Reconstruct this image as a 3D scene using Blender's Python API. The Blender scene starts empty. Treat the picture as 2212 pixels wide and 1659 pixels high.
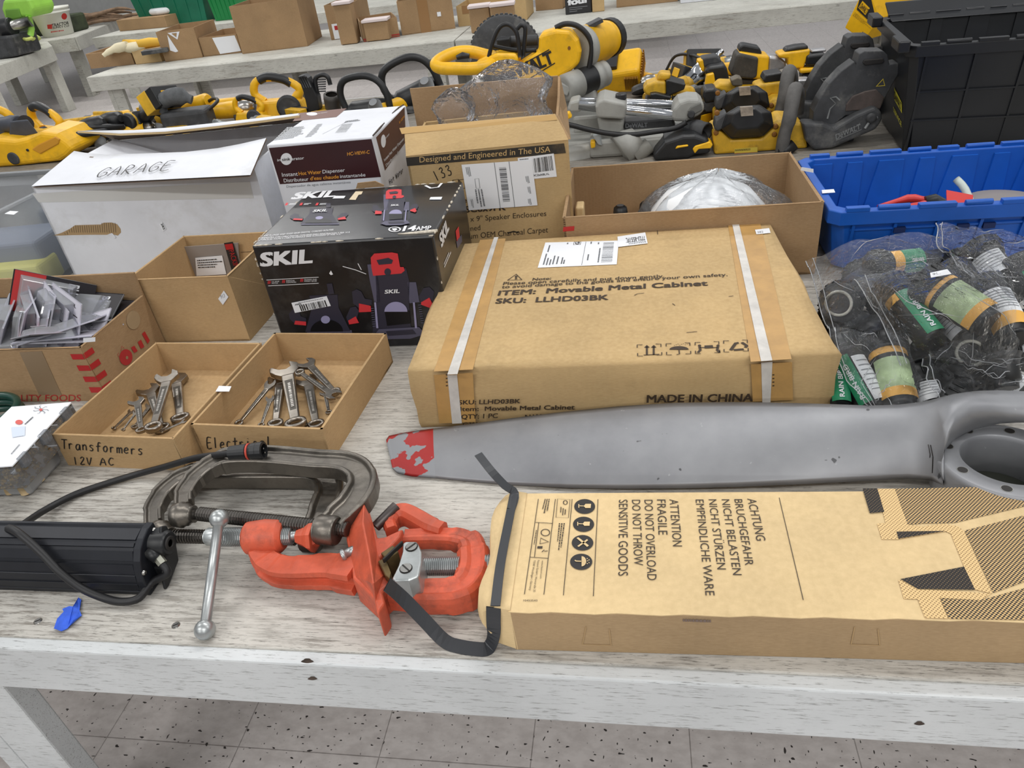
import bpy, bmesh, math, random
from math import radians as R, sin, cos, pi, atan2, sqrt, hypot
from mathutils import Vector as V, Matrix as M, Euler
rnd = random.Random(7)
SC = bpy.context.scene
COL = SC.collection
# ------------------------------------------------------------------ camera
W, H, FF = 2212, 1659, 1560.0
_yaw, _pit, _rol = R(-11.64), R(33.31), R(-7.464)
CAM = V((0, 0, 1.43))
_f = V((sin(_yaw)*cos(_pit), cos(_yaw)*cos(_pit), -sin(_pit)))
_r0 = V((cos(_yaw), -sin(_yaw), 0)); _u0 = _r0.cross(_f)
_r = cos(_rol)*_r0 + sin(_rol)*_u0
_u = -sin(_rol)*_r0 + cos(_rol)*_u0
cd = bpy.data.cameras.new('camera'); cam = bpy.data.objects.new('camera', cd); COL.objects.link(cam)
cd.sensor_width = 36; cd.lens = 36*FF/W; cd.clip_start = 0.02; cd.clip_end = 100
cam.matrix_world = M(((_r.x, _u.x, -_f.x, 0), (_r.y, _u.y, -_f.y, 0), (_r.z, _u.z, -_f.z, 1.43), (0, 0, 0, 1)))
SC.camera = cam
# ------------------------------------------------------------------ light and exposure
SC.view_settings.view_transform = 'Standard'; SC.view_settings.look = 'None'
SC.view_settings.exposure = 0.0; SC.view_settings.gamma = 1.0; SC.view_settings.use_curve_mapping = False
wd = bpy.data.worlds.new('hall_ambient'); SC.world = wd; wd.use_nodes = True
_bg = wd.node_tree.nodes['Background']; _bg.inputs[0].default_value = (0.93, 0.96, 1.0, 1); _bg.inputs[1].default_value = 0.40
def strip_light(name, loc, sx, sy, watts, col=(1.0, 0.985, 0.96)):
    ld = bpy.data.lights.new(name, 'AREA'); ld.shape = 'RECTANGLE'; ld.size = sx; ld.size_y = sy
    ld.energy = watts; ld.color = col
    o = bpy.data.objects.new(name, ld); COL.objects.link(o); o.location = loc
    return o
for i, (lx, ly, w_) in enumerate(((-3.4, 1.2, 34), (0.3, 2.0, 40), (3.4, 1.2, 34), (-3.2, 5.0, 42), (0.6, 5.4, 36), (3.8, 5.4, 36), (-6.8, 4.5, 50), (-1.2, 10.4, 46), (-6.5, 9.5, 60), (-4.2, 7.6, 46), (-2.4, -1.5, 52), (1.2, -1.7, 52), (-3.0, -4.6, 80), (2.2, -4.6, 80))):
    strip_light('ceiling_tube_light', (lx, ly, 3.7), 2.4, 0.22, w_)
# ------------------------------------------------------------------ projection helpers (photo pixel -> point of the place)
def ray(px, py): return (px - W/2)/FF*_r - (py - H/2)/FF*_u + _f
def P(px, py, z=0.69):
    d = ray(px, py); return CAM + d*((z - CAM.z)/d.z)
def PY(px, py, y):
    d = ray(px, py); return CAM + d*((y - CAM.y)/d.y)
def PP(px, py, p0, n):
    d = ray(px, py); return CAM + d*((p0 - CAM).dot(n)/d.dot(n))
TZ = 0.69
# ------------------------------------------------------------------ materials
def lin(c):
    r = []
    for x in c[:3]:
        x /= 255.0; r.append(x/12.92 if x <= 0.04045 else ((x+0.055)/1.055)**2.4)
    return (*r, 1)
def _nt(name):
    m = bpy.data.materials.new(name); m.use_nodes = True
    nt = m.node_tree; return m, nt, nt.nodes['Principled BSDF']
def _n(nt, t, **kw):
    n = nt.nodes.new(t)
    for k, v in kw.items():
        if k in n.inputs: n.inputs[k].default_value = v
        else: setattr(n, k, v)
    return n
def _coord(nt, scale=(1, 1, 1), rot=(0, 0, 0), kind='Object'):
    tc = _n(nt, 'ShaderNodeTexCoord'); mp = _n(nt, 'ShaderNodeMapping')
    mp.inputs['Scale'].default_value = scale; mp.inputs['Rotation'].default_value = rot
    nt.links.new(tc.outputs[kind], mp.inputs[0]); return mp.outputs[0]
def _noise(nt, co, scale, detail=4, rough=0.6):
    n = _n(nt, 'ShaderNodeTexNoise'); n.inputs['Scale'].default_value = scale
    n.inputs['Detail'].default_value = detail; n.inputs['Roughness'].default_value = rough
    nt.links.new(co, n.inputs['Vector']); return n.outputs['Fac']
def _ramp(nt, fac, stops):
    r = _n(nt, 'ShaderNodeValToRGB'); e = r.color_ramp.elements
    while len(e) < len(stops): e.new(0.5)
    for k, (p, c) in enumerate(stops): e[k].position = p; e[k].color = c if len(c) == 4 else lin(c)
    nt.links.new(fac, r.inputs[0]); return r.outputs[0]
def _mix(nt, fac, a, b, mode='MIX'):
    n = _n(nt, 'ShaderNodeMixRGB', blend_type=mode)
    for s, x in ((0, fac), (1, a), (2, b)):
        if isinstance(x, (int, float)): n.inputs[s].default_value = x
        elif isinstance(x, tuple): n.inputs[s].default_value = x if len(x) == 4 else lin(x)
        else: nt.links.new(x, n.inputs[s])
    return n.outputs[0]
def _bump(nt, h, strength, dist, bsdf):
    b = _n(nt, 'ShaderNodeBump'); b.inputs['Strength'].default_value = strength; b.inputs['Distance'].default_value = dist
    nt.links.new(h, b.inputs['Height']); nt.links.new(b.outputs[0], bsdf.inputs['Normal'])
G = (0, 0, 0, 1); WH = (1, 1, 1, 1)
MATS = {}
def mat(name, c, rough=0.5, metal=0.0, var=0.0, vs=6.0, bump=0.0, bs=60.0, spec=None, coat=0.0, alpha=None, dirt=None, dsc=9.0, damt=0.5):
    """plain procedural material: base colour with soft mottling, optional dirt patches and bump"""
    if name in MATS: return MATS[name]
    m, nt, b = _nt(name); b.inputs['Roughness'].default_value = rough; b.inputs['Metallic'].default_value = metal
    if spec is not None: b.inputs['Specular IOR Level'].default_value = spec
    if coat: b.inputs['Coat Weight'].default_value = coat; b.inputs['Coat Roughness'].default_value = 0.12
    b.inputs['Base Color'].default_value = lin(c)
    if var or bump or dirt:
        co = _coord(nt)
        col = lin(c)
        if var:
            f = _noise(nt, co, vs, 5)
            lo = lin([max(0, x*(1-var)) for x in c]); hi = lin([min(255, x*(1+var*0.8)) for x in c])
            col = _ramp(nt, f, [(0.3, lo), (0.7, hi)])
        if dirt:
            f2 = _noise(nt, co, dsc, 6, 0.7)
            msk = _ramp(nt, f2, [(0.52, G), (0.72, (damt, damt, damt, 1))])
            col = _mix(nt, msk, col, dirt)
        if not isinstance(col, tuple): nt.links.new(col, b.inputs['Base Color'])
        if bump: _bump(nt, _noise(nt, co, bs, 3), bump, 0.002, b)
    MATS[name] = m; return m
def cardboard(name, c, rot=0, flute=230, axis='X', damt=0.35):
    if name in MATS: return MATS[name]
    m, nt, b = _nt(name); b.inputs['Roughness'].default_value = 0.82; b.inputs['Specular IOR Level'].default_value = 0.25
    co = _coord(nt)
    f = _noise(nt, co, 5, 5); lo = lin([x*0.93 for x in c]); hi = lin([min(255, x*1.05) for x in c])
    col = _ramp(nt, f, [(0.3, lo), (0.7, hi)])
    fib = _noise(nt, _coord(nt, (40, 40, 300)), 3, 3)
    col = _mix(nt, 0.10, col, _ramp(nt, fib, [(0.3, (90, 65, 35)), (0.7, (235, 210, 170))]))
    msk = _ramp(nt, _noise(nt, co, 7, 8, 0.75), [(0.56, G), (0.78, (damt, damt, damt, 1))])
    col = _mix(nt, msk, col, tuple(x*0.72 for x in c))
    nt.links.new(col, b.inputs['Base Color'])
    wv = _n(nt, 'ShaderNodeTexWave', wave_type='BANDS', bands_direction=axis); wv.inputs['Scale'].default_value = flute/6.28
    wv.inputs['Distortion'].default_value = 1.5; wv.inputs['Detail'].default_value = 1
    nt.links.new(co, wv.inputs['Vector']); _bump(nt, wv.outputs['Fac'], 0.10, 0.0012, b)
    MATS[name] = m; return m
def clear_plastic(name, tint=(255, 255, 255), haze=0.10, rough=0.08, gl=1.45, bumps=0.0, bsc=20):
    """thin clear film or rigid clear plastic: see-through with a film of haze and sharp reflections"""
    if name in MATS: return MATS[name]
    m, nt, b = _nt(name); nt.nodes.remove(b); out = nt.nodes['Material Output']
    tr = _n(nt, 'ShaderNodeBsdfTransparent'); tr.inputs[0].default_value = lin(tint)
    gs = _n(nt, 'ShaderNodeBsdfGlossy'); gs.inputs['Roughness'].default_value = rough
    df = _n(nt, 'ShaderNodeBsdfDiffuse'); df.inputs[0].default_value = lin((235, 238, 242))
    mx = _n(nt, 'ShaderNodeMixShader'); mx.inputs[0].default_value = haze
    fr = _n(nt, 'ShaderNodeFresnel'); fr.inputs[0].default_value = gl
    m2 = _n(nt, 'ShaderNodeMixShader')
    nt.links.new(tr.outputs[0], mx.inputs[1]); nt.links.new(df.outputs[0], mx.inputs[2])
    nt.links.new(fr.outputs[0], m2.inputs[0]); nt.links.new(mx.outputs[0], m2.inputs[1]); nt.links.new(gs.outputs[0], m2.inputs[2])
    nt.links.new(m2.outputs[0], out.inputs[0])
    if bumps:
        bp = _n(nt, 'ShaderNodeBump'); bp.inputs['Strength'].default_value = bumps; bp.inputs['Distance'].default_value = 0.01
        nz = _noise(nt, _coord(nt), bsc, 3, 0.55)
        nt.links.new(nz, bp.inputs['Height'])
        for s in (gs, fr, df): nt.links.new(bp.outputs[0], s.inputs['Normal'])
    MATS[name] = m; return m
def wood_white(name, base, dark, sc=(3, 60, 60), lo=0.46, hi=0.60, blot=(120, 116, 110)):
    """old white paint on wood: grain along x shows dark through the worn paint"""
    if name in MATS: return MATS[name]
    m, nt, b = _nt(name); b.inputs['Roughness'].default_value = 0.62; b.inputs['Specular IOR Level'].default_value = 0.3
    g1 = _noise(nt, _coord(nt, sc), 2.2, 9, 0.72)
    g2 = _noise(nt, _coord(nt, (sc[0]*3, sc[1]*3, sc[2]*3)), 2.6, 6, 0.7)
    p = _noise(nt, _coord(nt), 3.2, 6, 0.65)
    col = _ramp(nt, p, [(0.32, tuple(x*0.90 for x in base)), (0.66, base)])
    wm = _ramp(nt, g1, [(lo, WH), (hi, G)])
    pm = _ramp(nt, p, [(0.35, (0.85, 0.85, 0.85, 1)), (0.68, (0.18, 0.18, 0.18, 1))])
    k = _mix(nt, 1.0, wm, pm, 'MULTIPLY')
    col = _mix(nt, k, col, dark)
    fm = _ramp(nt, g2, [(0.34, (0.75, 0.75, 0.75, 1)), (0.44, G)])
    col = _mix(nt, fm, col, tuple(x*0.6 for x in dark))
    bm = _ramp(nt, _noise(nt, _coord(nt, (1, 1.6, 1)), 2.1, 9, 0.72), [(0.55, G), (0.75, (0.55, 0.55, 0.55, 1))])
    col = _mix(nt, bm, col, blot)
    nt.links.new(col, b.inputs['Base Color']); _bump(nt, g1, 0.25, 0.002, b)
    MATS[name] = m; return m
def halftone(name, paper, ink, size, fill):
    if name in MATS: return MATS[name]
    m, nt, b = _nt(name); b.inputs['Roughness'].default_value = 0.8
    sep = _n(nt, 'ShaderNodeSeparateXYZ'); nt.links.new(_coord(nt, (1/size, 1/size, 1/size), (0, 0, R(45))), sep.inputs[0])
    def tri(o):
        s = _n(nt, 'ShaderNodeMath', operation='SINE'); q = _n(nt, 'ShaderNodeMath', operation='MULTIPLY'); q.inputs[1].default_value = 2*pi
        nt.links.new(o, q.inputs[0]); nt.links.new(q.outputs[0], s.inputs[0]); return s.outputs[0]
    a = _n(nt, 'ShaderNodeMath', operation='ADD'); nt.links.new(tri(sep.outputs[0]), a.inputs[0]); nt.links.new(tri(sep.outputs[1]), a.inputs[1])
    g = _n(nt, 'ShaderNodeMath', operation='LESS_THAN'); g.inputs[1].default_value = fill; nt.links.new(a.outputs[0], g.inputs[0])
    nt.links.new(_mix(nt, g.outputs[0], paper, ink), b.inputs['Base Color']); MATS[name] = m; return m
# ------------------------------------------------------------------ mesh builder
class MB:
    def __init__(s): s.v = []; s.f = []; s.mi = []; s.mats = []; s.sm = []
    def add(s, vs, fs, m, smooth=False):
        if m not in s.mats: s.mats.append(m)
        k = s.mats.index(m); n = len(s.v); s.v += [V(x) for x in vs]
        for f in fs: s.f.append([i+n for i in f]); s.mi.append(k); s.sm.append(smooth)
        return s
    def box(s, c, size, m, rot=None):
        c = V(c); hx, hy, hz = size[0]/2, size[1]/2, size[2]/2
        if rot is None: rm = M.Identity(3)
        elif isinstance(rot, (int, float)): rm = M.Rotation(rot, 3, 'Z')
        elif isinstance(rot, tuple): rm = Euler(rot).to_matrix()
        else: rm = rot
        vs = [c + rm @ V((x*hx, y*hy, z*hz)) for z in (-1, 1) for x, y in ((-1, -1), (1, -1), (1, 1), (-1, 1))]
        return s.add(vs, [(3, 2, 1, 0), (4, 5, 6, 7), (0, 1, 5, 4), (1, 2, 6, 5), (2, 3, 7, 6), (3, 0, 4, 7)], m)
    def prism(s, bot, top, m, caps=(1, 1), smooth=False):
        n = len(bot); fs = [(i, (i+1) % n, n+(i+1) % n, n+i) for i in range(n)]
        if caps[0]: fs.append(tuple(range(n-1, -1, -1)))
        if caps[1]: fs.append(tuple(range(n, 2*n)))
        return s.add(list(bot)+list(top), fs, m, smooth)
    def ext(s, poly, vec, m):
        poly = [V(p) for p in poly]; vec = V(vec)
        a = V((0, 0, 0))
        for i in range(len(poly)): a += poly[i].cross(poly[(i+1) % len(poly)])
        if a.dot(vec) < 0: poly.reverse()
        return s.prism(poly, [p+vec for p in poly], m)
    def poly(s, pts, m): return s.add(pts, [tuple(range(len(pts)))], m)
    def grid(s, rows, m, smooth=True, closed=False):
        n = len(rows[0]); fs = []
        for j in range(len(rows)-1):
            for i in range(n if closed else n-1):
                a = j*n+i; b = j*n+(i+1) % n; fs.append((a, b, b+n, a+n))
        return s.add([p for r in rows for p in r], fs, m, smooth)
    def frames(s, path, closed=False):
        path = [V(p) for p in path]; n = len(path); ts = []
        for i in range(n):
            a = path[(i-1) % n] if closed or i else path[i]; b = path[(i+1) % n] if closed or i < n-1 else path[i]
            t = b-a; ts.append(t.normalized() if t.length > 1e-9 else V((0, 0, 1)))
        return path, ts
    def tube(s, path, r, m, seg=10, closed=False, caps=True, smooth=True, sub=0):
        if sub: path = smooth_path(path, sub, closed)
        path, ts = s.frames(path, closed); n = len(path)
        if not isinstance(r, (list, tuple)): r = [r]*n
        elif len(r) != n: r = [r[0]+(r[-1]-r[0])*i/(n-1) for i in range(n)] if len(r) == 2 else [r[min(len(r)-1, int(i*len(r)/n))] for i in range(n)]
        ref = V((0, 0, 1)) if abs(ts[0].z) < 0.9 else V((1, 0, 0))
        u = ts[0].cross(ref).normalized(); rows = []
        for i in range(n):
            u = (u - ts[i]*u.dot(ts[i])).normalized(); w = ts[i].cross(u)
            rows.append([path[i] + (u*cos(2*pi*k/seg) + w*sin(2*pi*k/seg))*r[i] for k in range(seg)])
        if closed: rows.append(rows[0])
        s.grid(rows, m, smooth, True)
        if caps and not closed:
            s.add(rows[0], [tuple(range(seg))], m); s.add(rows[-1], [tuple(range(seg-1, -1, -1))], m)
        return s
    def cyl(s, a, b, r1, m, r2=None, seg=20, smooth=True): return s.tube([a, b], [r1, r1 if r2 is None else r2], m, seg, smooth=smooth)
    def lathe(s, a, axis, prof, m, seg=24, smooth=True, caps=True):
        a = V(a); ax = V(axis).normalized(); ref = V((0, 0, 1)) if abs(ax.z) < 0.9 else V((1, 0, 0))
        u = ax.cross(ref).normalized(); w = ax.cross(u)
        rows = [[a+ax*t+(u*cos(2*pi*k/seg)+w*sin(2*pi*k/seg))*r for k in range(seg)] for t, r in prof]
        s.grid(rows, m, smooth, True)
        if caps:
            s.add(rows[0], [tuple(range(seg))], m); s.add(rows[-1], [tuple(range(seg-1, -1, -1))], m)
        return s
    def sphere(s, c, r, m, seg=14, ring=9, sc=(1, 1, 1)):
        c = V(c); rows = [[c+V((r*sc[0]*sin(pi*j/ring)*cos(2*pi*k/seg), r*sc[1]*sin(pi*j/ring)*sin(2*pi*k/seg), -r*sc[2]*cos(pi*j/ring))) for k in range(seg)] for j in range(ring+1)]
        return s.grid(rows, m, True, True)
    def sweep(s, path, sec, m, up=(0, 0, 1), closed=False, smooth=False, sub=0, scales=None):
        """sec: closed polygon of (side, up) offsets carried along the path"""
        if sub: path = smooth_path(path, sub, closed)
        path, ts = s.frames(path, closed); up = V(up); rows = []
        for i, p in enumerate(path):
            sd = ts[i].cross(up).normalized(); uu = sd.cross(ts[i]).normalized(); k = scales[min(len(scales)-1, int(i*len(scales)/len(path)))] if scales else 1
            rows.append([p+sd*a*k+uu*b*k for a, b in sec])
        if closed: rows.append(rows[0])
        s.grid(rows, m, smooth, True); n = len(sec)
        if not closed: s.add(rows[0], [tuple(range(n))], m); s.add(rows[-1], [tuple(range(n-1, -1, -1))], m)
        return s
    def thread(s, a, b, r, m, pitch, seg=14, depth=0.14):
        a, b = V(a), V(b); L = (b-a).length; n = max(2, int(L/pitch)); prof = []
        for i in range(n):
            t = L*i/n; prof += [(t, r*(1-depth)), (t+L/n*0.3, r), (t+L/n*0.6, r), (t+L/n*0.9, r*(1-depth))]
        return s.lathe(a, b-a, prof, m, seg, smooth=False)
    def ribbon(s, pts, w, n, m, closed=False):
        """flat stroke of width w lying in the plane of normal n"""
        pts = [V(p) for p in pts]; n = V(n); rows = []
        _, ts = s.frames(pts, closed)
        for p, t in zip(pts, ts):
            sd = t.cross(n).normalized()*w/2; rows.append([p-sd, p+sd])
        if closed: rows.append(rows[0])
        return s.grid(rows, m, False)
    def obj(s, name, parent=None, bevel=0, seg=2, label=None, kind=None, ang=35, sub=0):
        me = bpy.data.meshes.new(name); off = V((0, 0, 0)); p = parent
        while p is not None: off += p.location; p = p.parent
        if parent is None: off = sum(s.v, V((0, 0, 0)))/len(s.v); off.z = min(v.z for v in s.v)
        me.from_pydata([tuple(v-off) for v in s.v], [], s.f)
        for m in s.mats: me.materials.append(m)
        me.polygons.foreach_set('material_index', s.mi); me.polygons.foreach_set('use_smooth', s.sm)
        bm = bmesh.new(); bm.from_mesh(me); bmesh.ops.remove_doubles(bm, verts=bm.verts, dist=1e-5)
        if bevel or sub: bmesh.ops.recalc_face_normals(bm, faces=bm.faces)
        bm.to_mesh(me); bm.free(); me.update()
        o = bpy.data.objects.new(name, me); COL.objects.link(o)
        if parent is not None: o.parent = parent
        else: o.location = off
        if bevel:
            b = o.modifiers.new('edge_rounding', 'BEVEL'); b.width = bevel; b.segments = seg; b.limit_method = 'ANGLE'; b.angle_limit = R(ang)
            b.harden_normals = False
        if sub:
            q = o.modifiers.new('smoothing', 'SUBSURF'); q.levels = sub; q.render_levels = sub
        if label: o['label'] = label
        if kind: o['kind'] = kind
        return o
def smooth_path(path, k=6, closed=False):
    p = [V(q) for q in path]; n = len(p); out = []
    rng = range(n if closed else n-1)
    for i in rng:
        if closed: a, b, c, d = p[(i-1) % n], p[i], p[(i+1) % n], p[(i+2) % n]
        else: a, b, c, d = p[max(0, i-1)], p[i], p[i+1], p[min(n-1, i+2)]
        for j in range(k):
            t = j/k; out.append(0.5*((2*b)+(c-a)*t+(2*a-5*b+4*c-d)*t*t+(3*b-3*c+d-a)*t**3))
    if not closed: out.append(p[-1])
    return out
def thing(name, label, cat, loc=(0, 0, 0), group=None):
    o = bpy.data.objects.new(name, None); COL.objects.link(o); o.location = loc; o.empty_display_size = 0.05
    o['label'] = label; o['category'] = cat
    if group: o['group'] = group
    return o
def tag(o, label, cat, group=None):
    o['label'] = label; o['category'] = cat
    if group: o['group'] = group
    return o
def dup(o, parent=None):
    c = o.copy(); COL.objects.link(c); c.parent = parent
    for ch in list(o.children): dup(ch, c)
    return c
def place(root, loc, rz=0, sc=1, tilt=(0, 0), label=None, group=None):
    root.location = loc; root.rotation_euler = (tilt[0], tilt[1], rz); root.scale = (sc, sc, sc) if isinstance(sc, (int, float)) else sc
    if label: root['label'] = label
    if group: root['group'] = group
    return root
class Proto:
    """first use moves the original, later uses copy it with all its parts"""
    def __init__(s, root): s.root = root; s.used = False
    def put(s, *a, **k):
        o = s.root if not s.used else dup(s.src); 
        if not s.used: s.used = True; s.src = o
        return place(o, *a, **k)
# ------------------------------------------------------------------ lettering
_gl = {}
def glyphs(txt, bold):
    k = (txt, bold)
    if k in _gl: return _gl[k]
    c = bpy.data.curves.new('t', 'FONT'); c.body = txt; c.size = 1; c.offset = bold; c.resolution_u = 3; c.fill_mode = 'FRONT'
    o = bpy.data.objects.new('t', c); me = bpy.data.meshes.new_from_object(o)
    vs = [(v.co.x, v.co.y) for v in me.vertices]; fs = [tuple(p.vertices) for p in me.polygons]
    bpy.data.objects.remove(o); bpy.data.curves.remove(c); bpy.data.meshes.remove(me)
    xs = [v[0] for v in vs]; _gl[k] = (vs, fs, min(xs), max(xs)); return _gl[k]
class Face:
    """a plane of an object; fp() puts a photo pixel onto it"""
    def __init__(s, p, n, lift=0.0009): s.p = V(p); s.n = V(n).normalized(); s.lift = lift
    def __call__(s, px, py, k=1): return PP(px, py, s.p, s.n) + s.n*s.lift*k
def crop(face, ox, oy, sc, k=1): return lambda x, y, k2=k: face(ox+x/sc, oy+y/sc, k2)
def text(mb, txt, A, B, Cc, m, bold=0.0, cap=0.73):
    """A, B: ends of the baseline, Cc: top of the first capital (points of the place)"""
    vs, fs, x0, x1 = glyphs(txt, 0); A = V(A); u = (V(B)-A)/(x1-x0); w = (V(Cc)-A)/cap; k = max(0, bold); nn = u.cross(w).normalized()*6e-5
    for i, (dx, dy) in enumerate(((-k, -k*.6), (k, k*.6), (-k, k*.6), (k, -k*.6)) if k else ((0, 0),)): mb.add([A+u*(x-x0+dx)+w*(y+dy)+nn*i for x, y in vs], fs, m)
PEN = {'T': [[(0, 1), (.9, 1)], [(.45, 1), (.4, 0)]], 'r': [[(.1, .6), (.15, 0)], [(.13, .4), (.35, .6), (.6, .52)]],
 'a': [[(.7, .6), (.3, .6), (.1, .3), (.3, 0), (.6, .15), (.7, .6), (.75, 0)]], 'n': [[(.1, .6), (.12, 0)], [(.12, .4), (.4, .6), (.62, .45), (.65, 0)]],
 's': [[(.65, .55), (.35, .62), (.15, .45), (.6, .22), (.45, 0), (.1, .05)]], 'f': [[(.75, .9), (.5, 1), (.35, .75), (.33, 0)], [(.05, .55), (.7, .6)]],
 'o': [[(.4, .6), (.12, .4), (.2, .05), (.5, 0), (.7, .3), (.55, .58), (.4, .6)]], 'm': [[(.05, .6), (.08, 0)], [(.08, .45), (.28, .6), (.4, .45), (.42, 0)], [(.42, .45), (.65, .6), (.8, .45), (.82, 0)]],
 'e': [[(.12, .3), (.65, .38), (.5, .6), (.2, .5), (.1, .2), (.35, 0), (.68, .1)]], '1': [[(.3, 1), (.4, 0)]], '2': [[(.1, .8), (.4, 1), (.65, .75), (.1, .02), (.75, .05)]],
 'V': [[(.05, 1), (.35, 0), (.75, 1)]], 'A': [[(0, 0), (.4, 1), (.8, 0)], [(.15, .38), (.7, .38)]], 'C': [[(.75, .85), (.4, 1), (.1, .5), (.35, 0), (.75, .12)]],
 'E': [[(.75, 1), (.1, 1), (.12, 0), (.8, .02)], [(.1, .52), (.65, .55)]], 'l': [[(.3, 1), (.35, 0)]], 'c': [[(.65, .52), (.3, .6), (.12, .3), (.3, 0), (.68, .08)]],
 't': [[(.35, .95), (.38, 0)], [(.02, .6), (.75, .64)]], 'i': [[(.3, .6), (.33, 0)], [(.3, .8), (.32, .84)]], 'G': [[(.8, .85), (.4, 1), (.05, .5), (.3, 0), (.75, .15), (.75, .45), (.45, .42)]],
 'R': [[(.1, 0), (.1, 1), (.6, .9), (.55, .55), (.15, .5), (.75, 0)]], '3': [[(.1, .9), (.5, 1), (.6, .75), (.3, .55), (.65, .35), (.5, .02), (.05, .08)]],
 'H': [[(.1, 1), (.1, 0)], [(.7, 1), (.7, 0)], [(.1, .5), (.7, .5)]], 'W': [[(0, 1), (.2, 0), (.4, .8), (.6, 0), (.85, 1)]]}
def pen(mb, txt, A, B, Cc, n, w, m):
    A = V(A); u = (V(B)-A)/len(txt); q = V(Cc)-A
    for i, ch in enumerate(txt):
        for st in PEN.get(ch, []):
            pts = [A+u*(i+x*0.92)+q*(y+0.03*sin(i*2.3)) for x, y in st]
            mb.ribbon(smooth_path(pts, 3) if len(pts) > 2 else pts, w, n, m)
def bars(mb, q, n, m, seed=1, vert=True):
    """bar code: stripes across the quad q (four points of the place)"""
    rg = random.Random(seed); a, b, c, d = [V(x) for x in q]; t = 0
    while t < 1:
        w = rg.choice((0.4, 0.7, 1.2))/n; t2 = min(1, t+w)
        mb.poly([a+(b-a)*t, a+(b-a)*t2, d+(c-d)*t2, d+(c-d)*t], m); t = t2+rg.choice((0.4, 0.7, 1.1))/n
def scribble(mb, q, rows, m, seed=1, fill=0.75, h=0.45):
    """rows of unreadably small print inside the quad q"""
    rg = random.Random(seed); a, b, c, d = [V(x) for x in q]
    for j in range(rows):
        v0 = (j+0.2)/rows; v1 = v0+h/rows; t = 0; e = rg.uniform(fill*0.6, 1)
        while t < e:
            w = rg.uniform(0.03, 0.09); t2 = min(e, t+w)
            l = lambda x, y: (a+(b-a)*x)*(1-y)+(d+(c-d)*x)*y
            mb.poly([l(t, v0), l(t2, v0), l(t2, v1), l(t, v1)], m); t = t2+0.018
def ell(face, cx, cy, rx, ry, k=1, n=28, a0=0, a1=2*pi, rot=0):
    return [face(cx+rx*cos(a)*cos(rot)-ry*sin(a)*sin(rot), cy+rx*cos(a)*sin(rot)+ry*sin(a)*cos(rot), k) for a in [a0+(a1-a0)*i/n for i in range(n if a1-a0 > 6.2 else n+1)]]
# ------------------------------------------------------------------ cartons
class Carton:
    """upright box fitted to the four rim corners (FL, FR, BR, BL) seen in the photo at height z1"""
    def __init__(s, pix, z1, z0=TZ, w=None, d=None, ang=None, keep='FL'):
        p = [P(*q, z1) for q in pix]
        wv = (p[1]-p[0]+p[2]-p[3])/2; dv = (p[3]-p[0]+p[2]-p[1])/2
        a = atan2(wv.y, wv.x) if ang is None else ang
        s.u = V((cos(a), sin(a), 0)); s.v = V((-sin(a), cos(a), 0))
        s.w = wv.length if w is None else w; s.d = abs(dv.dot(s.v)) if d is None else d
        c = (p[0]+p[1]+p[2]+p[3])/4
        if keep == 'FL': c = p[0]+s.u*s.w/2+s.v*s.d/2
        elif keep == 'FR': c = p[1]-s.u*s.w/2+s.v*s.d/2
        elif keep == 'F': c = (p[0]+p[1])/2+s.v*s.d/2
        s.c = V((c.x, c.y, 0)); s.z0 = z0; s.z1 = z1; s.a = a
        s.front = Face(s.at(0, -1, z0), -s.v); s.back = Face(s.at(0, 1, z0), s.v); s.right = Face(s.at(1, 0, z0), s.u); s.left = Face(s.at(-1, 0, z0), -s.u)
        s.top = Face(s.at(0, 0, z1), (0, 0, 1))
    def at(s, i, j, z): return s.c + s.u*s.w/2*i + s.v*s.d/2*j + V((0, 0, z))
    def root(s, name, label, cat='box', group=None):
        s.r = thing(name, label, cat, s.at(0, 0, s.z0), group); return s.r
    def solid(s, m, bevel=0.004, name='body', bulge=0.0):
        mb = MB(); mb.prism([s.at(i, j, s.z0) for i, j in ((-1, -1), (1, -1), (1, 1), (-1, 1))], [s.at(i, j, s.z1) for i, j in ((-1, -1), (1, -1), (1, 1), (-1, 1))], m)
        return mb.obj(name, s.r, bevel=bevel)
    def tray(s, m, t=0.004, name='body', bevel=0.0012, mi=None, h=(0, 0, 0, 0)):
        """open box: floor and four walls of thickness t (h: extra wall heights front, right, back, left)"""
        mb = MB(); i0 = 1-2*t/s.w; j0 = 1-2*t/s.d; z0, z1 = s.z0, s.z1; mi = mi or m
        def wall(o, i, dz):
            mb.prism([o[0](z0), o[1](z0), i[1](z0), i[0](z0)], [o[0](z1+dz), o[1](z1+dz), i[1](z1+dz), i[0](z1+dz)], m)
        f = lambda a, b: (lambda z: s.at(a, b, z))
        wall((f(-1, -1), f(1, -1)), (f(-1, -j0), f(1, -j0)), h[0]); wall((f(1, -1), f(1, 1)), (f(i0, -1), f(i0, 1)), h[1])
        wall((f(1, 1), f(-1, 1)), (f(1, j0), f(-1, j0)), h[2]); wall((f(-1, 1), f(-1, -1)), (f(-i0, 1), f(-i0, -1)), h[3])
        mb.prism([s.at(i, j, z0) for i, j in ((-1, -1), (1, -1), (1, 1), (-1, 1))], [s.at(i, j, z0+t) for i, j in ((-1, -1), (1, -1), (1, 1), (-1, 1))], mi)
        return mb.obj(name, s.r, bevel=bevel)
def sticker(parent, q, m=None, name='price_sticker', th=0.0006, n=None):
    n = V(n) if n is not None else (V(q[1])-V(q[0])).cross(V(q[3])-V(q[0])).normalized()
    mb = MB(); mb.ext([V(x) for x in q], n*th, m or M_['paper']); return mb.obj(name, parent)
M_ = {}
M_['paper'] = mat('white_paper', (232, 234, 238), 0.6)
M_['ink'] = mat('black_ink', (34, 31, 29), 0.6)
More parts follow.
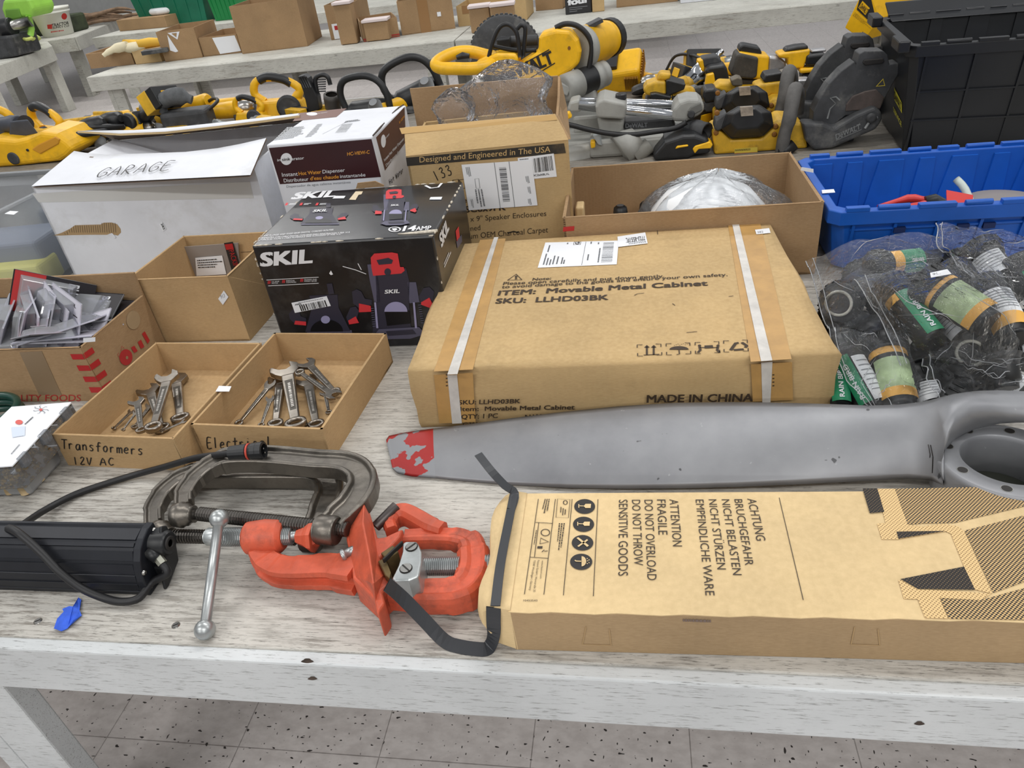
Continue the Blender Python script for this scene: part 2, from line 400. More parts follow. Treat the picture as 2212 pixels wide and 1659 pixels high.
M_['marker'] = mat('marker_ink', (30, 26, 24), 0.5)
M_['greyink'] = mat('grey_print', (128, 130, 134), 0.6)
M_['black'] = mat('black_plastic', (30, 31, 33), 0.42, var=0.2, vs=25)
M_['dusty'] = mat('dusty_black_plastic', (60, 61, 63), 0.6, var=0.25, vs=14, dirt=(132, 130, 124), dsc=13, damt=0.45)
M_['yellow'] = mat('tool_yellow', (240, 184, 22), 0.42, var=0.07, vs=9, dirt=(150, 118, 40), dsc=14, damt=0.45)
M_['dyellow'] = mat('grimy_tool_yellow', (214, 168, 40), 0.5, var=0.12, vs=14, dirt=(110, 90, 45), dsc=18, damt=0.6)
M_['grey'] = mat('cast_grey', (158, 158, 153), 0.5, var=0.1, vs=9, dirt=(116, 113, 106), dsc=9, damt=0.5)
M_['chrome'] = mat('polished_steel', (205, 207, 210), 0.12, 1.0)
M_['steel'] = mat('bare_steel', (168, 166, 162), 0.3, 1.0, var=0.1, vs=20)
M_['rubber'] = mat('black_cable_rubber', (24, 24, 26), 0.5)
M_['white'] = mat('white_plastic', (226, 228, 230), 0.45, var=0.04)
M_['red'] = mat('red_print', (178, 36, 38), 0.5)
M_['kraft'] = cardboard('kraft_cardboard', (182, 150, 108))
M_['kraft2'] = cardboard('worn_tan_cardboard', (190, 161, 115))
M_['kraft3'] = cardboard('brown_cardboard', (158, 128, 94))
M_['kraft4'] = cardboard('pale_cardboard', (220, 193, 146), damt=0.2)
# ================================================================== the setting
def struct(name, mb, bevel=0):
    o = mb.obj(name, None, bevel=bevel); o['kind'] = 'structure'; return o
def floor_mat():
    m, nt, b = _nt('speckled_vinyl_tile'); b.inputs['Roughness'].default_value = 0.42
    co = _coord(nt)
    br = _n(nt, 'ShaderNodeTexBrick', offset=0.0, squash=1.0); br.inputs['Scale'].default_value = 1.0
    br.inputs['Brick Width'].default_value = 0.3157; br.inputs['Row Height'].default_value = 0.3157; br.inputs['Mortar Size'].default_value = 0.0012
    br.inputs['Color1'].default_value = lin((190, 184, 181)); br.inputs['Color2'].default_value = lin((195, 189, 186)); br.inputs['Mortar'].default_value = lin((104, 98, 94))
    nt.links.new(_coord(nt, (1, 1, 1)), br.inputs['Vector'])
    nt.nodes[-1].inputs['Location'].default_value = (0.852+0.3157*40, -0.755+0.3157*40, 0)
    col = br.outputs['Color']
    f = _noise(nt, _coord(nt, (28, 44, 1)), 1.0, 3, 0.6)
    col = _mix(nt, 0.35, col, _ramp(nt, f, [(0.35, (166, 158, 155)), (0.62, (212, 206, 203))]))
    vo = _n(nt, 'ShaderNodeTexNoise'); vo.inputs['Scale'].default_value = 1.0; vo.inputs['Detail'].default_value = 1
    nt.links.new(_coord(nt, (60, 130, 1), (0, 0, R(55))), vo.inputs['Vector'])
    col = _mix(nt, _ramp(nt, vo.outputs['Fac'], [(0.70, G), (0.715, WH)]), col, (52, 48, 47))
    v2 = _n(nt, 'ShaderNodeTexNoise'); v2.inputs['Scale'].default_value = 1.0; v2.inputs['Detail'].default_value = 1
    nt.links.new(_coord(nt, (125, 55, 1), (0, 0, R(-25))), v2.inputs['Vector'])
    col = _mix(nt, _ramp(nt, v2.outputs['Fac'], [(0.72, G), (0.735, WH)]), col, (60, 56, 54))
    nt.links.new(col, b.inputs['Base Color']); return m
mb = MB(); FM = floor_mat()
mb.add([(-20, -20, 0), (20, -20, 0), (20, 20, 0), (-20, 20, 0)], [(0, 1, 2, 3)], FM); struct('floor', mb)
wallm = mat('painted_wall', (206, 206, 202), 0.8, var=.03)
for nm, c, sz in (('wall_back', (0, 19.9, 2), (40, .2, 4)), ('wall_front', (0, -19.9, 2), (40, .2, 4)), ('wall_left', (-19.9, 0, 2), (.2, 39.6, 4)), ('wall_right', (19.9, 0, 2), (.2, 39.6, 4))):
    b = MB(); b.box(c, sz, wallm); struct(nm, b)
M_['top'] = wood_white('worn_white_tabletop', (203, 199, 191), (104, 97, 88), (7, 75, 75), 0.40, 0.52)
M_['apron'] = wood_white('painted_white_board', (214, 217, 218), (170, 168, 162), (5, 60, 60), 0.16, 0.27, (196, 196, 194))
M_['farwood'] = wood_white('old_white_paint_board', (200, 199, 190), (140, 132, 120), (3.0, 30, 30), 0.34, 0.46, (164, 160, 152))
M_['dimtop'] = wood_white('shade_dimmed_tabletop', (150, 145, 136), (92, 84, 76), (6, 60, 60), 0.42, 0.54, (104, 98, 92))  # same worn white top, with the dimness among the tools put into its colour
M_['floorshade'] = M_['apron']
def bench(label, x0, x1, y0, y1, legs, group='white painted plywood sale tables', topm=None, rails=True, ap=0.09, screws=(), wm=None):
    t = thing('sale_table', label, 'table', ((x0+x1)/2, (y0+y1)/2, 0), group)
    wm = wm or M_['apron']; topm = topm or M_['top']
    b = MB(); b.box(((x0+x1)/2, (y0+y1)/2, TZ-0.0095), (x1-x0, y1-y0, 0.019), topm); b.obj('tabletop', t, bevel=0.002)
    b = MB(); b.box(((x0+x1)/2, y0-0.009, TZ-0.002-ap/2), (x1-x0, 0.019, ap), wm); b.obj('apron', t, bevel=0.003)
    b = MB(); b.box(((x0+x1)/2, y1+0.009, TZ-0.002-ap/2), (x1-x0, 0.019, ap), wm); b.obj('apron', t, bevel=0.003)
    for xx in (x0, x1):
        b = MB(); b.box((xx+(0.009 if xx == x0 else -0.009), (y0+y1)/2, TZ-0.019-ap/2), (0.019, y1-y0-0.002, ap), wm); b.obj('end_rail', t, bevel=0.003)
    for lx, ly, s in legs:
        b = MB(); b.box((lx, ly, (TZ-0.02)/2), (0.038, 0.089, TZ-0.02), wm); b.box((lx+s*0.064, ly+(-0.025 if ly < (y0+y1)/2 else 0.025), (TZ-0.02)/2), (0.089, 0.038, TZ-0.02), wm); b.obj('leg', t, bevel=0.003)
    for sx, sy in screws:
        p = P(sx, sy); b = MB(); b.lathe((p.x, p.y, TZ-0.001), (0, 0, 1), [(0, .0055), (.0018, .0055), (.0024, .004)], M_['steel'], 14)
        b.box((p.x, p.y, TZ+.0016), (.007, .0012, .0006), M_['ink'], .6); b.obj('screw_head', t)
    return t
FT_ = bench('worn white plywood table in front, holding the clamps and the propeller', -3.3, 1.75, 0.517, 2.14, [(-1.075, 0.59, 1), (1.6, 0.58, -1), (-3.1, 0.58, 1), (-0.95, 2.05, 1), (1.6, 2.05, -1)], screws=((82, 1342), (380, 1351)))
for (ax_, az_, w) in ((664, 1427, 12), (675, 1465, 9), (1986, 1562, 10)):
    b = MB(); q = [PY(ax_+w*cos(a)*(1+.3*sin(3*a)), az_+w*.42*sin(a), .517-.019) for a in [2*pi*k/14 for k in range(14)]]; b.ext([p+V((0, -.0004, 0)) for p in q], (0, .0003, 0), mat('knot_hole_brown', (70, 58, 50), .8, var=.3, vs=90)); b.obj('knot_mark', FT_)
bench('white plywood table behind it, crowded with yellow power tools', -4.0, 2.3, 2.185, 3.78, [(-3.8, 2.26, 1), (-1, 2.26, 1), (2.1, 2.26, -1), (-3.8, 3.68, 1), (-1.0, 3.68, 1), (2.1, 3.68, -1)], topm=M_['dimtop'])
TL = bench('long white table at the back under the row of brown cartons', -4.12, -1.215, 5.45, 6.85, [(-4.0, 5.52, 1), (-3.98, 6.7, 1), (-3.02, 6.75, 1), (-1.34, 5.52, -1), (-1.4, 6.7, -1)], topm=M_['farwood'], wm=M_['farwood'], ap=.105)
TR = bench('long white table at the back under the black and brown cartons', -1.205, 2.7, 5.45, 6.85, [(-1.05, 5.52, 1), (-1.0, 6.7, 1), (2.0, 6.7, -1), (2.4, 5.5, -1)], topm=M_['farwood'], wm=M_['farwood'], ap=.105)
bench('white table behind the back row, under the green totes', -6.1, 0.6, 8.42, 10.4, [(-5.9, 8.5, 1), (-5.9, 10.2, 1), (.4, 10.2, -1)], topm=M_['farwood'], wm=M_['farwood'], ap=.105)
# ================================================================== LED light bar
M_['alu'] = mat('anodised_black_aluminium', (33, 35, 41), 0.45, 0.35, var=0.08, vs=30)
rt = thing('led_light_bar', 'black finned light bar lying at the left edge of the front table', 'light bar', (-0.95, 0.655, TZ))
prof_s = lambda L: [(.590+(y-.590)*.50, .69+(z-.69)*.86) for y, z in L]
X0, X1 = -1.35, P(300, 1230, 0.74).x
prof = [(.592, .692), (.590, .700), (.5915, .7005), (.5915, .7035), (.590, .704), (.591, .716), (.5945, .7165), (.5955, .720), (.593, .7205), (.597, .732), (.601, .7325), (.603, .737), (.601, .7375), (.609, .750), (.613, .7495), (.617, .7535), (.6155, .755), (.630, .768), (.633, .766), (.640, .770), (.639, .7725), (.648, .776), (.650, .774), (.656, .776), (.656, .7785), (.690, .7835), (.690, .780), (.701, .780), (.705, .783), (.712, .783), (.716, .778), (.716, .692)]
prof = prof_s(prof); b = MB(); b.prism([V((X0, y, z)) for y, z in prof], [V((X1-.012, y, z)) for y, z in prof], M_['alu']); b.obj('housing', rt)
pr2 = [(.590, .6915), (.588, .705), (.592, .722), (.600, .740), (.613, .756), (.634, .771), (.66, .779), (.69, .7845), (.716, .784), (.719, .692)]
pr2 = prof_s(pr2); b = MB(); b.prism([V((X1-.012, y, z)) for y, z in pr2], [V((X1, y, z)) for y, z in pr2], M_['alu']); b.obj('end_cap', rt, bevel=.002)
b = MB(); b.ext([V((X1+.012, y, z)) for y, z in prof_s(((.612, .691), (.628, .691), (.70, .705), (.72, .735), (.718, .775), (.700, .783), (.672, .76), (.66, .73), (.625, .715)))], (.005, 0, 0), M_['black'])
b.box((X1+.007, .625, .71), (.014, .02, .02), M_['black']); b.box((X1+.007, .644, .757), (.014, .014, .012), M_['black']); b.obj('mounting_bracket', rt, bevel=.002)
b = MB(); b.lathe((X1, .638, .745), (1, 0, 0), [(0, .017), (.02, .018), (.023, .015)], M_['black'], 22); b.lathe((X1+.02, .638, .745), (1, 0, 0), [(0, .0105), (.0045, .0105), (.005, .006), (.003, .005)], M_['ink'], 16); b.obj('pivot_bolt', rt)
for y, z in prof_s(((.607, .735), (.704, .772), (.604, .706))):
    b = MB(); b.lathe((X1-.001, y, z), (1, 0, 0), [(0, .0038), (.003, .0038), (.0035, .0025)], M_['steel'], 10); b.obj('screw', rt)
b = MB(); b.cyl((X1-.001, .622, .745), (X1+.014, .618, .736), .0085, M_['black']); b.cyl((X1+.012, .619, .738), (X1+.020, .614, .730), .0065, mat('zinc_plate', (190, 190, 176), .4, .8), seg=6, smooth=False); b.obj('cable_gland', rt)
cpts = [V((X1+.019, .614, .730)), V((X1+.026, .607, .718)), P(328, 1258, .706), P(300, 1292, .702), P(262, 1300, .7), P(225, 1292, .702)]
cpts += [P(175, 1270, .715), P(130, 1236, .738), P(95, 1200, .758), P(65, 1172, .772), P(38, 1150, .782), P(20, 1141, .776), P(24, 1146, .756), P(45, 1136, .728), P(95, 1103, .705), P(160, 1069, .698), P(225, 1046, .698), P(290, 1026, .70), P(350, 1010, .715), P(420, 990, .742), P(470, 983, .762), P(500, 979, .77)]
b = MB(); b.tube(cpts, .0055, M_['rubber'], 10, sub=5); cb = b.obj('power_cable', rt)
ca, cz = P(498, 979, .77), P(560, 974, .772); dv = (cz-ca)
b = MB(); b.lathe(ca, dv, [(-.002, .007), (0, .0115), (.028, .013), (.03, .0105), (.033, .0105)], M_['black'], 18, False)
b.lathe(ca+dv.normalized()*.03, dv, [(0, .0135), (.003, .0135)], mat('orange_seal', (196, 74, 58), .5), 18)
b.lathe(ca+dv.normalized()*.033, dv, [(0, .0125), (.004, .0135), (.012, .0135), (.013, .014), (.022, .014), (.023, .0105), (.008, .0095)], M_['black'], 18, False)
for s in (-1, 1): b.cyl(ca+dv.normalized()*.04+V((0, 0, .004*s)), ca+dv.normalized()*.056+V((0, 0, .004*s)), .0014, M_['chrome'], seg=8)
b.obj('plug', cb)
# ================================================================== painter's tape scrap
ptape = [(117, 1358), (124, 1337), (138, 1322), (135, 1316), (150, 1310), (158, 1311), (170, 1291), (176, 1296), (172, 1318), (177, 1330), (160, 1340), (146, 1358), (133, 1364)]
rows = []; tm = mat('blue_masking_tape', (52, 96, 214), .75, var=.1, vs=60, bump=.3, bs=300)
lo = [P(x, y, .6915+.006*max(0, sin((x-115)*.05))*(1 if 1300 < y < 1345 else .2)) for x, y in ptape]
b = MB(); b.ext(lo, (0, 0, .0008), tm); tag(b.obj('tape_scrap'), 'torn scrap of blue painter\'s tape on the white tabletop', 'tape')
# ================================================================== C-clamps
M_['iron'] = mat('worn_forged_iron', (112, 107, 100), 0.38, 0.85, var=0.3, vs=16, bump=.25, bs=90, dirt=(66, 58, 50), dsc=16, damt=.6)
M_['screwiron'] = mat('dark_threaded_steel', (96, 92, 88), 0.33, 0.9, var=.15, vs=30)
def clamp(label, path, zc, head, s0, s1, boss, tail, wsc=1.0):
    t = thing('c_clamp', label, 'clamp', P(path[4][0], path[4][1], TZ), 'two steel C-clamps')
    pts = [P(x, y, z) for x, y, z in [(q[0], q[1], zc+(q[2] if len(q) > 2 else 0)) for q in path]]
    w, h = .021*wsc, .0125
    sec = [(-w, -h), (w, -h), (w, h*.85), (w-.003, h), (w-.007, h), (w-.010, h*.45), (-w+.010, h*.45), (-w+.007, h), (-w+.003, h), (-w, h*.85)]
    n = len(path); sc = [.62, .72, .82, .9, 1, 1, 1, 1, 1, 1, 1.05, 1.1, 1.05, .95]
    b = MB(); b.sweep(pts, sec, M_['iron'], sub=5, scales=sc); b.obj('frame', t, bevel=.0015)
    hp, sp = P(*head, zc), P(*s0, zc); d = (sp-hp).normalized()
    b = MB(); b.lathe(hp-d*.018, d, [(0, .012), (.003, .0165), (.016, .019), (.018, .0165), (.024, .0165), (.028, .012), (.034, .0125)], M_['iron'], 20); b.obj('anvil', t)
    a, e = P(*s0, zc), P(*s1, zc)
    b = MB(); b.thread(a, e, .0105, M_['screwiron'], .0042); b.cyl(a-d*.012, a+d*.002, .008, M_['screwiron']); b.obj('screw', t)
    bp, be = P(*boss[0], zc), P(*boss[1], zc)
    b = MB(); b.lathe(bp, be-bp, [(0, .0185), (.003, .0205), ((be-bp).length-.003, .0205), ((be-bp).length, .0185)], M_['iron'], 22); b.obj('screw_boss', t)
    return t
clamp('dark steel C-clamp lying on top of the other, near the trays', [(398, 1090), (400, 1066), (421, 1036), (453, 1010), (492, 994), (546, 990), (610, 993), (680, 1000), (740, 1004), (774, 1019), (785, 1047), (768, 1084), (740, 1112), (716, 1136)], .752, (398, 1112), (430, 1110), (752, 1144), ((686, 1143), (729, 1147)), None)
clamp('dark steel C-clamp lying flat beneath the other on the tabletop', [(333, 1132), (334, 1100), (352, 1068), (385, 1040), (425, 1026, -.004), (480, 1024, -.008), (560, 1024, -.008), (630, 1024, -.008), (680, 1026, -.008), (708, 1040, -.008), (714, 1066, -.008), (704, 1100, -.006), (694, 1130, -.004), (688, 1150, -.004)], .722, (352, 1152), (370, 1158), (640, 1163), ((655, 1162), (690, 1163)), None)
# ================================================================== orange pipe-cutting vise tool
OR = mat('orange_enamel', (200, 88, 60), .5, var=.16, vs=14, dirt=(104, 60, 48), dsc=13, damt=.75, bump=.25, bs=120)
M_['zinc'] = mat('zinc_steel', (178, 182, 182), .35, .75, var=.12, vs=25)
t = thing('pipe_tool', 'orange cast iron pipe tool with grey jaw and steel cross handle', 'pipe tool', P(800, 1220))
rr = lambda w, h, r=.4: [(-w, -h*(1-r)), (-w*(1-r), -h), (w*(1-r), -h), (w, -h*(1-r)), (w, h*(1-r)), (w*(1-r), h), (-w*(1-r), h), (-w, h*(1-r))]
b = MB(); b.sweep([P(x, y, z) for x, y, z in ((563, 1178, .732), (564, 1194, .728), (580, 1218, .722), (612, 1233, .718), (660, 1234, .718), (715, 1232, .72), (775, 1240, .724))], [(-.022, -.016), (.02, -.016), (.021, -.006), (.012, -.004), (.012, .006), (.02, .009), (.018, .016), (-.016, .016), (-.021, .01)], OR, sub=6, scales=[.72, .8, .86, .9, .95, 1.0, 1.1])
b.lathe(P(530, 1163, .74), P(598, 1158, .74)-P(530, 1163, .74), [(0, .018), (.004, .0225), (.03, .025), (.05, .0235), (.056, .018)], OR, 22); b.obj('arm', t, bevel=.002)
c6 = lambda x, y, z: P(700+x/4.88, 1060+y/4.88, z)
yo = [(400, 120), (450, 125), (490, 260), (560, 490), (640, 480), (770, 420), (830, 390), (800, 480), (690, 600), (570, 720), (640, 900), (720, 960), (610, 1050), (640, 1180), (560, 1300), (520, 1120), (300, 920), (280, 700), (230, 500), (250, 380), (330, 220)]
b = MB(); b.ext([c6(x, y, .742) for x, y in yo], (0, 0, -.048), OR)
rg = [((250, 420), .742), ((400, 118), .752), ((420, 135), .762), ((500, 300), .745), ((560, 640), .742), ((640, 880), .742), ((600, 1060), .735), ((560, 1295), .712), ((520, 1130), .735), ((330, 900), .742), ((280, 640), .742)]
ctr = [c6(410, 330, .775), c6(470, 640, .778), c6(520, 980, .766), c6(545, 1200, .738)]
v = [c6(x, y, z) for (x, y), z in rg]+ctr
b.add(v, [(0, 11, 1), (1, 11, 2), (2, 11, 3), (3, 11, 12), (3, 12, 4), (4, 12, 13, 5), (5, 13, 6), (6, 13, 14), (6, 14, 7), (7, 14, 8), (8, 14, 13), (8, 13, 9), (9, 13, 12), (9, 12, 10), (10, 12, 11), (10, 11, 0)], OR); b.obj('yoke', t, bevel=.004, seg=3)
b = MB(); b.sweep([c6(x, y, .725) for x, y in ((850, 485), (1000, 478), (1200, 475), (1420, 490), (1540, 550), (1575, 680), (1570, 850), (1500, 985), (1370, 1050), (1150, 1062), (950, 1060), (720, 1040))], [(-.021, -.028), (.021, -.028), (.0225, -.004), (.021, .006), (.015, .013), (.007, .013), (.002, .009), (-.010, .009), (-.016, .013), (-.021, .006), (-.0225, -.004)], OR, sub=5, scales=[.5, .52, .55, .62, .85, 1.0, 1.0, .95, .88, .82, .8, .75]); b.obj('jaw_frame', t, bevel=.0025)
b = MB(); b.sweep([c6(x, y, .724) for x, y in ((720, 440), (700, 360), (750, 280), (860, 255), (980, 310), (1120, 390), (1260, 440))], rr(.0125, .016), OR, sub=5, scales=[.7, .9, 1, 1, 1, 1, .9]); b.obj('hook', t, bevel=.002)
b = MB(); b.cyl(c6(540, 385, .73), c6(765, 158, .742), .0075, mat('dark_pin_steel', (92, 86, 84), .4, .8)); b.obj('hinge_pin', t, bevel=.001)
b = MB(); b.lathe(c6(178, 690, .742), c6(260, 650, .742)-c6(178, 690, .742), [(0, .006), (.002, .0085), (.005, .0085), (.006, .006), (.02, .006)], M_['zinc'], 16); b.obj('stop_pin', t)
b = MB(); b.ext([c6(x, y, .763) for x, y in ((830, 545), (870, 530), (975, 530), (1000, 570), (1030, 640), (1030, 740), (1000, 900), (890, 945), (740, 950), (712, 925), (780, 790), (825, 640))], (0, 0, -.045), M_['zinc']); jw = b.obj('grey_jaw', t, bevel=.004, seg=3)
for x, y, a in ((922, 592, .9), (863, 820, -.7)):
    q = c6(x, y, .7632); b = MB(); b.lathe(q, (0, 0, 1), [(-.002, .0084), (0, .0084)], M_['ink'], 20); b.lathe(q, (0, 0, 1), [(-.002, .0076), (.0014, .0072)], M_['steel'], 20); b.box(q+V((0, 0, .0015)), (.014, .0017, .001), M_['ink'], a); b.obj('slotted_screw', jw)
br = mat('oily_brass', (104, 88, 56), .5, .5, var=.2, vs=40)
b = MB(); b.ext([c6(x, y, .756) for x, y in ((595, 655), (725, 570), (785, 640), (660, 725))], (0, 0, -.05), br); b.ext([c6(x, y, .752) for x, y in ((565, 740), (645, 700), (705, 860), (690, 925), (640, 890))], (0, 0, -.045), br)
for k in range(6): q = c6(680+k*19, 690-k*18, .758); b.box(q, (.003, .02, .008), M_['ink'], -.5)
b.obj('brass_jaw', t, bevel=.0015)
b = MB(); b.thread(c6(1025, 800, .726), c6(1440, 792, .726), .0125, M_['zinc'], .0026); b.obj('feed_screw', t); b = MB(); b.thread(c6(1700, 772, .726), c6(1800, 768, .726), .0125, M_['zinc'], .0026); b.obj('feed_screw', t)
s4 = lambda x, y, z: P(300+x/3.687, 960+y/3.687, z)
b = MB(); b.thread(s4(640, 738, .742), s4(900, 735, .742), .0135, M_['zinc'], .0025); b.obj('clamp_screw', t); b = MB(); b.thread(s4(1010, 738, .742), s4(1225, 728, .742), .0125, M_['zinc'], .0025); b.cyl(s4(1205, 728, .742), s4(1275, 718, .742), .0075, M_['zinc']); b.obj('clamp_screw', t)
b = MB(); b.lathe(s4(1262, 735, .742), s4(1370, 735, .742)-s4(1262, 735, .742), [(0, .010), (.012, .015), (.02, .021), (.026, .022), (.027, .015), (.032, .012)], OR, 7, False); b.obj('swivel_foot', t)
b = MB(); b.lathe(s4(600, 735, .742)-V((.012, 0, 0)), (1, 0, 0), [(0, .010), (.003, .0125), (.026, .0125), (.03, .010)], M_['zinc'], 18)
hb, he = s4(640, 592, .776), s4(525, 1475, .7035)
b.cyl(hb, he, .0068, M_['zinc'], seg=16); b.sphere(hb, .0132, M_['zinc']); b.sphere(he, .0134, M_['zinc']); b.obj('cross_handle', t)
# ================================================================== aluminium propeller
AL = None
def prop_mat():
    m, nt, bs = _nt('weathered_aluminium'); bs.inputs['Roughness'].default_value = .48; bs.inputs['Metallic'].default_value = .45
    co = _coord(nt); col = _ramp(nt, _noise(nt, co, 7, 6, .6), [(.3, (124, 125, 129)), (.7, (148, 149, 152))])
    col = _mix(nt, _ramp(nt, _noise(nt, co, 70, 3, .6), [(.70, G), (.73, (.35, .35, .35, 1))]), col, (190, 191, 194))
    col = _mix(nt, _ramp(nt, _noise(nt, co, 42, 2, .6), [(.71, G), (.73, (.8, .8, .8, 1))]), col, (60, 60, 62))
    nt.links.new(col, bs.inputs['Base Color']); return m
def redtip_mat():
    m, nt, bs = _nt('chipped_red_paint_on_aluminium'); bs.inputs['Roughness'].default_value = .45
    co = _coord(nt); f = _noise(nt, co, 26, 3, .55)
    sep = _n(nt, 'ShaderNodeSeparateXYZ'); nt.links.new(co, sep.inputs[0])
    mr = _n(nt, 'ShaderNodeMapRange'); nt.links.new(sep.outputs[0], mr.inputs[0]); mr.inputs[1].default_value = -.46; mr.inputs[2].default_value = -.385; mr.inputs[3].default_value = .17; mr.inputs[4].default_value = -.10
    my = _n(nt, 'ShaderNodeMapRange'); nt.links.new(sep.outputs[1], my.inputs[0]); my.inputs[1].default_value = -.08; my.inputs[2].default_value = .0; my.inputs[3].default_value = .13; my.inputs[4].default_value = -.06
    a1 = _n(nt, 'ShaderNodeMath', operation='ADD'); nt.links.new(f, a1.inputs[0]); nt.links.new(mr.outputs[0], a1.inputs[1])
    ad = _n(nt, 'ShaderNodeMath', operation='ADD'); nt.links.new(a1.outputs[0], ad.inputs[0]); nt.links.new(my.outputs[0], ad.inputs[1])
    col = _mix(nt, _ramp(nt, ad.outputs[0], [(.575, G), (.585, WH)]), (160, 32, 30), (136, 138, 142)); nt.links.new(col, bs.inputs['Base Color']); return m
PM, RM = prop_mat(), redtip_mat()
prp = thing('aircraft_propeller', 'grey aluminium propeller blade with chipped red tip and bored hub', 'propeller', (0.05, .92, TZ))
st = [((834, 950), .698, (848, 1012), .6945), ((840, 941), .701, (858, 1022), .694), ((880, 933), .706, (890, 1029), .694), ((936, 925.5), .712, (941, 1033), .694), ((1000, 918), .718, (1010, 1040), .694), ((1100, 904), .726, (1110, 1048), .695), ((1220, 889), .734, (1230, 1054), .696), ((1340, 877), .741, (1350, 1056), .698), ((1460, 870), .748, (1470, 1055), .70), ((1580, 868.5), .755, (1590, 1052), .703), ((1700, 870), .762, (1710, 1047), .706), ((1800, 873), .768, (1810, 1042), .71), ((1880, 876), .775, (1890, 1038), .714), ((1940, 874), .782, (1960, 1034), .718), ((1985, 869), .79, (2012, 1038), .724), ((2010, 864), .795, (2038, 1048), .740), ((2035, 857), .80, (2031, 1012), .757), ((2060, 851), .803, (2036, 978), .762), ((2085, 847), .806, (2062, 950), .763), ((2115, 844), .808, (2103, 928), .763), ((2155, 843), .81, (2155, 914), .763), ((2212, 845), .81, (2212, 909), .763), ((2290, 852), .81, (2285, 920), .763)]
rows = []
for i, (fa, fz, ne, nz) in enumerate(st):
    a, c = P(*fa, fz), P(*ne, nz); ch = c-a; up = ch.cross(V((-1, 0, 0))).normalized()
    if up.z < 0: up = -up
    th = .003+.014*min(i, 14)/16+(.004*(i-13) if i > 13 else 0); th = min(th, .034); r = []
    for tt, k in ((0, 0), (.08, .45), (.22, .8), (.4, 1), (.6, .95), (.8, .6), (.94, .25), (1, 0)): r.append(a+ch*tt+up*th*k)
    for tt, k in ((.85, .3), (.5, .5), (.15, .35)): q = a+ch*tt-up*th*k; q.z = max(q.z, TZ+.001); r.append(q)
    rows.append(r)
b = MB(); b.grid(rows[3:], PM, True, True); b.add(rows[-1], [tuple(range(10, -1, -1))], PM); bl = b.obj('blade', prp)
b = MB(); b.grid(rows[:4], RM, True, True); b.add(rows[0], [tuple(range(11))], RM); b.obj('painted_tip', prp, label='chipped red painted tip')
ax = V((0, .06, 1)).normalized(); hc = P(2178, 990, .762)
ref = ax.cross(V((0, 1, 0))).normalized(); w_ = ref.cross(ax); HR = .70
def ring(r, t_, n=56): return [hc+ax*t_+(ref*cos(2*pi*k/n)+w_*sin(2*pi*k/n))*r*HR for k in range(n)]
b = MB(); seq = [(.078, -.068), (.108, -.068), (.116, -.058), (.120, -.03), (.120, -.008), (.117, -.001), (.114, 0), (.080, 0), (.078, -.002), (.076, -.008), (.074, -.066), (.078, -.068)]
b.grid([ring(r, t_) for r, t_ in seq], PM, True, True); hub = b.obj('hub', prp)
b = MB(); b.lathe(hc-ax*.0665, ax, [(0, .0518), (.006, .0518)], mat('hub_bore_metal', (70, 72, 64), .5, .4), 32); b.obj('bore_plate', hub)
for k in range(8):
    a_ = 2*pi*(k+.52)/8; q = hc+(ref*cos(a_)+w_*sin(a_))*.0685
    b = MB(); b.lathe(q-ax*.001, ax, [(0, .0072), (.0013, .007)], mat('machined_rim', (150, 150, 146), .4, .6), 16); b.lathe(q, ax, [(0, .006), (.0006, .006)], M_['ink'], 16); b.obj('bolt_hole', hub)
b = MB()
for (x0, y0), (x1, y1), w in (((2001, 975), (2004, 1022), .0011), ((2006, 976), (2011, 1033), .0014)): b.ribbon([P(x0, y0, .754)+V((0, 0, .012)), P((x0+x1)/2+2, (y0+y1)/2, .742)+V((0, 0, .014)), P(x1, y1, .726)+V((0, 0, .009))], w, (0, -.5, .85), M_['marker'])
b.obj('pen_mark', bl)
# ================================================================== carton with the strap (front right)
fb = Carton([(1098, 1320), (2212, 1340), (2212, 1053), (1135, 1066)], .762, w=.98, ang=R(1.2)); fb.d = (P(1135, 1066, .762)-P(1098, 1320, .762)).dot(fb.v)
fb.c = P(1098, 1320, .762)+fb.u*fb.w/2+fb.v*fb.d/2; fb.c.z = 0
fb.front = Face(fb.at(0, -1, TZ), -fb.v); fb.top = Face(fb.at(0, 0, .762), (0, 0, 1)); T = fb.top
fr = fb.root('long_carton', 'long tan carton with a loose black strap at the table edge', 'box')
b = MB(); q = [P(1098, 1320, .762), fb.at(1, -1, .762), fb.at(1, 1, .762), P(1135, 1066, .762)]
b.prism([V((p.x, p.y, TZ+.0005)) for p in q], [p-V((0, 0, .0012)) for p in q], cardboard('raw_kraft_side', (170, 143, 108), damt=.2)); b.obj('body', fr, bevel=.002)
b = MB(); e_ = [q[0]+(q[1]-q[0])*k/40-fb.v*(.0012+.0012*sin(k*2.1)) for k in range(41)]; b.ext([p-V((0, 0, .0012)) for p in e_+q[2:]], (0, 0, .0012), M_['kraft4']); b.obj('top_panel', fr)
n = 14; rows = []
for i in range(n+1):
    k = i/n; e = P(1135-37*k, 1066+254*k, .762); o = e+V((-.028-.012*sin(pi*k)-.006*sin(9*k), .004*sin(7*k), -.004+.002*sin(11*k)))
    rows.append([e+V((.002, 0, .0012)), (e+o)/2+V((0, 0, .004+.003*sin(13*k+1))), o, V((o.x-.004, o.y, .735)), V((o.x+.012+.004*sin(6*k), o.y, .70)), V((e.x+.004, e.y, TZ+.002))])
b = MB(); b.grid(rows, M_['kraft4'], True); b.add(rows[-1], [tuple(range(6))], M_['kraft4']); b.add(rows[0], [tuple(range(5, -1, -1))], M_['kraft4']); b.obj('crushed_end_flap', fr)
b = MB(); F = fb.front
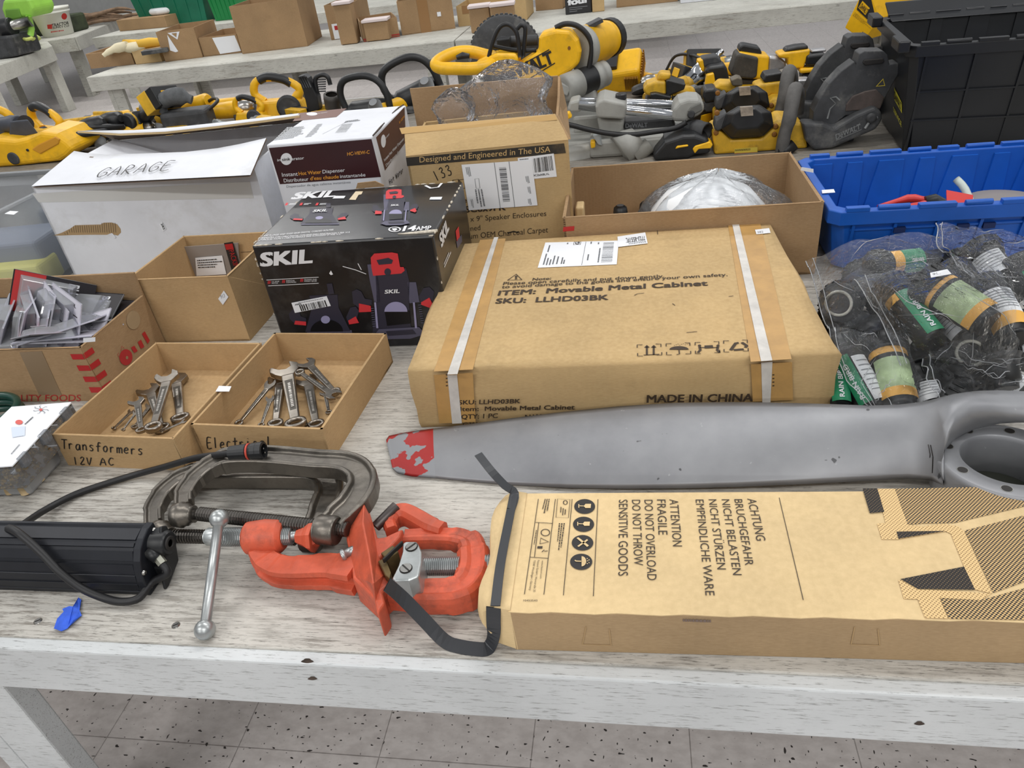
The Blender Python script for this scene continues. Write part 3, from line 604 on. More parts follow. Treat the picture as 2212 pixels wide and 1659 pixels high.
for x0 in (1258, 1838):
    p4 = [F(x0+8, 1353, 1), F(x0+58, 1358, 1), F(x0+62, 1393, 1), F(x0, 1391, 1)]
    for k in (1, 2, 3): b.ribbon([p4[k], p4[(k+1) % 4]], .0012, fb.v, mat('carton_crease', (176, 146, 104), .8))
scribble(b, [F(1475, 1334), F(1562, 1337), F(1562, 1346), F(1475, 1343)], 1, mat('faint_stamp', (120, 104, 96), .8), 4, 1, .6); b.obj('tab_cuts', fr)
b = MB(); inkm = mat('carton_print_ink', (62, 52, 42), .7)
for s, A, B, C in (('SENSITIVE GOODS', (1337, 1080.7), (1335.6, 1245), (1356.8, 1080)), ('DO NOT THROW', (1365, 1080.7), (1369.5, 1222), (1384, 1080.7)), ('DO NOT OVERLOAD', (1391.8, 1080.7), (1398.5, 1254), (1410.8, 1080.7)), ('FRAGILE', (1419, 1080), (1422.4, 1156), (1438.7, 1080)), ('ATTENTION', (1446, 1079.6), (1453.6, 1181), (1465.8, 1079.6)), ('EMPFINDLICHE WARE', (1502.4, 1080), (1524, 1287), (1520.6, 1080)), ('NICHT STÜRZEN', (1530.4, 1079.6), (1549.4, 1230.7), (1548.5, 1079.6)), ('NICHT BELASTEN', (1558.6, 1079.6), (1583.3, 1243), (1576.5, 1079.6)), ('BRUCHGEFAHR', (1586, 1079.3), (1609.6, 1222.3), (1604, 1079.3)), ('ACHTUNG', (1614, 1078), (1634, 1168.8), (1634, 1078)),
    ('www.festool.com', (1170.6, 1211.7), (1166.4, 1250.8), (1174.5, 1211.7)), ('Festool GmbH | Wertstraße 20', (1161.4, 1211), (1152, 1279.5), (1165.8, 1211)), ('73240 Wendlingen | Germany', (1153, 1211), (1142.8, 1276), (1157.4, 1211.5)), ('10453543', (1130.5, 1300), (1161, 1300), (1130.5, 1295.8))):
    text(b, s, T(*A), T(*B), T(*C), inkm, -.012 if s.isupper() and len(s) > 6 and not s[0].isdigit() else 0)
for A, B in (((1683, 1076), (1735, 1297)), ((1163, 1078.7), (1133, 1284.6)), ((1199.7, 1079), (1174.9, 1285.4)), ((1236, 1079), (1217, 1287)), ((1291.8, 1079.5), (1281.7, 1288.8)), ((1157, 1129.3), (1193.4, 1131.5)), ((1145.3, 1204.4), (1185, 1207)), ((1163.9, 1130), (1154.6, 1204))): b.ribbon([T(*A), T(*B)], .0008, (0, 0, 1), inkm)
cq = crop(T, 1120, 1050, 5.925)
b.ribbon([cq(x, y) for x, y in ((500, 170), (660, 178), (640, 412), (480, 405))], .0007, (0, 0, 1), inkm, True)
for quad, rws in (([(405, 170), (375, 370), (265, 400), (330, 170)], 3), ([(600, 480), (540, 900), (470, 880), (510, 480)], 3), ([(615, 310), (605, 395), (520, 395), (530, 265)], 3), ([(240, 570), (200, 815), (180, 815), (218, 570)], 1)):
    q = [cq(*p) for p in quad]; scribble(b, q, rws, inkm, 9, .9, .5)
b.ribbon([cq(x, y) for x, y in ((285, 670), (385, 720), (275, 745))], .0014, (0, 0, 1), inkm, True)
b.ribbon(ell(cq, 345, 600, 55, 42), .0011, (0, 0, 1), inkm, True); b.ribbon(ell(cq, 600, 215, 26, 26, 1, 12), .0011, (0, 0, 1), inkm, True)
b.poly([cq(x, y) for x, y in ((245, 775), (310, 775), (305, 805), (240, 805))], inkm); b.ribbon([cq(x, y) for x, y in ((300, 850), (330, 820), (335, 840), (375, 835))], .001, (0, 0, 1), inkm)
for cx, cy, rx, ry in ((1263, 1095, 22.5, 16), (1260.6, 1133.5, 22.8, 16.4), (1258.4, 1173.5, 23.3, 16.8), (1255.5, 1214.6, 24, 17.5)): b.poly(ell(T, cx, cy, rx, ry), mat('badge_ink', (44, 42, 42), .7))
bgm = M_['kraft4']; K = 2
for cx, cy in ((1263, 1095), (1260.6, 1133.5)):
    b.poly([T(cx+x, cy+y, K) for x, y in ((-2, .3), (2, -4.5), (14, -4.5), (13, 4.5), (2, 4.5))], bgm); b.poly([T(cx+x, cy+y, K) for x, y in ((-11, -1), (-2, -.6), (-2, .8), (-11, .6))], bgm); b.poly([T(cx+x, cy+y, K) for x, y in ((-13.5, -4), (-11.5, -4), (-11.5, 4), (-13.5, 4))], bgm)
cx, cy = 1258.4, 1173.5
for q in (((-11, 8), (-8, 10), (12, -4), (10, -7)), ((-13, -9), (-9, -11), (14, 7), (10, 10))): b.poly([T(cx+x, cy+y, K) for x, y in q], bgm)
cx, cy = 1255.5, 1214.6
b.poly(ell(lambda x, y, k=2: T(x, y, 2), cx+1, cy, 10, 11, 2, 14, -pi/2, pi/2), bgm); b.ribbon([T(cx+x, cy+y, K) for x, y in ((2, 0), (-11, -.5), (-13.5, -2.5))], .0016, (0, 0, 1), bgm)
for x, y in ((13, -6), (14, -1), (13, 5), (17, -3), (17, 3)): b.poly([T(cx+x+i, cy+y+j, K) for i, j in ((-1, -1), (1, -1), (1.2, 1), (-.8, 1))], bgm)
c7 = crop(T, 1600, 820, 2.513)
D1, D2, D3 = halftone('dense_halftone', (206, 172, 118), (46, 42, 40), .0030, .02), halftone('light_halftone', (222, 190, 136), (140, 112, 76), .0030, -.75), halftone('solid_halftone', (120, 100, 74), (40, 37, 36), .0030, 1.2)
RX = fb.at(1, 0, 0)
for m_, pl in ((D2, ((740, 595), (835, 595), (905, 790), (985, 800), (1100, 785), (1180, 800), (1215, 830), (1365, 1165), (1260, 1140), (1140, 840), (1110, 826), (850, 870), (765, 870), (740, 785), (785, 780))), (D2, ((855, 1092), (935, 1090), (962, 1141), (1150, 1150), (1360, 1165), (1300, 1200), (1080, 1190), (1125, 1300), (1000, 1297), (960, 1195), (885, 1192))),
    (D3, ((660, 595), (740, 595), (778, 722), (700, 730))), (D1, ((835, 595), (1900, 575), (1900, 560+40), (1538, 690), (1160, 780), (990, 783), (905, 790))), (D3, ((845, 830), (1110, 826), (855, 868))), (D3, ((865, 1088), (1210, 1020), (1270, 1146), (960, 1141))), (D1, ((1215, 822), (1538, 740), (1900, 650), (1900, 1000), (1538, 1100), (1370, 1160))), (D1, ((1080, 1188), (1300, 1200), (1538, 1135), (1900, 1040), (1900, 1315), (1538, 1308), (1130, 1300)))):
    b.poly([c7(*p, 1.8 if m_ is D3 else 1) for p in pl], m_)
b.obj('print', fr)
b = MB(); SB = mat('black_strapping', (48, 50, 54), .45)
def band(pts, w, nrm): 
    rows = []; pp, ts = b.frames(pts)
    for p, t_ in zip(pp, ts):
        sd = t_.cross(V(nrm)).normalized()*w/2; up = sd.cross(t_).normalized()*.0006; rows.append([p-sd+up, p+sd+up, p+sd-up, p-sd-up])
    b.grid(rows, SB, False, True)
band(smooth_path([P(1033, 981, .80), P(1062, 1018, .795), P(1090, 1048, .782), P(1112, 1066, .771), P(1104, 1100, .770)], 4), .0115, (.2, -.4, 1))
band(smooth_path([P(1110, 1068, .771), P(1100, 1120, .770), P(1086, 1190, .771), P(1078, 1240, .771), P(1070, 1309, .768)], 4), .0115, (0, 0, 1))
band(smooth_path([P(1066, 1312, .766), P(1066, 1340, .745), P(1066, 1372, .715), P(1058, 1396, .6935), P(1044, 1403, .693), P(995, 1397, .693), P(960, 1384, .696), P(915, 1338, .722), P(870, 1292, .752), P(836, 1262, .778)], 4), .017, (.1, -.3, 1)); b.obj('loose_strap', fr)
# ================================================================== helpers for things laid between two points
def lay(root, a, b, L, up=(0, 0, 1), sc=None, label=None):
    """lay a thing modelled along +x (length L, origin at its middle) from a to b"""
    a, b = V(a), V(b); x = (b-a).normalized(); z = V(up); z = (z-x*z.dot(x)).normalized(); y = z.cross(x)
    root.location = (a+b)/2; root.rotation_euler = M((x, y, z)).transposed().to_euler()
    s = sc or (b-a).length/L; root.scale = (s, s, s) if isinstance(s, (int, float)) else s
    if label: root['label'] = label
    return root
def tagq(face, x, y, w, h, k=1, sk=0): return [face(x, y+h, k), face(x+w, y+h-sk, k), face(x+w, y-sk, k), face(x, y, k)]
# ================================================================== big flat carton with strapping
mt = Carton([(875, 800), (1797, 752), (1692, 480), (1000, 520)], .812)
r_ = mt.root('flat_carton', 'big flat tan carton with white straps behind the propeller', 'box')
TAN = M_['kraft2']
b = MB()
def wob(i, j, z, k): p = mt.at(i, j, z); return p+V((.004*sin(7*i+5*j+k), .003*sin(9*j+4*i+2*k), .002*sin(6*i-7*j+k) if z > .75 else 0))
N = 16; ed = [(-1+2*i/N, -1) for i in range(N)]+[(1, -1+2*i/N) for i in range(N)]+[(1-2*i/N, 1) for i in range(N)]+[(-1, 1-2*i/N) for i in range(N)]
rows = [[wob(i, j, z, k) if kk else mt.at(i*.985, j*.985, z) for i, j in ed] for z, k, kk in ((TZ+.0005, 0, 0), (TZ+.012, .5, 1), (.73, 1.2, 1), (.77, 2.0, 1), (.805, .4, 1))]
rows.append([mt.at(i*.988, j*.986, .8118) for i, j in ed]); rows.append([mt.at(i*.9, j*.9, .812) for i, j in ed])
b.grid(rows, TAN, True, True); b.add(rows[-1], [tuple(range(len(ed)))], TAN); b.add(rows[0], [tuple(range(len(ed)-1, -1, -1))], TAN); b.obj('body', r_)
T = Face(mt.at(0, 0, .8122), (0, 0, 1)); F = Face(mt.front.p-mt.v*.0045, -mt.v)
tc = crop(T, 860, 460, 2.304); fc = crop(F, 860, 460, 2.304)
pk = mat('dark_brown_print', (58, 44, 30), .7)
b = MB()
for s, A, B, C, w in (('ITEM:  Movable Metal Cabinet', (497, 412), (1540, 362), (506, 388), .022), ('SKU:  LLHD03BK', (485, 452), (1045, 433), (493, 427), .022), ('Note:', (668, 338), (760, 333), (672, 325), .012), ('Please open carefully and put down gently.', (522, 360), (1325, 322), (527, 345), .008), ('to avoid damage to the goods and ensure your own safety.', (515, 377), (1640, 315), (520, 362), .008)): text(b, s, tc(*A), tc(*B), tc(*C), pk, w*1.3)
b.ribbon([tc(x, y) for x, y in ((545, 336), (616, 334), (588, 306))], .003, (0, 0, 1), pk, True); text(b, '!', tc(582, 331), tc(592, 330), tc(583, 314), pk, .02)
for x0, y0 in ((1190, 658), (1334, 652), (1478, 646), (1620, 638)):
    w, h = 118, 56
    for cx, cy, sx, sy in ((x0, y0, 1, 1), (x0+w, y0-4, -1, 1), (x0+2, y0+h, 1, -1), (x0+w+4, y0+h-5, -1, -1)): b.ribbon([tc(cx+sx*26, cy), tc(cx, cy), tc(cx, cy+sy*14)], .0016, (0, 0, 1), pk)
b.ribbon([tc(1222, 709), tc(1300, 705)], .002, (0, 0, 1), pk)
for x in (1238, 1272): b.ribbon([tc(x, 708), tc(x, 668)], .003, (0, 0, 1), pk); b.poly([tc(x-14, 672), tc(x+14, 671), tc(x, 659)], pk)
b.poly(ell(lambda x, y, k=1: tc(x, y), 1398, 682, 48, 17, 1, 14, pi, 2*pi), pk); b.ribbon([tc(1398, 682), tc(1400, 704), tc(1386, 707)], .0018, (0, 0, 1), pk)
for k in range(9): b.poly([tc(1372+k*9+i, 661-(k % 3)*3-k*.6+j) for i, j in ((0, 0), (5, -1), (4, 3))], pk)
for x, d in ((1500, 1), (1592, -1)):
    b.poly(ell(lambda u_, v_, k=1: tc(u_, v_), x, 662, 8, 5), pk); b.ribbon([tc(x, 667), tc(x+4*d, 684), tc(x-8*d, 697)], .004, (0, 0, 1), pk); b.ribbon([tc(x+2*d, 671), tc(x+26*d, 672)], .002, (0, 0, 1), pk)
b.poly([tc(1524, 662), tc(1566, 660), tc(1568, 674), tc(1526, 676)], pk)
for p_ in ([(1655, 685), (1680, 650), (1695, 648)], [(1710, 646), (1735, 662), (1728, 672)], [(1720, 680), (1670, 684)]): b.ribbon([tc(*q) for q in p_], .005, (0, 0, 1), pk)
for p_ in ([(1175, 412), (1190, 404), (1225, 400)], [(1645, 417), (1668, 414)], [(1435, 597), (1488, 592)], [(1365, 452), (1378, 462)], [(1290, 88), (1292, 108)]): b.ribbon([tc(*q) for q in p_], .0014, (0, 0, 1), pk)
b.obj('print', r_)
b = MB()
for s, A, B, C, w in (('SKU: LLHD03BK', (302, 952), (607, 945), (303, 930), .02), ('Item:  Movable Metal Cabinet', (310, 985), (877, 975), (310, 963), .018), ('QTY: 1 PC', (315, 1024), (495, 1018), (316, 1001), .02), ('N.W.', (632, 1024), (718, 1020), (633, 1002), .02), ('G.W.', (322, 1062), (400, 1060), (323, 1040), .02), ('MADE IN CHINA', (1238, 942), (1762, 936), (1240, 903), .025)): text(b, s, fc(*A), fc(*B), fc(*C), pk, w*1.2)
for x in (238, 1862):
    for k in range(4): b.ribbon([fc(x, 805+k*18), fc(x+10, 804+k*18)], .0022, mt.v, pk)
b.obj('front_print', r_)
tapm = mat('brown_packing_tape', (184, 144, 86), .42, var=.06, vs=30); strm = mat('white_strapping', (206, 202, 196), .5, var=.08, vs=30)
for q, q2 in ((((408, 135), (535, 128), (372, 780), (178, 790)), ((178, 806), (372, 795), (386, 1040), (205, 1046))), (((1640, 50), (1800, 42), (1958, 728), (1755, 742)), ((1755, 752), (1960, 742), (1965, 930), (1765, 938)))):
    b = MB(); b.ext([tc(*p, .2) for p in q], (0, 0, .0004), tapm); b.ext([fc(*p, .2) for p in q2], -mt.v*.0004, tapm); b.obj('packing_tape', r_)
for q, q2 in ((((478, 125), (499, 124), (296, 806), (246, 808)), ((246, 806), (294, 804), (318, 1044), (270, 1046))), (((1660, 48), (1693, 46), (1862, 738), (1806, 742)), ((1806, 742), (1862, 738), (1852, 940), (1812, 942)))):
    b = MB(); b.ext([tc(*p, 1.2) for p in q], (0, 0, .0009), strm); b.ext([fc(*p, .9) for p in q2], -mt.v*.0009, strm); b.obj('strap', r_)
lb = [tc(x, y, .8) for x, y in ((695, 275), (1088, 258), (1098, 140), (733, 150))]
so = sticker(r_, lb, name='shipping_label', n=(0, 0, 1)); gp = mat('label_grey_print', (92, 94, 98), .6)
def lq(x, y): return lb[0]+(lb[1]-lb[0])*x*(1-y)+(lb[2]-lb[3])*x*y+(lb[3]-lb[0])*y+V((0, 0, .0011))
b = MB(); rg = random.Random(4)
for k in range(16):
    y0 = .1+k*.052; w = rg.choice((.012, .02, .03)); b.poly([lq(.80, y0), lq(.94, y0), lq(.94, y0+w), lq(.80, y0+w)], M_['greyink'])
b.ribbon([lq(.56, .02), lq(.56, .98)], .0008, (0, 0, 1), gp)
for x, y, L in ((.05, .1, .5), (.09, .08, .35), (.13, .08, .3), (.17, .1, .42), (.22, .1, .3), (.28, .1, .4), (.31, .1, .25), (.61, .2, .3), (.75, .1, .75), (.62, .88, .1), (.72, .86, .12), (.3, .9, .07), (.06, .6, .3)): scribble(b, [lq(x, y), lq(x, y+L), lq(x+.025, y+L), lq(x+.025, y)], 1, gp, int(x*100), 1, .7)
b.ribbon([lq(.40, .86), lq(.40, .99), lq(.49, .99), lq(.49, .86)], .0012, (0, 0, 1), pk, True); text(b, 'G', lq(.475, .88), lq(.475, .97), lq(.415, .88), M_['ink'], .03); b.obj('label_print', so)
q = [tc(x, y, 1.6) for x, y in ((1095, 173), (1242, 155), (1230, 101), (1092, 122))]; so = sticker(r_, q, name='stock_label', n=(0, 0, 1))
b = MB(); text(b, '7723-8551FL', tc(1226, 120, 2.6), tc(1133, 131, 2.6), tc(1230, 141, 2.6), M_['ink'], .01); scribble(b, [tc(x, y, 2.6) for x, y in ((1236, 152), (1110, 166), (1108, 148), (1232, 143))], 2, M_['greyink'], 3, 1, .5); b.obj('label_print', so)
so = sticker(r_, [tc(x, y, 1.6) for x, y in ((1783, 110), (1853, 103), (1846, 80), (1776, 88))], n=(0, 0, 1)); 
b = MB(); text(b, '382', tc(1788, 106, 2.6), tc(1818, 103, 2.6), tc(1786, 96, 2.6), M_['greyink']); b.obj('label_print', so)
# ================================================================== wrench trays
def pricetag(parent, face, x, y, w, h, k=1, sk=0): return sticker(parent, tagq(face, x, y, w, h, k, sk), n=face.n)
tr = Carton([(109, 938), (373, 946), (555, 740), (327, 738)], .760); r1 = tr.root('cardboard_tray', 'left one of the two open cardboard wrench trays, marked 12V AC', 'tray', 'wrench trays'); tr.tray(M_['kraft'], .0045)
F = Face(tr.front.p, -tr.v); c2 = crop(F, 100, 680, 2.911); b = MB()
pen(b, 'Transformers', c2(100, 840), c2(620, 880), c2(96, 782), -tr.v, .0021, M_['marker']); pen(b, '12V', c2(172, 940), c2(300, 942), c2(168, 893), -tr.v, .0021, M_['marker']); pen(b, 'AC', c2(340, 945), c2(440, 945), c2(338, 900), -tr.v, .0021, M_['marker']); b.obj('handwriting', r1)
el = Carton([(411, 917), (691, 926), (837, 720), (591, 718)], .757); el.v = el.v; r2 = el.root('cardboard_tray', 'right one of the two open cardboard wrench trays, marked Electrical', 'tray', 'wrench trays'); el.tray(M_['kraft'], .0045)
F = Face(el.front.p, -el.v); c2 = crop(F, 100, 680, 2.911); b = MB(); pen(b, 'Electrical', c2(1012, 838), c2(1425, 832), c2(1008, 772), -el.v, .0021, M_['marker']); b.obj('handwriting', r2)
b = MB(); q = [P(466, 846, .7595), P(495, 846, .7595), P(500, 835, .7595), P(473, 834, .7595)]; sticker(r2, q, n=(0, 0, 1))
WM = mat('wrench_steel', (150, 143, 134), .3, 1.0, var=.12, vs=50); WG = mat('wrench_stamping', (196, 192, 186), .35, .9); WD = mat('wrench_panel', (100, 96, 90), .45, .9)
def wrench():
    t = thing('combination_wrench', 'w', 'wrench'); L = .2
    b = MB(); n = 12
    o1 = [(.064, -.0085), (.078, -.0175), (.092, -.0185), (.1045, -.0125), (.1045, -.0105), (.088, -.0075), (.083, .0), (.088, .0075), (.1035, .0125), (.101, .0165), (.09, .0195), (.077, .017), (.064, .0085)]
    ca, sa = cos(.26), sin(.26); o1 = [(.08+(x-.08)*ca-y*sa, (x-.08)*sa+y*ca) for x, y in o1]; o1[0] = (.062, -.0078); o1[-1] = (.062, .0078)
    b.ext([V((x, y, -.004)) for x, y in o1], (0, 0, .008), WM); b.obj('open_jaw', t, bevel=.0015)
    b = MB(); b.prism([V((-.075, -.0055, -.003)), V((.066, -.0082, -.0035)), V((.066, .0082, -.0035)), V((-.075, .0055, -.003))], [V((-.075, -.0055, .003)), V((.066, -.0082, .0035)), V((.066, .0082, .0035)), V((-.075, .0055, .003))], WM); sh = b.obj('shank', t, bevel=.0016)
    b = MB(); b.ext([V((-.05, -.0036, .0028)), V((.045, -.005, .0034)), V((.045, .005, .0034)), V((-.05, .0036, .0028))], (0, 0, .0003), WD); rg = random.Random(3)
    x = -.04
    while x < .036: w = rg.uniform(.002, .0045); b.box((x, 0, .0036), (w, .0032, .0005), WG); x += w+.002
    b.obj('stamped_panel', sh)
    b = MB(); seq = [(.0128, -.0045), (.0128, .0045), (.0082, .005), (.0078, .0), (.0082, -.005), (.0128, -.0045)]
    c = V((-.087, 0, 0)); rows = [[c+V((r*cos(2*pi*k/24), r*sin(2*pi*k/24), z)) for k in range(24)] for r, z in seq]; b.grid(rows, WM, True, True); b.obj('ring_end', t)
    return t
wp = Proto(wrench()); wl = 'combination wrenches in the two trays'
def wr(h, tl, lab, za, zb, wf=1.0):
    o = wp.root if not wp.used else dup(wp.root); wp.used = True; a, b_ = P(*tl, zb), P(*h, za); s = (b_-a).length/.2
    lay(o, a, b_, .2, sc=(s, s*wf*1.25, s*min(wf*1.2, 1.5)), label=lab); o['group'] = wl
Tn, En = 'in the left cardboard tray', 'in the right cardboard tray'
for h, tl, lab, za, zb, wf in (((380, 814), (391, 911), 'wrench lying rightmost '+Tn+', pointing away', .705, .70, 1.25), ((321, 836), (352, 932), 'wrench with head half hidden behind others '+Tn, .712, .70, 1.1), ((287, 886), (243, 928), 'leftmost slanting wrench '+Tn, .708, .70, 1.2), ((296, 889), (264, 931), 'second slanting wrench from the left '+Tn, .722, .708, 1.2), ((328, 872), (288, 926), 'short wrench under the pile '+Tn, .704, .70, 1.1), ((296, 862), (306, 934), 'wrench with broad open head at front left '+Tn, .736, .716, 1.35), ((366, 806), (329, 932), 'longest wrench lying on top '+Tn, .734, .722, 1.05), ((402, 909), (346, 934), 'wrench lying crosswise at the front right '+Tn, .716, .712, 1.2)): wr(h, tl, lab, za, zb, wf)
for h, tl, lab, za, zb, wf in (((590, 824), (511, 921), 'long wrench on edge leftmost '+En, .722, .704, .8), ((586, 857), (563, 922), 'short wrench second from left '+En, .716, .70, 1.0), ((606, 812), (595, 924), 'wrench left of the largest one '+En, .706, .70, 1.05), ((664, 816), (685, 926), 'dark wrench right of the largest one '+En, .706, .70, 1.1), ((702, 846), (711, 894), 'small wrench against the right wall '+En, .706, .70, 1.1), ((619, 791), (641, 926), 'largest wrench in the middle '+En, .722, .712, 1.15), ((660, 780), (728, 852), 'wrench slanting to the right wall '+En, .728, .708, 1.15)): wr(h, tl, lab, za, zb, wf)
wr((725, 858), (643, 801), 'bright small wrench with its ring end up, on top '+En, .732, .746, 1.0)
# ================================================================== brown carton with packing slips
bc = Carton([(270, 605), (525, 598), (553, 503), (382, 514)], .848, w=.243, d=.245, keep='FL'); r_ = bc.root('open_carton', 'open tan carton holding packing slips, behind the wrench trays', 'box'); bc.tray(M_['kraft'], .005)
F = bc.front; so = sticker(r_, [F(472, 645), F(482, 658), F(494, 641), F(484, 627)], n=F.n); b = MB(); text(b, '913', F(478, 645, 2), F(487, 641, 2), F(476, 637, 2), M_['greyink']); b.obj('label_print', so)
yb = bc.at(0, .86, 0).y
def PB(x, y, d=0): return PY(x, y, yb-d)
sl = thing('packing_slip', 'clear packing slip pouch with white label inside the open carton', 'packing slip', PB(455, 600))
b = MB(); qd = [PB(407, 640), PB(522, 640), PB(514, 525), PB(391, 534)]; b.ext(qd, (0, .003, 0), mat('grey_poly_pouch', (146, 138, 132), .3, var=.05)); b.obj('pouch', sl)
b = MB(); b.ext([PB(425, 596, .002), PB(489, 592, .002), PB(480, 552, .002), PB(422, 557, .002)], (0, -.0008, 0), M_['paper']); lo = b.obj('white_label', sl)
b = MB(); scribble(b, [PB(428, 580, .0045), PB(482, 578, .0045), PB(478, 556, .0045), PB(425, 560, .0045)], 4, M_['ink'], 8, 1, .4); b.obj('label_print', lo)
b = MB(); b.ext([PB(508, 610, .002), PB(528, 606, .002), PB(503, 522, .002), PB(484, 525, .002)], (0, -.0008, 0), M_['ink']); bd = b.obj('dark_band', sl)
b = MB(); b.poly([PB(489, 540, .004), PB(505, 538, .004), PB(502, 526, .004), PB(485, 528, .004)], M_['red']); text(b, 'PACKING LIST', PB(494, 542, .004), PB(516, 610, .004), PB(505, 538, .004), M_['red'], .0); b.obj('band_print', bd)
s2_ = thing('packing_slip', 'white ruled paper slip behind the clear pouch in the open carton', 'packing slip', PB(540, 580)); b = MB(); b.ext([PB(530, 640, -.012), PB(552, 640, -.012), PB(549, 521, -.012), PB(512, 523, -.012)], (0, .002, 0), M_['paper']); o_ = b.obj('paper', s2_)
b = MB(); [b.ribbon([PB(520+k*3, 545+k*18, -.0095), PB(548, 543+k*18, -.0095)], .0009+.002*(k == 3), (0, 1, 0), M_['ink']) for k in range(4)]; b.obj('ruled_lines', o_)
# ================================================================== glossy black router carton
sk = Carton([(543, 531), (944, 507), (978, 391), (629, 414)], .93, w=.37, d=.31, keep='FL'); r_ = sk.root('router_carton', 'glossy black power tool carton with worn white edges', 'box')
BK = mat('glossy_black_carton', (24, 24, 27), .3, var=.1, dirt=(70, 70, 72), dsc=9, damt=.5, coat=.25); sk.solid(BK, .004)
F, T, S = sk.front, sk.top, sk.right; f = crop(F, 500, 380, 3.95); t = crop(T, 500, 380, 3.95); s = crop(S, 500, 380, 3.95)
WP = mat('white_carton_print', (226, 226, 228), .5); RP = mat('router_red_print', (206, 52, 58), .5); GP = mat('router_grey_print', (86, 84, 104), .45); GD = mat('router_dark_print', (48, 46, 60), .45); GL = mat('router_light_print', (150, 146, 180), .4)
b = MB(); text(b, 'SKIL', f(255, 768), f(683, 738), f(258, 650), WP, .045); b.ribbon([f(300, 887), f(745, 862)], .0012, sk.v, WP); b.ribbon([f(315, 937), f(745, 914)], .0012, sk.v, WP)
for x, y, ln in ((310, 920, ('14 AMP', 'MOTOR')), (433, 912, ('DIGITAL', 'CONTROLS')), (588, 902, ('PLUNGE AND', 'FIXED BASE'))):
    for k in range(3): b.poly([f(x+k*9, y), f(x+5+k*9, y), f(x+9+k*9, y-26), f(x+4+k*9, y-26)], RP)
    w = 14*len(ln[1])*.75
    for k, q in enumerate(ln): text(b, q, f(x+36, y-14+k*14), f(x+36+w*len(q)/len(ln[1]), y-16+k*14), f(x+36, y-25+k*14), WP)
def router(g, big, A, sc, kx=1.0, ky=1.0, sh=0):
    """printed picture of a router; A is its own origin in the crop"""
    q = lambda x, y, k=1: g(A[0]+(x+sh*y)*sc*kx, A[1]+y*sc*ky, k)
    pl = lambda pts, m, k=1: b.poly([q(x, y, k) for x, y in pts], m)
    if big:
        pl([(30, 180), (60, 130), (290, 130), (320, 250), (315, 420), (330, 620), (370, 700), (0, 710), (40, 420)], GD)
        pl([(-40, 100), (20, 95), (60, 250), (70, 420), (20, 420), (-20, 230)], GP); pl([(300, 250), (375, 250), (405, 420), (320, 430)], GP)
        pl([(-170, 330), (-130, 310), (-90, 330), (-60, 390), (0, 400), (0, 440), (-110, 470), (-160, 430)], GD, 1.5); pl([(-110, 430), (-10, 450), (-5, 500), (-110, 505)], RP, 2)
        pl([(400, 370), (440, 300), (490, 290), (530, 330), (520, 400), (420, 440)], GD, 1.5); pl([(420, 420), (490, 380), (520, 440), (500, 470), (420, 440)], RP, 2)
        pl([(-10, 40), (20, 5), (170, -5), (220, 5), (240, 120), (270, 120), (280, 150), (250, 175), (10, 195), (-5, 120)], RP, 1.6); pl([(40, 60), (140, 40), (180, 60), (170, 90), (60, 100)], GD, 2.4)
        b.poly(ell(lambda x, y, k=2.4: q(x, y, 2.4), 135, 160, 28, 30), GD)
        text(b, 'SKIL', q(110, 345, 2.4), q(235, 338, 2.4), q(115, 312, 2.4), WP, .03)
        b.poly(ell(lambda x, y, k=2: q(x, y, 2.2), 205, 500, 98, 85, 2, 16, pi, 2*pi), GL); pl([(110, 500), (320, 490), (330, 600), (130, 620)], mat('print_black', (14, 14, 18), .4), 2.1)
        for x in (20, 350): pl([(x, 420), (x+16, 420), (x+36, 640), (x+18, 640)], GL, 2.3); 
        for k in range(9): pl([(-10+k*2, 470+k*19), (16+k*2, 468+k*19), (16+k*2, 474+k*19), (-10+k*2, 476+k*19)], GP, 2); pl([(395+k*3, 440+k*19), (420+k*3, 438+k*19), (420+k*3, 444+k*19), (395+k*3, 446+k*19)], GP, 2)
        pl([(60, 650), (400, 630), (460, 690), (330, 730), (100, 735), (20, 700)], GP, 2.2); pl([(120, 665), (350, 650), (380, 690), (140, 705)], GD, 2.6)
    else:
        pl([(40, 0), (300, -10), (310, 110), (420, 330), (0, 340), (60, 120)], GD); pl([(20, 330), (430, 320), (440, 360), (10, 370)], GP)
        pl([(-150, 170), (-110, 120), (-60, 130), (-40, 190), (10, 210), (10, 240), (-90, 260), (-140, 220)], GD, 1.5); pl([(-90, 230), (10, 240), (10, 275), (-100, 265)], RP, 2)
        pl([(380, 200), (420, 110), (470, 100), (500, 140), (480, 210), (400, 250)], GD, 1.5); pl([(400, 230), (470, 190), (500, 250), (410, 265)], RP, 2)
        b.poly(ell(lambda x, y, k=2: q(x, y, 2.1), 190, 220, 42, 36), GL); b.poly(ell(lambda x, y, k=2: q(x, y, 1.8), 200, 330, 150, 110, 1, 16, pi, 2*pi), mat('print_black', (14, 14, 18), .4))
        pl([(200, -110), (250, -115), (270, -20), (220, -10)], GD, 1.5)
router(f, True, (1200, 655), 1.0); router(f, False, (630, 1020), .92)
b.poly([f(x, y, 1.2) for x, y in ((835, 830), (850, 805), (868, 838), (850, 845))], WP); b.ribbon([f(950, 770, 1.2), f(1060, 800, 1.2), f(1150, 835, 1.2)], .0016, sk.v, WP); b.ribbon([f(1080, 745, 1.2), f(1110, 800, 1.2)], .0016, sk.v, WP)
b.obj('front_print', r_)
b = MB(); text(b, 'SKIL', t(512, 200), t(872, 180), t(566, 142), WP, .045); b.poly([t(x, y) for x, y in ((862, 196), (960, 194), (975, 173), (885, 173))], WP); b.poly([t(x, y) for x, y in ((1003, 206), (1060, 135), (1122, 135), (1110, 160), (1085, 165), (1060, 208))], mat('torn_carton_paper', (214, 196, 166), .8))
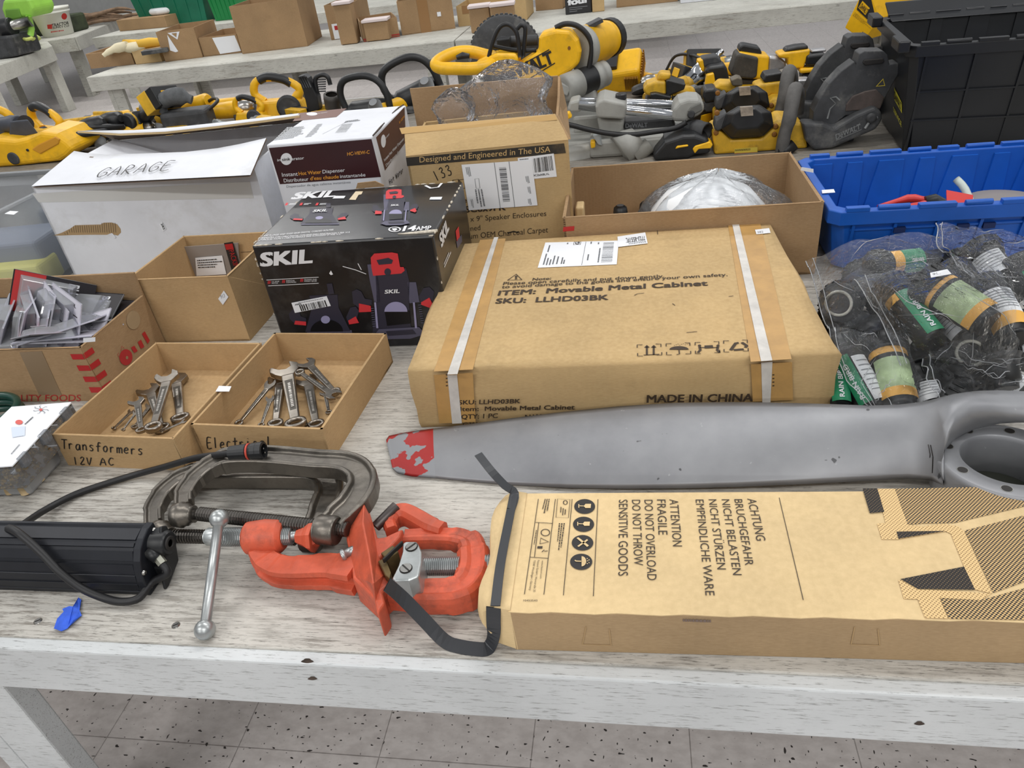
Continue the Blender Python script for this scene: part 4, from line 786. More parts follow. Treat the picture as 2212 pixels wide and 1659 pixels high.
for k, x in enumerate((455, 580, 715)):
    b.poly([t(x, 255), t(x+22, 254), t(x+32, 232), t(x+12, 233)], RP); scribble(b, [t(x+35, 252), t(x+100, 249), t(x+108, 232), t(x+45, 235)], 2, WP, k, 1, .5)
for k, (q, x0, x1) in enumerate((('14 AMP PLUNGE AND FIXED BASE DIGITAL CORDED ROUTER', 245, 870), ('REBAJADORA CON CABLE DIGITAL CON BASE PARA PENETRACION Y FIJA 14 A', 232, 1010), ('DEFONCEUSE-TOUPIE A CABLE NUMERIQUE BASE PLONGEANT ET FIXE 14 A', 222, 930))): text(b, q, t(x0, 523+k*17), t(x1, 468+k*18+.02*(x1-870)), t(x0+8, 510+k*17), WP, -.005)
text(b, '14', t(1462, 475), t(1565, 470), t(1482, 428), WP, .04); text(b, 'AMP', t(1572, 470), t(1700, 462), t(1580, 434), WP, .02); b.ribbon(ell(t, 1393, 459, 48, 20), .003, (0, 0, 1), WP, True); b.poly([t(x, y, 1.3) for x, y in ((1370, 452), (1410, 450), (1415, 463), (1395, 475), (1378, 468))], WP)
router(lambda x, y, k=1: t(x, y, k), True, (1330, 120), .62, .9, .68, -.16); router(lambda x, y, k=1: t(x, y, k), False, (640, 280), .80, .95, .48, -.2)
text(b, 'SKIL', t(695, 318, 3), t(815, 312, 3), t(712, 297, 3), WP, .03); b.obj('top_print', r_)
b = MB(); text(b, 'SKIL', s(1790, 610), s(1852, 455), s(1768, 505), WP, .045); b.poly([s(x, y) for x, y in ((1910, 470), (1935, 430), (1945, 520), (1920, 560))], RP); b.poly([s(x, y) for x, y in ((1915, 560), (1960, 500), (1965, 560), (1925, 620))], GP); scribble(b, [s(1815, 790), s(1880, 640), s(1872, 590), s(1808, 740)], 2, WP, 5, 1, .5); b.obj('side_print', r_)
wm_ = mat('scuffed_paper_edge', (205, 196, 180), .85, var=.2, vs=90); b = MB(); rg = random.Random(12)
def scuff(a, c, n, w, nrm):
    for k in range(n):
        u0 = rg.random(); l = rg.uniform(.01, .06); p0 = a+(c-a)*u0; p1 = a+(c-a)*min(1, u0+l); b.tube([p0, (p0+p1)/2, p1], [w*rg.uniform(.3, .7), w*rg.uniform(.7, 1.2), w*.3], wm_, 6)
zt = .93; scuff(sk.at(-1, -1, zt), sk.at(1, -1, zt), 16, .0016, 0); scuff(sk.at(-1, -1, zt), sk.at(-1, 1, zt), 7, .0016, 0); scuff(sk.at(1, -1, zt), sk.at(1, 1, zt), 12, .0022, 0); scuff(sk.at(-1, 1, zt), sk.at(1, 1, zt), 9, .0016, 0); scuff(sk.at(-1, -1, zt), sk.at(-1, -1, TZ+.08), 7, .0018, 0); scuff(sk.at(1, -1, zt), sk.at(1, -1, TZ+.05), 6, .0018, 0)
b.tube([t(1420, 500, 1), t(1560, 492, 1), t(1700, 480, 1), t(1760, 470, 1)], [.001, .003, .004, .003], wm_, 8); b.ribbon([t(x, y, 1.2) for x, y in ((1655, 85), (1700, 108), (1765, 100), (1795, 65))], .006, (0, 0, 1), WP); b.obj('worn_edge', r_)
so = sticker(r_, [f(545, 1165, 1.8), f(850, 1105, 1.8), f(815, 1022, 1.8), f(515, 1080, 1.8)], name='barcode_label', n=-sk.v); b = MB(); bars(b, [f(580, 1098, 3), f(805, 1055, 3), f(825, 1108, 3), f(600, 1150, 3)], 26, M_['ink'], 5); text(b, 'X002', f(545, 1100, 3), f(600, 1092, 3), f(543, 1088, 3), M_['ink'], .02); scribble(b, [f(575, 1085, 3), f(790, 1045, 3), f(788, 1033, 3), f(573, 1072, 3)], 1, M_['greyink'], 2); b.obj('label_print', so)
sticker(r_, [t(1690, 206), t(1790, 206), t(1800, 184), t(1700, 186)], n=(0, 0, 1))
b = MB(); yk = sk.at(0, 1, 0).y-.002; pf = lambda x, y: PY(500+x/3.95, 380+y/3.95, yk); b.ext([pf(x, y) for x, y in ((1062, 108), (1298, 92), (1300, 80), (1225, 45), (1075, 62))], (0, .003, 0), M_['kraft3']); b.obj('tuck_flap', r_)
# ================================================================== white and maroon dispenser carton
ik = Carton([(575, 313), (806, 293), (872, 226), (643, 243)], 1.02, w=.266, d=.30, keep='FL'); r_ = ik.root('dispenser_carton', 'white and maroon hot water dispenser carton between the white and tan boxes', 'box')
CW = mat('white_carton', (222, 224, 230), .55, var=.03, dirt=(186, 184, 180), dsc=5, damt=.5); ik.solid(CW, .003)
MR = mat('maroon_print', (58, 22, 27), .45, var=.12, vs=4); OP = mat('orange_print', (218, 150, 58), .5); BRN = mat('brown_print', (92, 62, 50), .5)
f = crop(ik.front, 560, 220, 6.506); t = crop(ik.top, 560, 220, 6.506); s = crop(ik.right, 560, 220, 6.506); b = MB()
b.poly([f(x, y, .5) for x, y in ((135, 648), (293, 1157), (1712, 1055), (1578, 522))], MR)
for q, A, B, C, m_, w in (('in', (258, 835), (306, 830), (256, 798), WP, .01), ('erator', (458, 820), (633, 805), (452, 778), WP, .01), ('HC-VIEW-C', (1240, 755), (1552, 725), (1238, 706), OP, .02), ('Instant', (325, 1050), (545, 1035), (318, 993), WP, .005), ('Hot Water', (560, 1032), (875, 1005), (553, 980), OP, .02), ('Dispenser', (893, 1005), (1205, 980), (890, 952), WP, .005), ('Distributeur', (350, 1130), (695, 1108), (343, 1076), WP, .005), ("d'eau chaude", (720, 1100), (1120, 1072), (716, 1048), OP, .02), ('instantanée', (1140, 1070), (1495, 1045), (1135, 1018), WP, .005), ('Dispensador de agua caliente instantánea', (385, 1205), (1285, 1140), (382, 1172), M_['greyink'], 0)): text(b, q, f(*A), f(*B), f(*C), m_, w)
b.poly(ell(lambda x, y, k=1: f(x, y, 1), 383, 802, 80, 84), WP); text(b, 'sink', f(325, 828, 2), f(440, 818, 2), f(322, 785, 2), M_['ink'], .01); b.obj('front_print', r_)
b = MB(); b.poly([s(x, y, .5) for x, y in ((1640, 500), (1765, 965), (2060, 560), (2040, 70))], BRN); b.poly(ell(lambda x, y, k=1: s(x, y, 1), 1740, 552, 34, 92), WP)
for q, A, B, C, m_, w in (('Instant Hot Water Dispenser', (1755, 840), (2030, 530), (1745, 800), WP, .01), ("Distributeur d'eau", (1780, 915), (1990, 690), (1770, 875), WP, .01), ('K-VIEW', (1965, 310), (2040, 215), (1960, 275), OP, .02), ('erator', (1775, 520), (1825, 460), (1770, 490), WP, 0)): text(b, q, s(*A), s(*B), s(*C), m_, w)
pen(b, 'Hot', s(1830, 1165), s(1905, 1095), s(1815, 1095), ik.u, .0022, M_['marker']); pen(b, 'Water', s(1920, 1085), s(2030, 975), s(1908, 1015), ik.u, .0022, M_['marker']); b.obj('side_print', r_)
b = MB(); lg = mat('pale_label_print', (178, 180, 182), .6); b.poly([t(x, y, .5) for x, y in ((470, 275), (540, 190), (560, 160), (1230, 92), (1085, 215))], mat('faded_brown_print', (120, 88, 78), .5)); b.poly(ell(lambda x, y, k=1: t(x, y, 1), 742, 174, 78, 24), WP); text(b, 'erator', t(825, 172, 1), t(960, 155, 1), t(830, 160, 1), WP, 0)
for q in (((200, 548), (590, 498), (775, 335), (395, 360)), ((640, 505), (760, 488), (935, 305), (820, 315))): scribble(b, [t(*p) for p in q], 8, lg, 3, 1, .75)
b.ribbon([t(890, 455), t(1270, 262)], .0012, (0, 0, 1), lg); scribble(b, [t(x, y) for x, y in ((1190, 300), (1430, 268), (1455, 238), (1220, 270))], 2, M_['greyink'], 6, 1, .6); bars(b, [t(x, y) for x, y in ((1065, 440), (1170, 310), (1320, 298), (1220, 430))], 26, lg, 4); b.obj('top_print', r_)
b = MB(); e = mat('rubbed_dark_edge', (70, 58, 50), .8, var=.3, vs=80); b.tube([t(1600, 478), t(1700, 370), t(1760, 300)], [.0015, .0025, .001], e, 6); b.tube([t(1870, 165), t(1960, 90), t(2030, 45)], [.001, .0022, .0015], e, 6); b.obj('worn_edge', r_)
# ================================================================== white carton with flaps
wc = Carton([(68, 402), (540, 379), (600, 297), (205, 290)], .965, d=.42, ang=R(4), w=.60, keep='FL'); r_ = wc.root('white_carton', 'large white carton with handwriting GARAGE on its half open flap', 'box')
wc.tray(CW, .006, mi=M_['kraft3']); F = wc.front; CIN = mat('carton_inside_paper', (128, 112, 100), .8)
b = MB(); n = 10; rows = []
far = [(160, 326), (184, 330), (231, 334), (320, 331), (401, 328), (470, 320), (518, 311), (575, 298)]; near = [(68, 402), (120, 399), (180, 396), (260, 392), (345, 388), (425, 384), (485, 381), (541, 378)]
for k in range(6):
    u = k/5; rows.append([P(nx+(fx-nx)*u, ny+(fy-ny)*u, .967+.030*u-.012*u*u*sin(pi*i/7)+(.004*sin(i*2.1) if u == 1 else 0)) for i, ((nx, ny), (fx, fy)) in enumerate(zip(near, far))])
b.grid(rows, CW, True); b.grid([[p-V((0, 0, .005)) for p in r] for r in reversed(rows)], CIN, True)
b.add([rows[-1][i] for i in range(8)]+[rows[-1][i]-V((0, 0, .005)) for i in range(8)], [(i, i+1, i+9, i+8) for i in range(7)], M_['kraft4']); fl = b.obj('front_flap', r_)
b = MB(); FT = Face(rows[2][3]+V((0, 0, .004)), (rows[0][6]-rows[0][1]).cross(rows[4][3]-rows[0][3])); pen(b, 'GARAGE', FT(204, 384), FT(372, 366), FT(224, 364), FT.n, .0035, M_['marker']); b.obj('handwriting', fl)
b = MB(); yb = wc.at(0, 1, 0).y; zt = .966
bk = [P(168, 287, 1.0), P(260, 293, 1.0), P(360, 289, 1.005), P(470, 277, 1.012), P(560, 266, 1.02), P(648, 254, 1.02)]; hb_ = [wc.at(-1+2*i/5, 1, zt) for i in range(6)]
rr_ = [hb_, [(p+q)/2+V((0, 0, .012)) for p, q in zip(hb_, bk)], bk]; b.grid(rr_, CIN, True); b.grid([[p+V((0, 0, .006)) for p in r] for r in reversed(rr_)], CW, True)
b.add(bk+[p+V((0, 0, .006)) for p in bk], [(i, i+1, i+7, i+6) for i in range(5)], M_['kraft4']); b.obj('back_flap', r_)
b = MB(); p = [wc.at(-1, .1, zt), wc.at(-1, 1, zt), wc.at(-.35, .5, zt-.03), wc.at(-.45, .0, zt-.035)]; b.ext(p, (0, 0, .005), CW); b.obj('side_flap', r_)
b = MB(); sh = crop(F, 0, 340, 5.927); tearm = mat('torn_corrugation', (170, 142, 104), .85); tr_ = [(685, 998), (760, 1000), (880, 995), (1130, 990), (1370, 990), (1405, 975), (1510, 1000), (1550, 960), (1545, 915), (1500, 855), (1430, 832), (1330, 835), (1290, 858), (1130, 862), (960, 868), (900, 912), (790, 965)]
b.poly([sh(x, y, .6) for x, y in tr_], tearm)
for k in range(24):
    x = 830+k*28; yt = 868 if x > 960 else 868+(960-x)*.75; b.ribbon([sh(x, max(838 if x > 1300 else yt, yt-30 if x > 1300 else yt), 1.2), sh(x+10, 960 if x > 880 else 985, 1.2)], .0016, wc.v, mat('flute_shadow_brown', (118, 100, 76), .9))
b.poly([sh(x, y, 2) for x, y in ((1405, 975), (1440, 965), (1490, 1020), (1470, 1035), (1430, 1015))], CW); b.obj('torn_patch', r_)
b = MB(); b.ext([F(70, 418, .4), F(540, 392, .4), F(548, 428, .4), F(84, 437, .4)], -wc.v*.0004, mat('clear_packing_tape', (206, 206, 204), .25, coat=.4)); b.obj('packing_tape', r_)
so = sticker(r_, [F(344, 484), F(352, 500), F(360, 494), F(350, 478)], n=F.n); b = MB(); text(b, '282', F(348, 483, 2), F(354, 496, 2), F(352, 481, 2), M_['ink'], .02); b.obj('label_print', so)
# ================================================================== tan speaker carton
sp = Carton([(877, 337), (1219, 308), (1205, 172), (886, 195)], .98, d=.31, w=.372, ang=R(5.5), keep='FL'); r_ = sp.root('speaker_carton', 'tall tan carton with a black printed band and a shipping label', 'box'); sp.tray(TAN, .006, mi=M_['kraft3'])
F = sp.front; f = crop(F, 860, 200, 4.609); b = MB(); BB = mat('worn_black_band', (46, 42, 36), .65, var=.15, dirt=(110, 90, 62), dsc=20, damt=.5); LT = mat('band_lettering', (196, 164, 112), .7)
b.poly([f(x, y, .5) for x, y in ((78, 648), (90, 732), (1670, 602), (1652, 505))], BB); text(b, 'Designed and Engineered in The USA', f(215, 695), f(1515, 590), f(212, 636), LT, .004)
for q, A, B, C, w in (('6" x 9" Speaker Enclosures', (636, 1290), (1475, 1226), (632, 1236), 0), ('Tuned', (640, 1386), (820, 1366), (637, 1332), 0), ('mium OEM Charcoal Carpet', (640, 1462), (1492, 1390), (637, 1404), 0), ('SC6x9PK', (672, 1192), (1070, 1168), (668, 1128), .03), ('ore', (594, 1105), (684, 1095), (592, 1052), .01)): text(b, q, f(*A), f(*B), f(*C), pk, w)
for q in (((545, 870), (600, 862), (610, 985), (556, 990)), ((610, 868), (660, 860), (668, 950), (620, 955))): b.ribbon([f(*p) for p in q], .0022, sp.v, pk, True); b.ribbon([f(q[0][0]+14, q[0][1]+14), f(q[3][0]+12, q[3][1]-14)], .002, sp.v, pk)
b.ribbon([f(1090, 1395, 2), f(1150, 1380, 2), f(1200, 1392, 2)], .003, sp.v, M_['marker']); pen(b, '133', f(375, 885), f(560, 800), f(335, 790), -sp.v, .0022, M_['marker']); b.obj('print', r_)
q = [f(x, y, 1) for x, y in ((1215, 870), (1580, 835), (1550, 605), (1190, 650))]; so = sticker(r_, q, name='barcode_label', n=-sp.v); b = MB(); bars(b, [f(1345, 655, 2.2), f(1530, 625, 2.2), f(1548, 770, 2.2), f(1360, 795, 2.2)], 22, M_['ink'], 8); text(b, 'X00C2xh0L1L', f(1300, 838, 2.2), f(1505, 815, 2.2), f(1298, 818, 2.2), M_['ink'], .02); scribble(b, [f(1210, 672, 2.2), f(1335, 660, 2.2), f(1335, 645, 2.2), f(1210, 655, 2.2)], 1, M_['ink'], 3, 1); b.obj('label_print', so)
q = [f(x, y, 2.6) for x, y in ((705, 1168), (1388, 1118), (1330, 668), (632, 715))]; so = sticker(r_, q, name='shipping_label', n=-sp.v); b = MB()
k_ = 3.8; bars(b, [f(1005, 742, k_), f(1045, 1085, k_), f(1115, 1080, k_), f(1075, 738, k_)], 42, gp, 3)
for A, B in (((958, 692), (1018, 1145)), ((1104, 682), (1162, 1138))): b.ribbon([f(*A, k_), f(*B, k_)], .0012, sp.v, gp)
b.ribbon([f(x, y, k_) for x, y in ((765, 855), (803, 850), (817, 945), (778, 950))], .001, sp.v, gp, True)
for q in (((670, 740), (690, 840), (735, 835), (715, 735)), ((760, 960), (790, 1150), (880, 1140), (845, 955)), ((720, 1060), (735, 1150), (760, 1148), (745, 1055)), ((1265, 830), (1280, 905), (1315, 900), (1300, 825)), ((1285, 935), (1300, 1010), (1330, 1005), (1315, 930)), ((1290, 1055), (1300, 1120), (1335, 1115), (1322, 1050))): scribble(b, [f(*p, k_) for p in q], 3, gp, 7, 1, .5)
b.obj('label_print', so)
yf = sp.at(0, -1, 0).y
b = MB(); A_, B_ = sp.at(-1, -1, .98), sp.at(1, -1, .98); e1, e2 = PY(873, 278, yf+.055), PY(1199, 249, yf+.065); b.ext([A_, B_, e2, e1], (0, .005, .002), TAN); b.obj('front_flap', r_)
b = MB(); cl = clear_plastic('glossy_tape', (255, 246, 225), .12, .12); b.ext([A_+(e1-A_)*.82+V((-.006, -.002, 0)), B_+(e2-B_)*.82-V((0, .002, 0)), e2-V((0, .003, -.003)), e1-V((.01, .003, -.003))], (0, -.0005, 0), mat('tan_tape', (196, 160, 104), .25, coat=.5)); b.obj('flap_tape', r_)
yb = sp.at(0, 1, 0).y; b = MB(); b.ext([PY(906, 300, yb), PY(1212, 282, yb), PY(1205, 164, yb+.01), PY(885, 192, yb+.01)], (0, .006, 0), M_['kraft3']); b.obj('back_flap', r_)
b = MB(); c0, c1 = sp.at(1, -1, .98), sp.at(1, 1, .98); b.ext([c0, c1, PY(1205, 165, yb-.01), PY(1204, 205, yf+.2), PY(1200, 250, yf+.07)], (.006, 0, 0), M_['kraft3']); b.obj('side_flap', r_, bevel=.001)
# ================================================================== open carton behind the flat one
oc = Carton([(1216, 470), (1780, 428), (1742, 322), (1248, 352)], .853, w=.540, d=.35, keep='FL'); r_ = oc.root('open_carton', 'wide open brown carton holding a white bagged lamp shade', 'box'); oc.tray(M_['kraft3'], .006)
b = MB(); F = oc.front; b.poly([F(1216, 500), F(1240, 498), F(1241, 488), F(1217, 490)], M_['red']); b.obj('red_mark', r_); 
so = sticker(r_, [PP(1730, 368, oc.right.p-oc.u*.008, oc.u), PP(1757, 373, oc.right.p-oc.u*.008, oc.u), PP(1757, 365, oc.right.p-oc.u*.008, oc.u), PP(1732, 361, oc.right.p-oc.u*.008, oc.u)], n=-oc.u)
sh_ = thing('lamp_shade', 'white dome lamp shade inside a clear bag in the open carton', 'lamp shade', (P(1530, 470, .80).x, oc.c.y-.01, TZ+.004)); c = V((P(1535, 440, .82).x, oc.c.y, TZ+.006))
b = MB(); b.lathe(c, (0, 0, 1), [(0, .125), (.04, .138), (.09, .132), (.13, .098), (.152, .045), (.156, .01)], mat('opal_white_glass', (236, 238, 240), .35, var=.02), 32); b.obj('dome', sh_)
bg = clear_plastic('crinkled_poly_bag', (252, 253, 254), .12, .06, 1.4, .9, 40)
b = MB(); rows = []
rg = random.Random(2)
for j in range(13):
    tt = j/12; row = []
    for k in range(40):
        a = 2*pi*k/40; rad = (.17*(1-tt**2.2)+.004)*(1+.12*sin(3*a+1)+.05*sin(7*a+4*tt)); row.append(c+V((rad*cos(a)*1.02+.02*tt, max(-.162, min(.162, rad*sin(a)*.9)), .178*tt**.7+.006*sin(9*a+5*tt)+.002)))
    rows.append(row)
b.grid(rows, bg, True, True); tag(b.obj('clear_bag'), 'crinkled clear plastic bag wrapped over the white dome shade', 'plastic bag')
for x, y, r_b, lab in ((1340, 450, .018, 'round black knob at the left in the open brown carton'), (1393, 442, .014, 'small dark knob beside the clear bag in the open carton')):
    p = P(x, y, .775); b = MB(); b.lathe((p.x, p.y, TZ+.005), (0, 0, 1), [(0, r_b), (.07, r_b), (.082, r_b*.9), (.088, r_b*.5)], M_['black'], 16); tag(b.obj('round_stopper'), lab, 'stopper')
p = P(1243, 455, .78); b = MB(); b.box((p.x+.01, p.y+.03, TZ+.05), (.02, .05, .09), M_['kraft4']); tag(b.obj('cardboard_insert', bevel=.004), 'small pale cardboard insert in the left end of the open brown carton', 'cardboard')
# ================================================================== clear bag in the speaker carton
fm = clear_plastic('crumpled_clear_film', (254, 254, 255), .06, .04, 1.42, 1.0, 60)
b = MB()
def puff(px, py, rx, rz, y, seed, n=28, m=14):
    c = PY(px, py, y); rows = []; rg = random.Random(seed); ph = [rg.uniform(0, 6) for _ in range(6)]
    for j in range(m+1):
        t_ = pi*j/m; row = []
        for k in range(n):
            a = 2*pi*k/n; w = 1+.14*sin(3*a+ph[0]+2*t_)+.12*sin(5*a+ph[1]-3*t_)+.08*sin(9*a+ph[2]+4*t_)+.16*sin(5*t_+ph[3])
            row.append(c+V((rx*sin(t_)*cos(a)*w, min(.07, .55*rx*sin(t_)*sin(a)*w), -rz*cos(t_)*(1+.06*sin(4*a+ph[4])))))
        rows.append(row)
    b.grid(rows, fm, True, True)
puff(1105, 215, .100, .085, sp.c.y+.0, 3); puff(985, 250, .048, .062, sp.c.y-.02, 8, 20, 10)
bgp = b.obj('clear_bag'); tag(bgp, 'crumpled clear bag rising out of the tan speaker carton', 'plastic bag')
# ================================================================== carton of blister packs
qf = Carton([(-200, 765), (174, 751), (283, 660), (-60, 660)], .815, w=.46, d=.225, ang=0, keep='FR'); r_ = qf.root('food_carton', 'open brown carton with red chevrons, full of blister packs', 'box')
zb = PY(140, 594, qf.at(0, 1, 0).y).z-.815; qf.tray(M_['kraft3'], .006, h=(0, 0, zb, 0)); f = crop(qf.front, 0, 580, 5.529); s = crop(qf.right, 0, 580, 5.529); b = MB()
for y in (1020, 1155, 1288, 1415):
    dx = (y-1020)*.56
    b.poly([f(840+dx, y), f(872+dx, y+65), f(1015+dx, y+63), f(985+dx, y)], M_['red']); b.poly([s(985+dx, y), s(1015+dx, y+63), s(1128+dx, y-18), s(1095+dx, y-80)], M_['red'])
text(b, 'QUALITY FOODS', f(-30, 1580), f(965, 1582), f(-32, 1500), M_['red'], .0)
b.poly(ell(lambda x, y, k=1: s(x, y), 1500, 1060, 78, 96), M_['red']); b.poly(ell(lambda x, y, k=1.6: s(x, y, 1.6), 1510, 1065, 16, 20), M_['kraft3'])
for q in (((1560, 945), (1600, 1010), (1640, 985), (1600, 920)), ((1640, 880), (1680, 960), (1720, 935), (1680, 850)), ((1690, 780), (1760, 900), (1785, 860), (1725, 750))): b.poly([s(*p) for p in q], M_['red'])
b.ribbon([s(1440, 985), s(1450, 925), s(1480, 955)], .001, qf.u, M_['red']); b.ribbon([s(1420, 1060), s(1400, 1030), s(1415, 1005)], .001, qf.u, M_['red']); b.obj('print', r_)
b = MB(); b.ext([f(235, 1000, .4), f(500, 985, .4), f(740, 1510, .4), f(470, 1510, .4)], -qf.v*.0004, mat('tan_tape2', (138, 116, 90), .4)); b.obj('packing_tape', r_)
b = MB(); b.poly(ell(lambda x, y, k=1: s(x, y, .8), 1590, 615, 82, 112), mat('clear_seal_disc', (164, 142, 112), .15, coat=.6)); b.obj('clear_seal', r_)
pricetag(r_, Face(qf.front.p, -qf.v), 182, 729, 26, 9, 3, 2)
PC = clear_plastic('blister_shell', (232, 232, 246), .30, .08, 1.6); CB = mat('blister_card_black', (34, 30, 34), .5); CR = mat('blister_card_red', (184, 44, 44), .5); CWt = mat('blister_card_white', (204, 202, 212), .5); CY = mat('blister_card_yellow', (228, 186, 40), .5)
def blister(kind):
    t = thing('blister_pack', 'x', 'blister pack'); w, h = .045, .075
    b = MB(); b.box((0, 0, 0), (2*h, 2*w, .0012), CWt if kind else CB); cd_ = b.obj('card', t)
    b = MB()
    if kind: text(b, 'BLU-MOL', (-.02, .028, .0009), (.05, .028, .0009), (-.02, .036, .0009), CB, .02); b.box((.01, .012, .0009), (.1, .002, .0003), CB); b.box((.0, .002, .0009), (.09, .002, .0003), CB)
    else: b.box((-.045, 0, .0009), (.055, .088, .0004), CR); b.box((.0, -.02, .0009), (.03, .035, .0004), CY); text(b, 'BLU-MOL', (.025, .036, .001), (.025, -.036, .001), (.045, .036, .001), M_['paper'], .03)
    b.obj('card_print', cd_)
    b = MB(); lo = [V((x, y, .001)) for x, y in ((-.062, -.036), (.04, -.036), (.04, .036), (-.062, .036))]; hi = [V((x, y, .016)) for x, y in ((-.056, -.03), (.034, -.03), (.034, .03), (-.056, .03))]; b.prism(lo, hi, PC, caps=(0, 1)); b.prism([V((x, y, -.001)) for x, y in ((-h, -w), (h, -w), (h, w), (-h, w))], [V((x, y, .0025)) for x, y in ((-h, -w), (h, -w), (h, w), (-h, w))], PC, caps=(0, 0)); b.obj('shell', t, bevel=.0015)
    b = MB(); b.lathe((-.012, 0, .0015), (0, 0, 1), [(0, .022), (.012, .022), (.012, .019)], mat('dark_hole_saw', (50, 48, 52), .4, .6), 20); b.obj('bit', t)
    return t
pb = [Proto(blister(0)), Proto(blister(1))]; rg = random.Random(21)
for n_, (px, py, z, rz, tx, ty, kd, lab) in enumerate(((215, 715, .80, 15, 12, -8, 1, 'white card blister pack by the right wall with a hang slot'), (118, 745, .81, 62, -18, 24, 0, 'black card blister pack with yellow and red print at the front'), (185, 735, .807, 10, -12, 6, 1, 'blister pack lying against the front right wall of the carton'), (90, 700, .835, -40, 60, 10, 1, 'blister pack standing on its long edge in the middle'), (55, 700, .825, -62, 58, -6, 1, 'blister pack standing on edge, left of the middle one'), (20, 695, .82, -70, 55, 12, 1, 'blister pack standing on edge near the left of the frame'), (118, 640, .845, 30, 82, 30, 0, 'blister pack standing upright against the back wall'), (190, 660, .805, 4, 20, 2, 0, 'red card blister pack lying by the back wall'), (255, 655, .80, -4, 18, 3, 0, 'black card blister pack in the back right corner'), (160, 700, .81, 40, -22, 15, 0, 'dark blister pack half buried in the middle of the carton'), (25, 745, .79, 0, 3, -4, 1, 'blister pack lying flat at the front left'), (60, 668, .80, 20, 14, 9, 0, 'red and orange blister pack at the back left'), (140, 675, .797, -25, 9, 16, 1, 'blister pack under the upright one at the back'), (0, 720, .80, 80, 30, 20, 0, 'blister pack cut off by the left frame edge'), (215, 690, .785, 30, -5, 4, 1, 'pale blister pack low by the right wall'), (70, 735, .782, -15, 6, 8, 0, 'blister pack deep at the front under the others'))):
    p = P(px, py, z); pb[kd].put((min(p.x, qf.at(1, 0, 0).x-.09), min(max(p.y, qf.at(0, -1, 0).y+(.098 if abs(tx) > 40 else .062)), qf.at(0, 1, 0).y-.06), z), R(rz), 1, (R(tx), R(ty)), lab, 'blister packs in the food carton')
more = ['second layer', 'top layer']
spots = (('near the front left corner', 12, 728, .818, -58, 62, 0), ('leaning left of the standing ones', 38, 712, .83, -48, 66, 10), ('tilted up in front of the standing ones', 72, 712, .835, -52, 58, -8), ('leaning across the middle', 120, 695, .838, -35, 64, 4), ('flat against the back wall at left', 30, 655, .81, 8, 20, 6), ('flat by the back wall in the middle', 130, 652, .806, 5, 26, 0), ('lying under the white card by the right wall', 235, 690, .80, 22, -8, 10), ('at the front beside the yellow card', 165, 742, .812, 14, -14, 4), ('behind the red card at the back', 215, 648, .81, -8, 28, 2), ('on top near the right front corner', 190, 710, .818, 26, -18, -6), ('low at the front middle', 95, 748, .80, 2, 8, 0), ('between the standing ones', 55, 730, .825, -60, 60, 4))
for k, (w_s, px, py, z, rz, tx, ty) in enumerate(spots):
    p = P(px, py, z); pb[1 if k % 4 else 0].put((min(p.x, qf.at(1, 0, 0).x-.085), min(max(p.y, qf.at(0, -1, 0).y+(.098 if abs(tx) > 40 else .062)), qf.at(0, 1, 0).y-.055), z), R(rz), 1, (R(tx), R(ty)), ('pale' if k % 4 else 'dark')+' blister pack '+w_s+' of the food carton', 'blister packs in the food carton')
# ================================================================== organisers and green hose at the left edge
CL = clear_plastic('clear_styrene', (238, 240, 244), .14, .06, 1.5); BRS = mat('brass', (176, 142, 60), .3, .9, var=.15, vs=90)
_v = P(124, 966, .722)-P(52, 1042, .722); og = Carton([(-90, 1035), (52, 1042), (124, 966), (-40, 950)], .722, w=.15, d=_v.length, ang=atan2(-_v.x, _v.y), keep='FR'); r_ = og.root('parts_case', 'cloudy plastic parts case on the table under the white lidded case', 'case')
b = MB(); b.prism([og.at(i*.96, j*.96, TZ+.0006) for i, j in ((-1, -1), (1, -1), (1, 1), (-1, 1))], [og.at(i, j, .718) for i, j in ((-1, -1), (1, -1), (1, 1), (-1, 1))], clear_plastic('cloudy_poly', (214, 214, 210), .42, .2)); b.obj('tub', r_, bevel=.006)
b = MB(); b.prism([og.at(i*1.02, j*1.02, .718) for i, j in ((-1, -1), (1, -1), (1, 1), (-1, 1))], [og.at(i*1.0, j*1.0, .726) for i, j in ((-1, -1), (1, -1), (1, 1), (-1, 1))], clear_plastic('cloudy_lid', (226, 228, 228), .5, .15)); b.obj('lid', r_, bevel=.004)
for k, (i, j) in enumerate(((.8, -.85), (.85, -.2), (.4, -.8), (.8, .4), (-.1, -.8))):
    p = og.at(i, j, TZ+.004); b = MB(); b.lathe(p, (0, 0, 1), [(0, .009), (.016, .009), (.016, .006), (.002, .006)], mat('tan_ferrule', (196, 170, 126), .5), 14); tag(b.obj('ferrule'), ('tan round ferrule at the front right corner of the cloudy case', 'tan ferrule at the right wall of the cloudy case', 'tan ferrule at the front wall of the cloudy case', 'tan ferrule at the back right of the cloudy case', 'tan ferrule near the front left of the cloudy case')[k], 'ferrule', 'ferrules in the cloudy case')
_v = P(154, 868, .776)-P(26, 1006, .776); o2 = Carton([(-140, 1000), (26, 1006), (154, 868), (70, 866)], .776, w=.115, d=_v.length, ang=atan2(-_v.x, _v.y), keep='FR'); o2.z0 = .727; r_ = o2.root('fittings_case', 'flat clear case with white paper lid and brass fittings inside', 'case')
b = MB(); b.prism([o2.at(i, j, .7275) for i, j in ((-1, -1), (1, -1), (1, 1), (-1, 1))], [o2.at(i, j, .772) for i, j in ((-1, -1), (1, -1), (1, 1), (-1, 1))], CL, caps=(1, 0)); b.obj('tub', r_, bevel=.002)
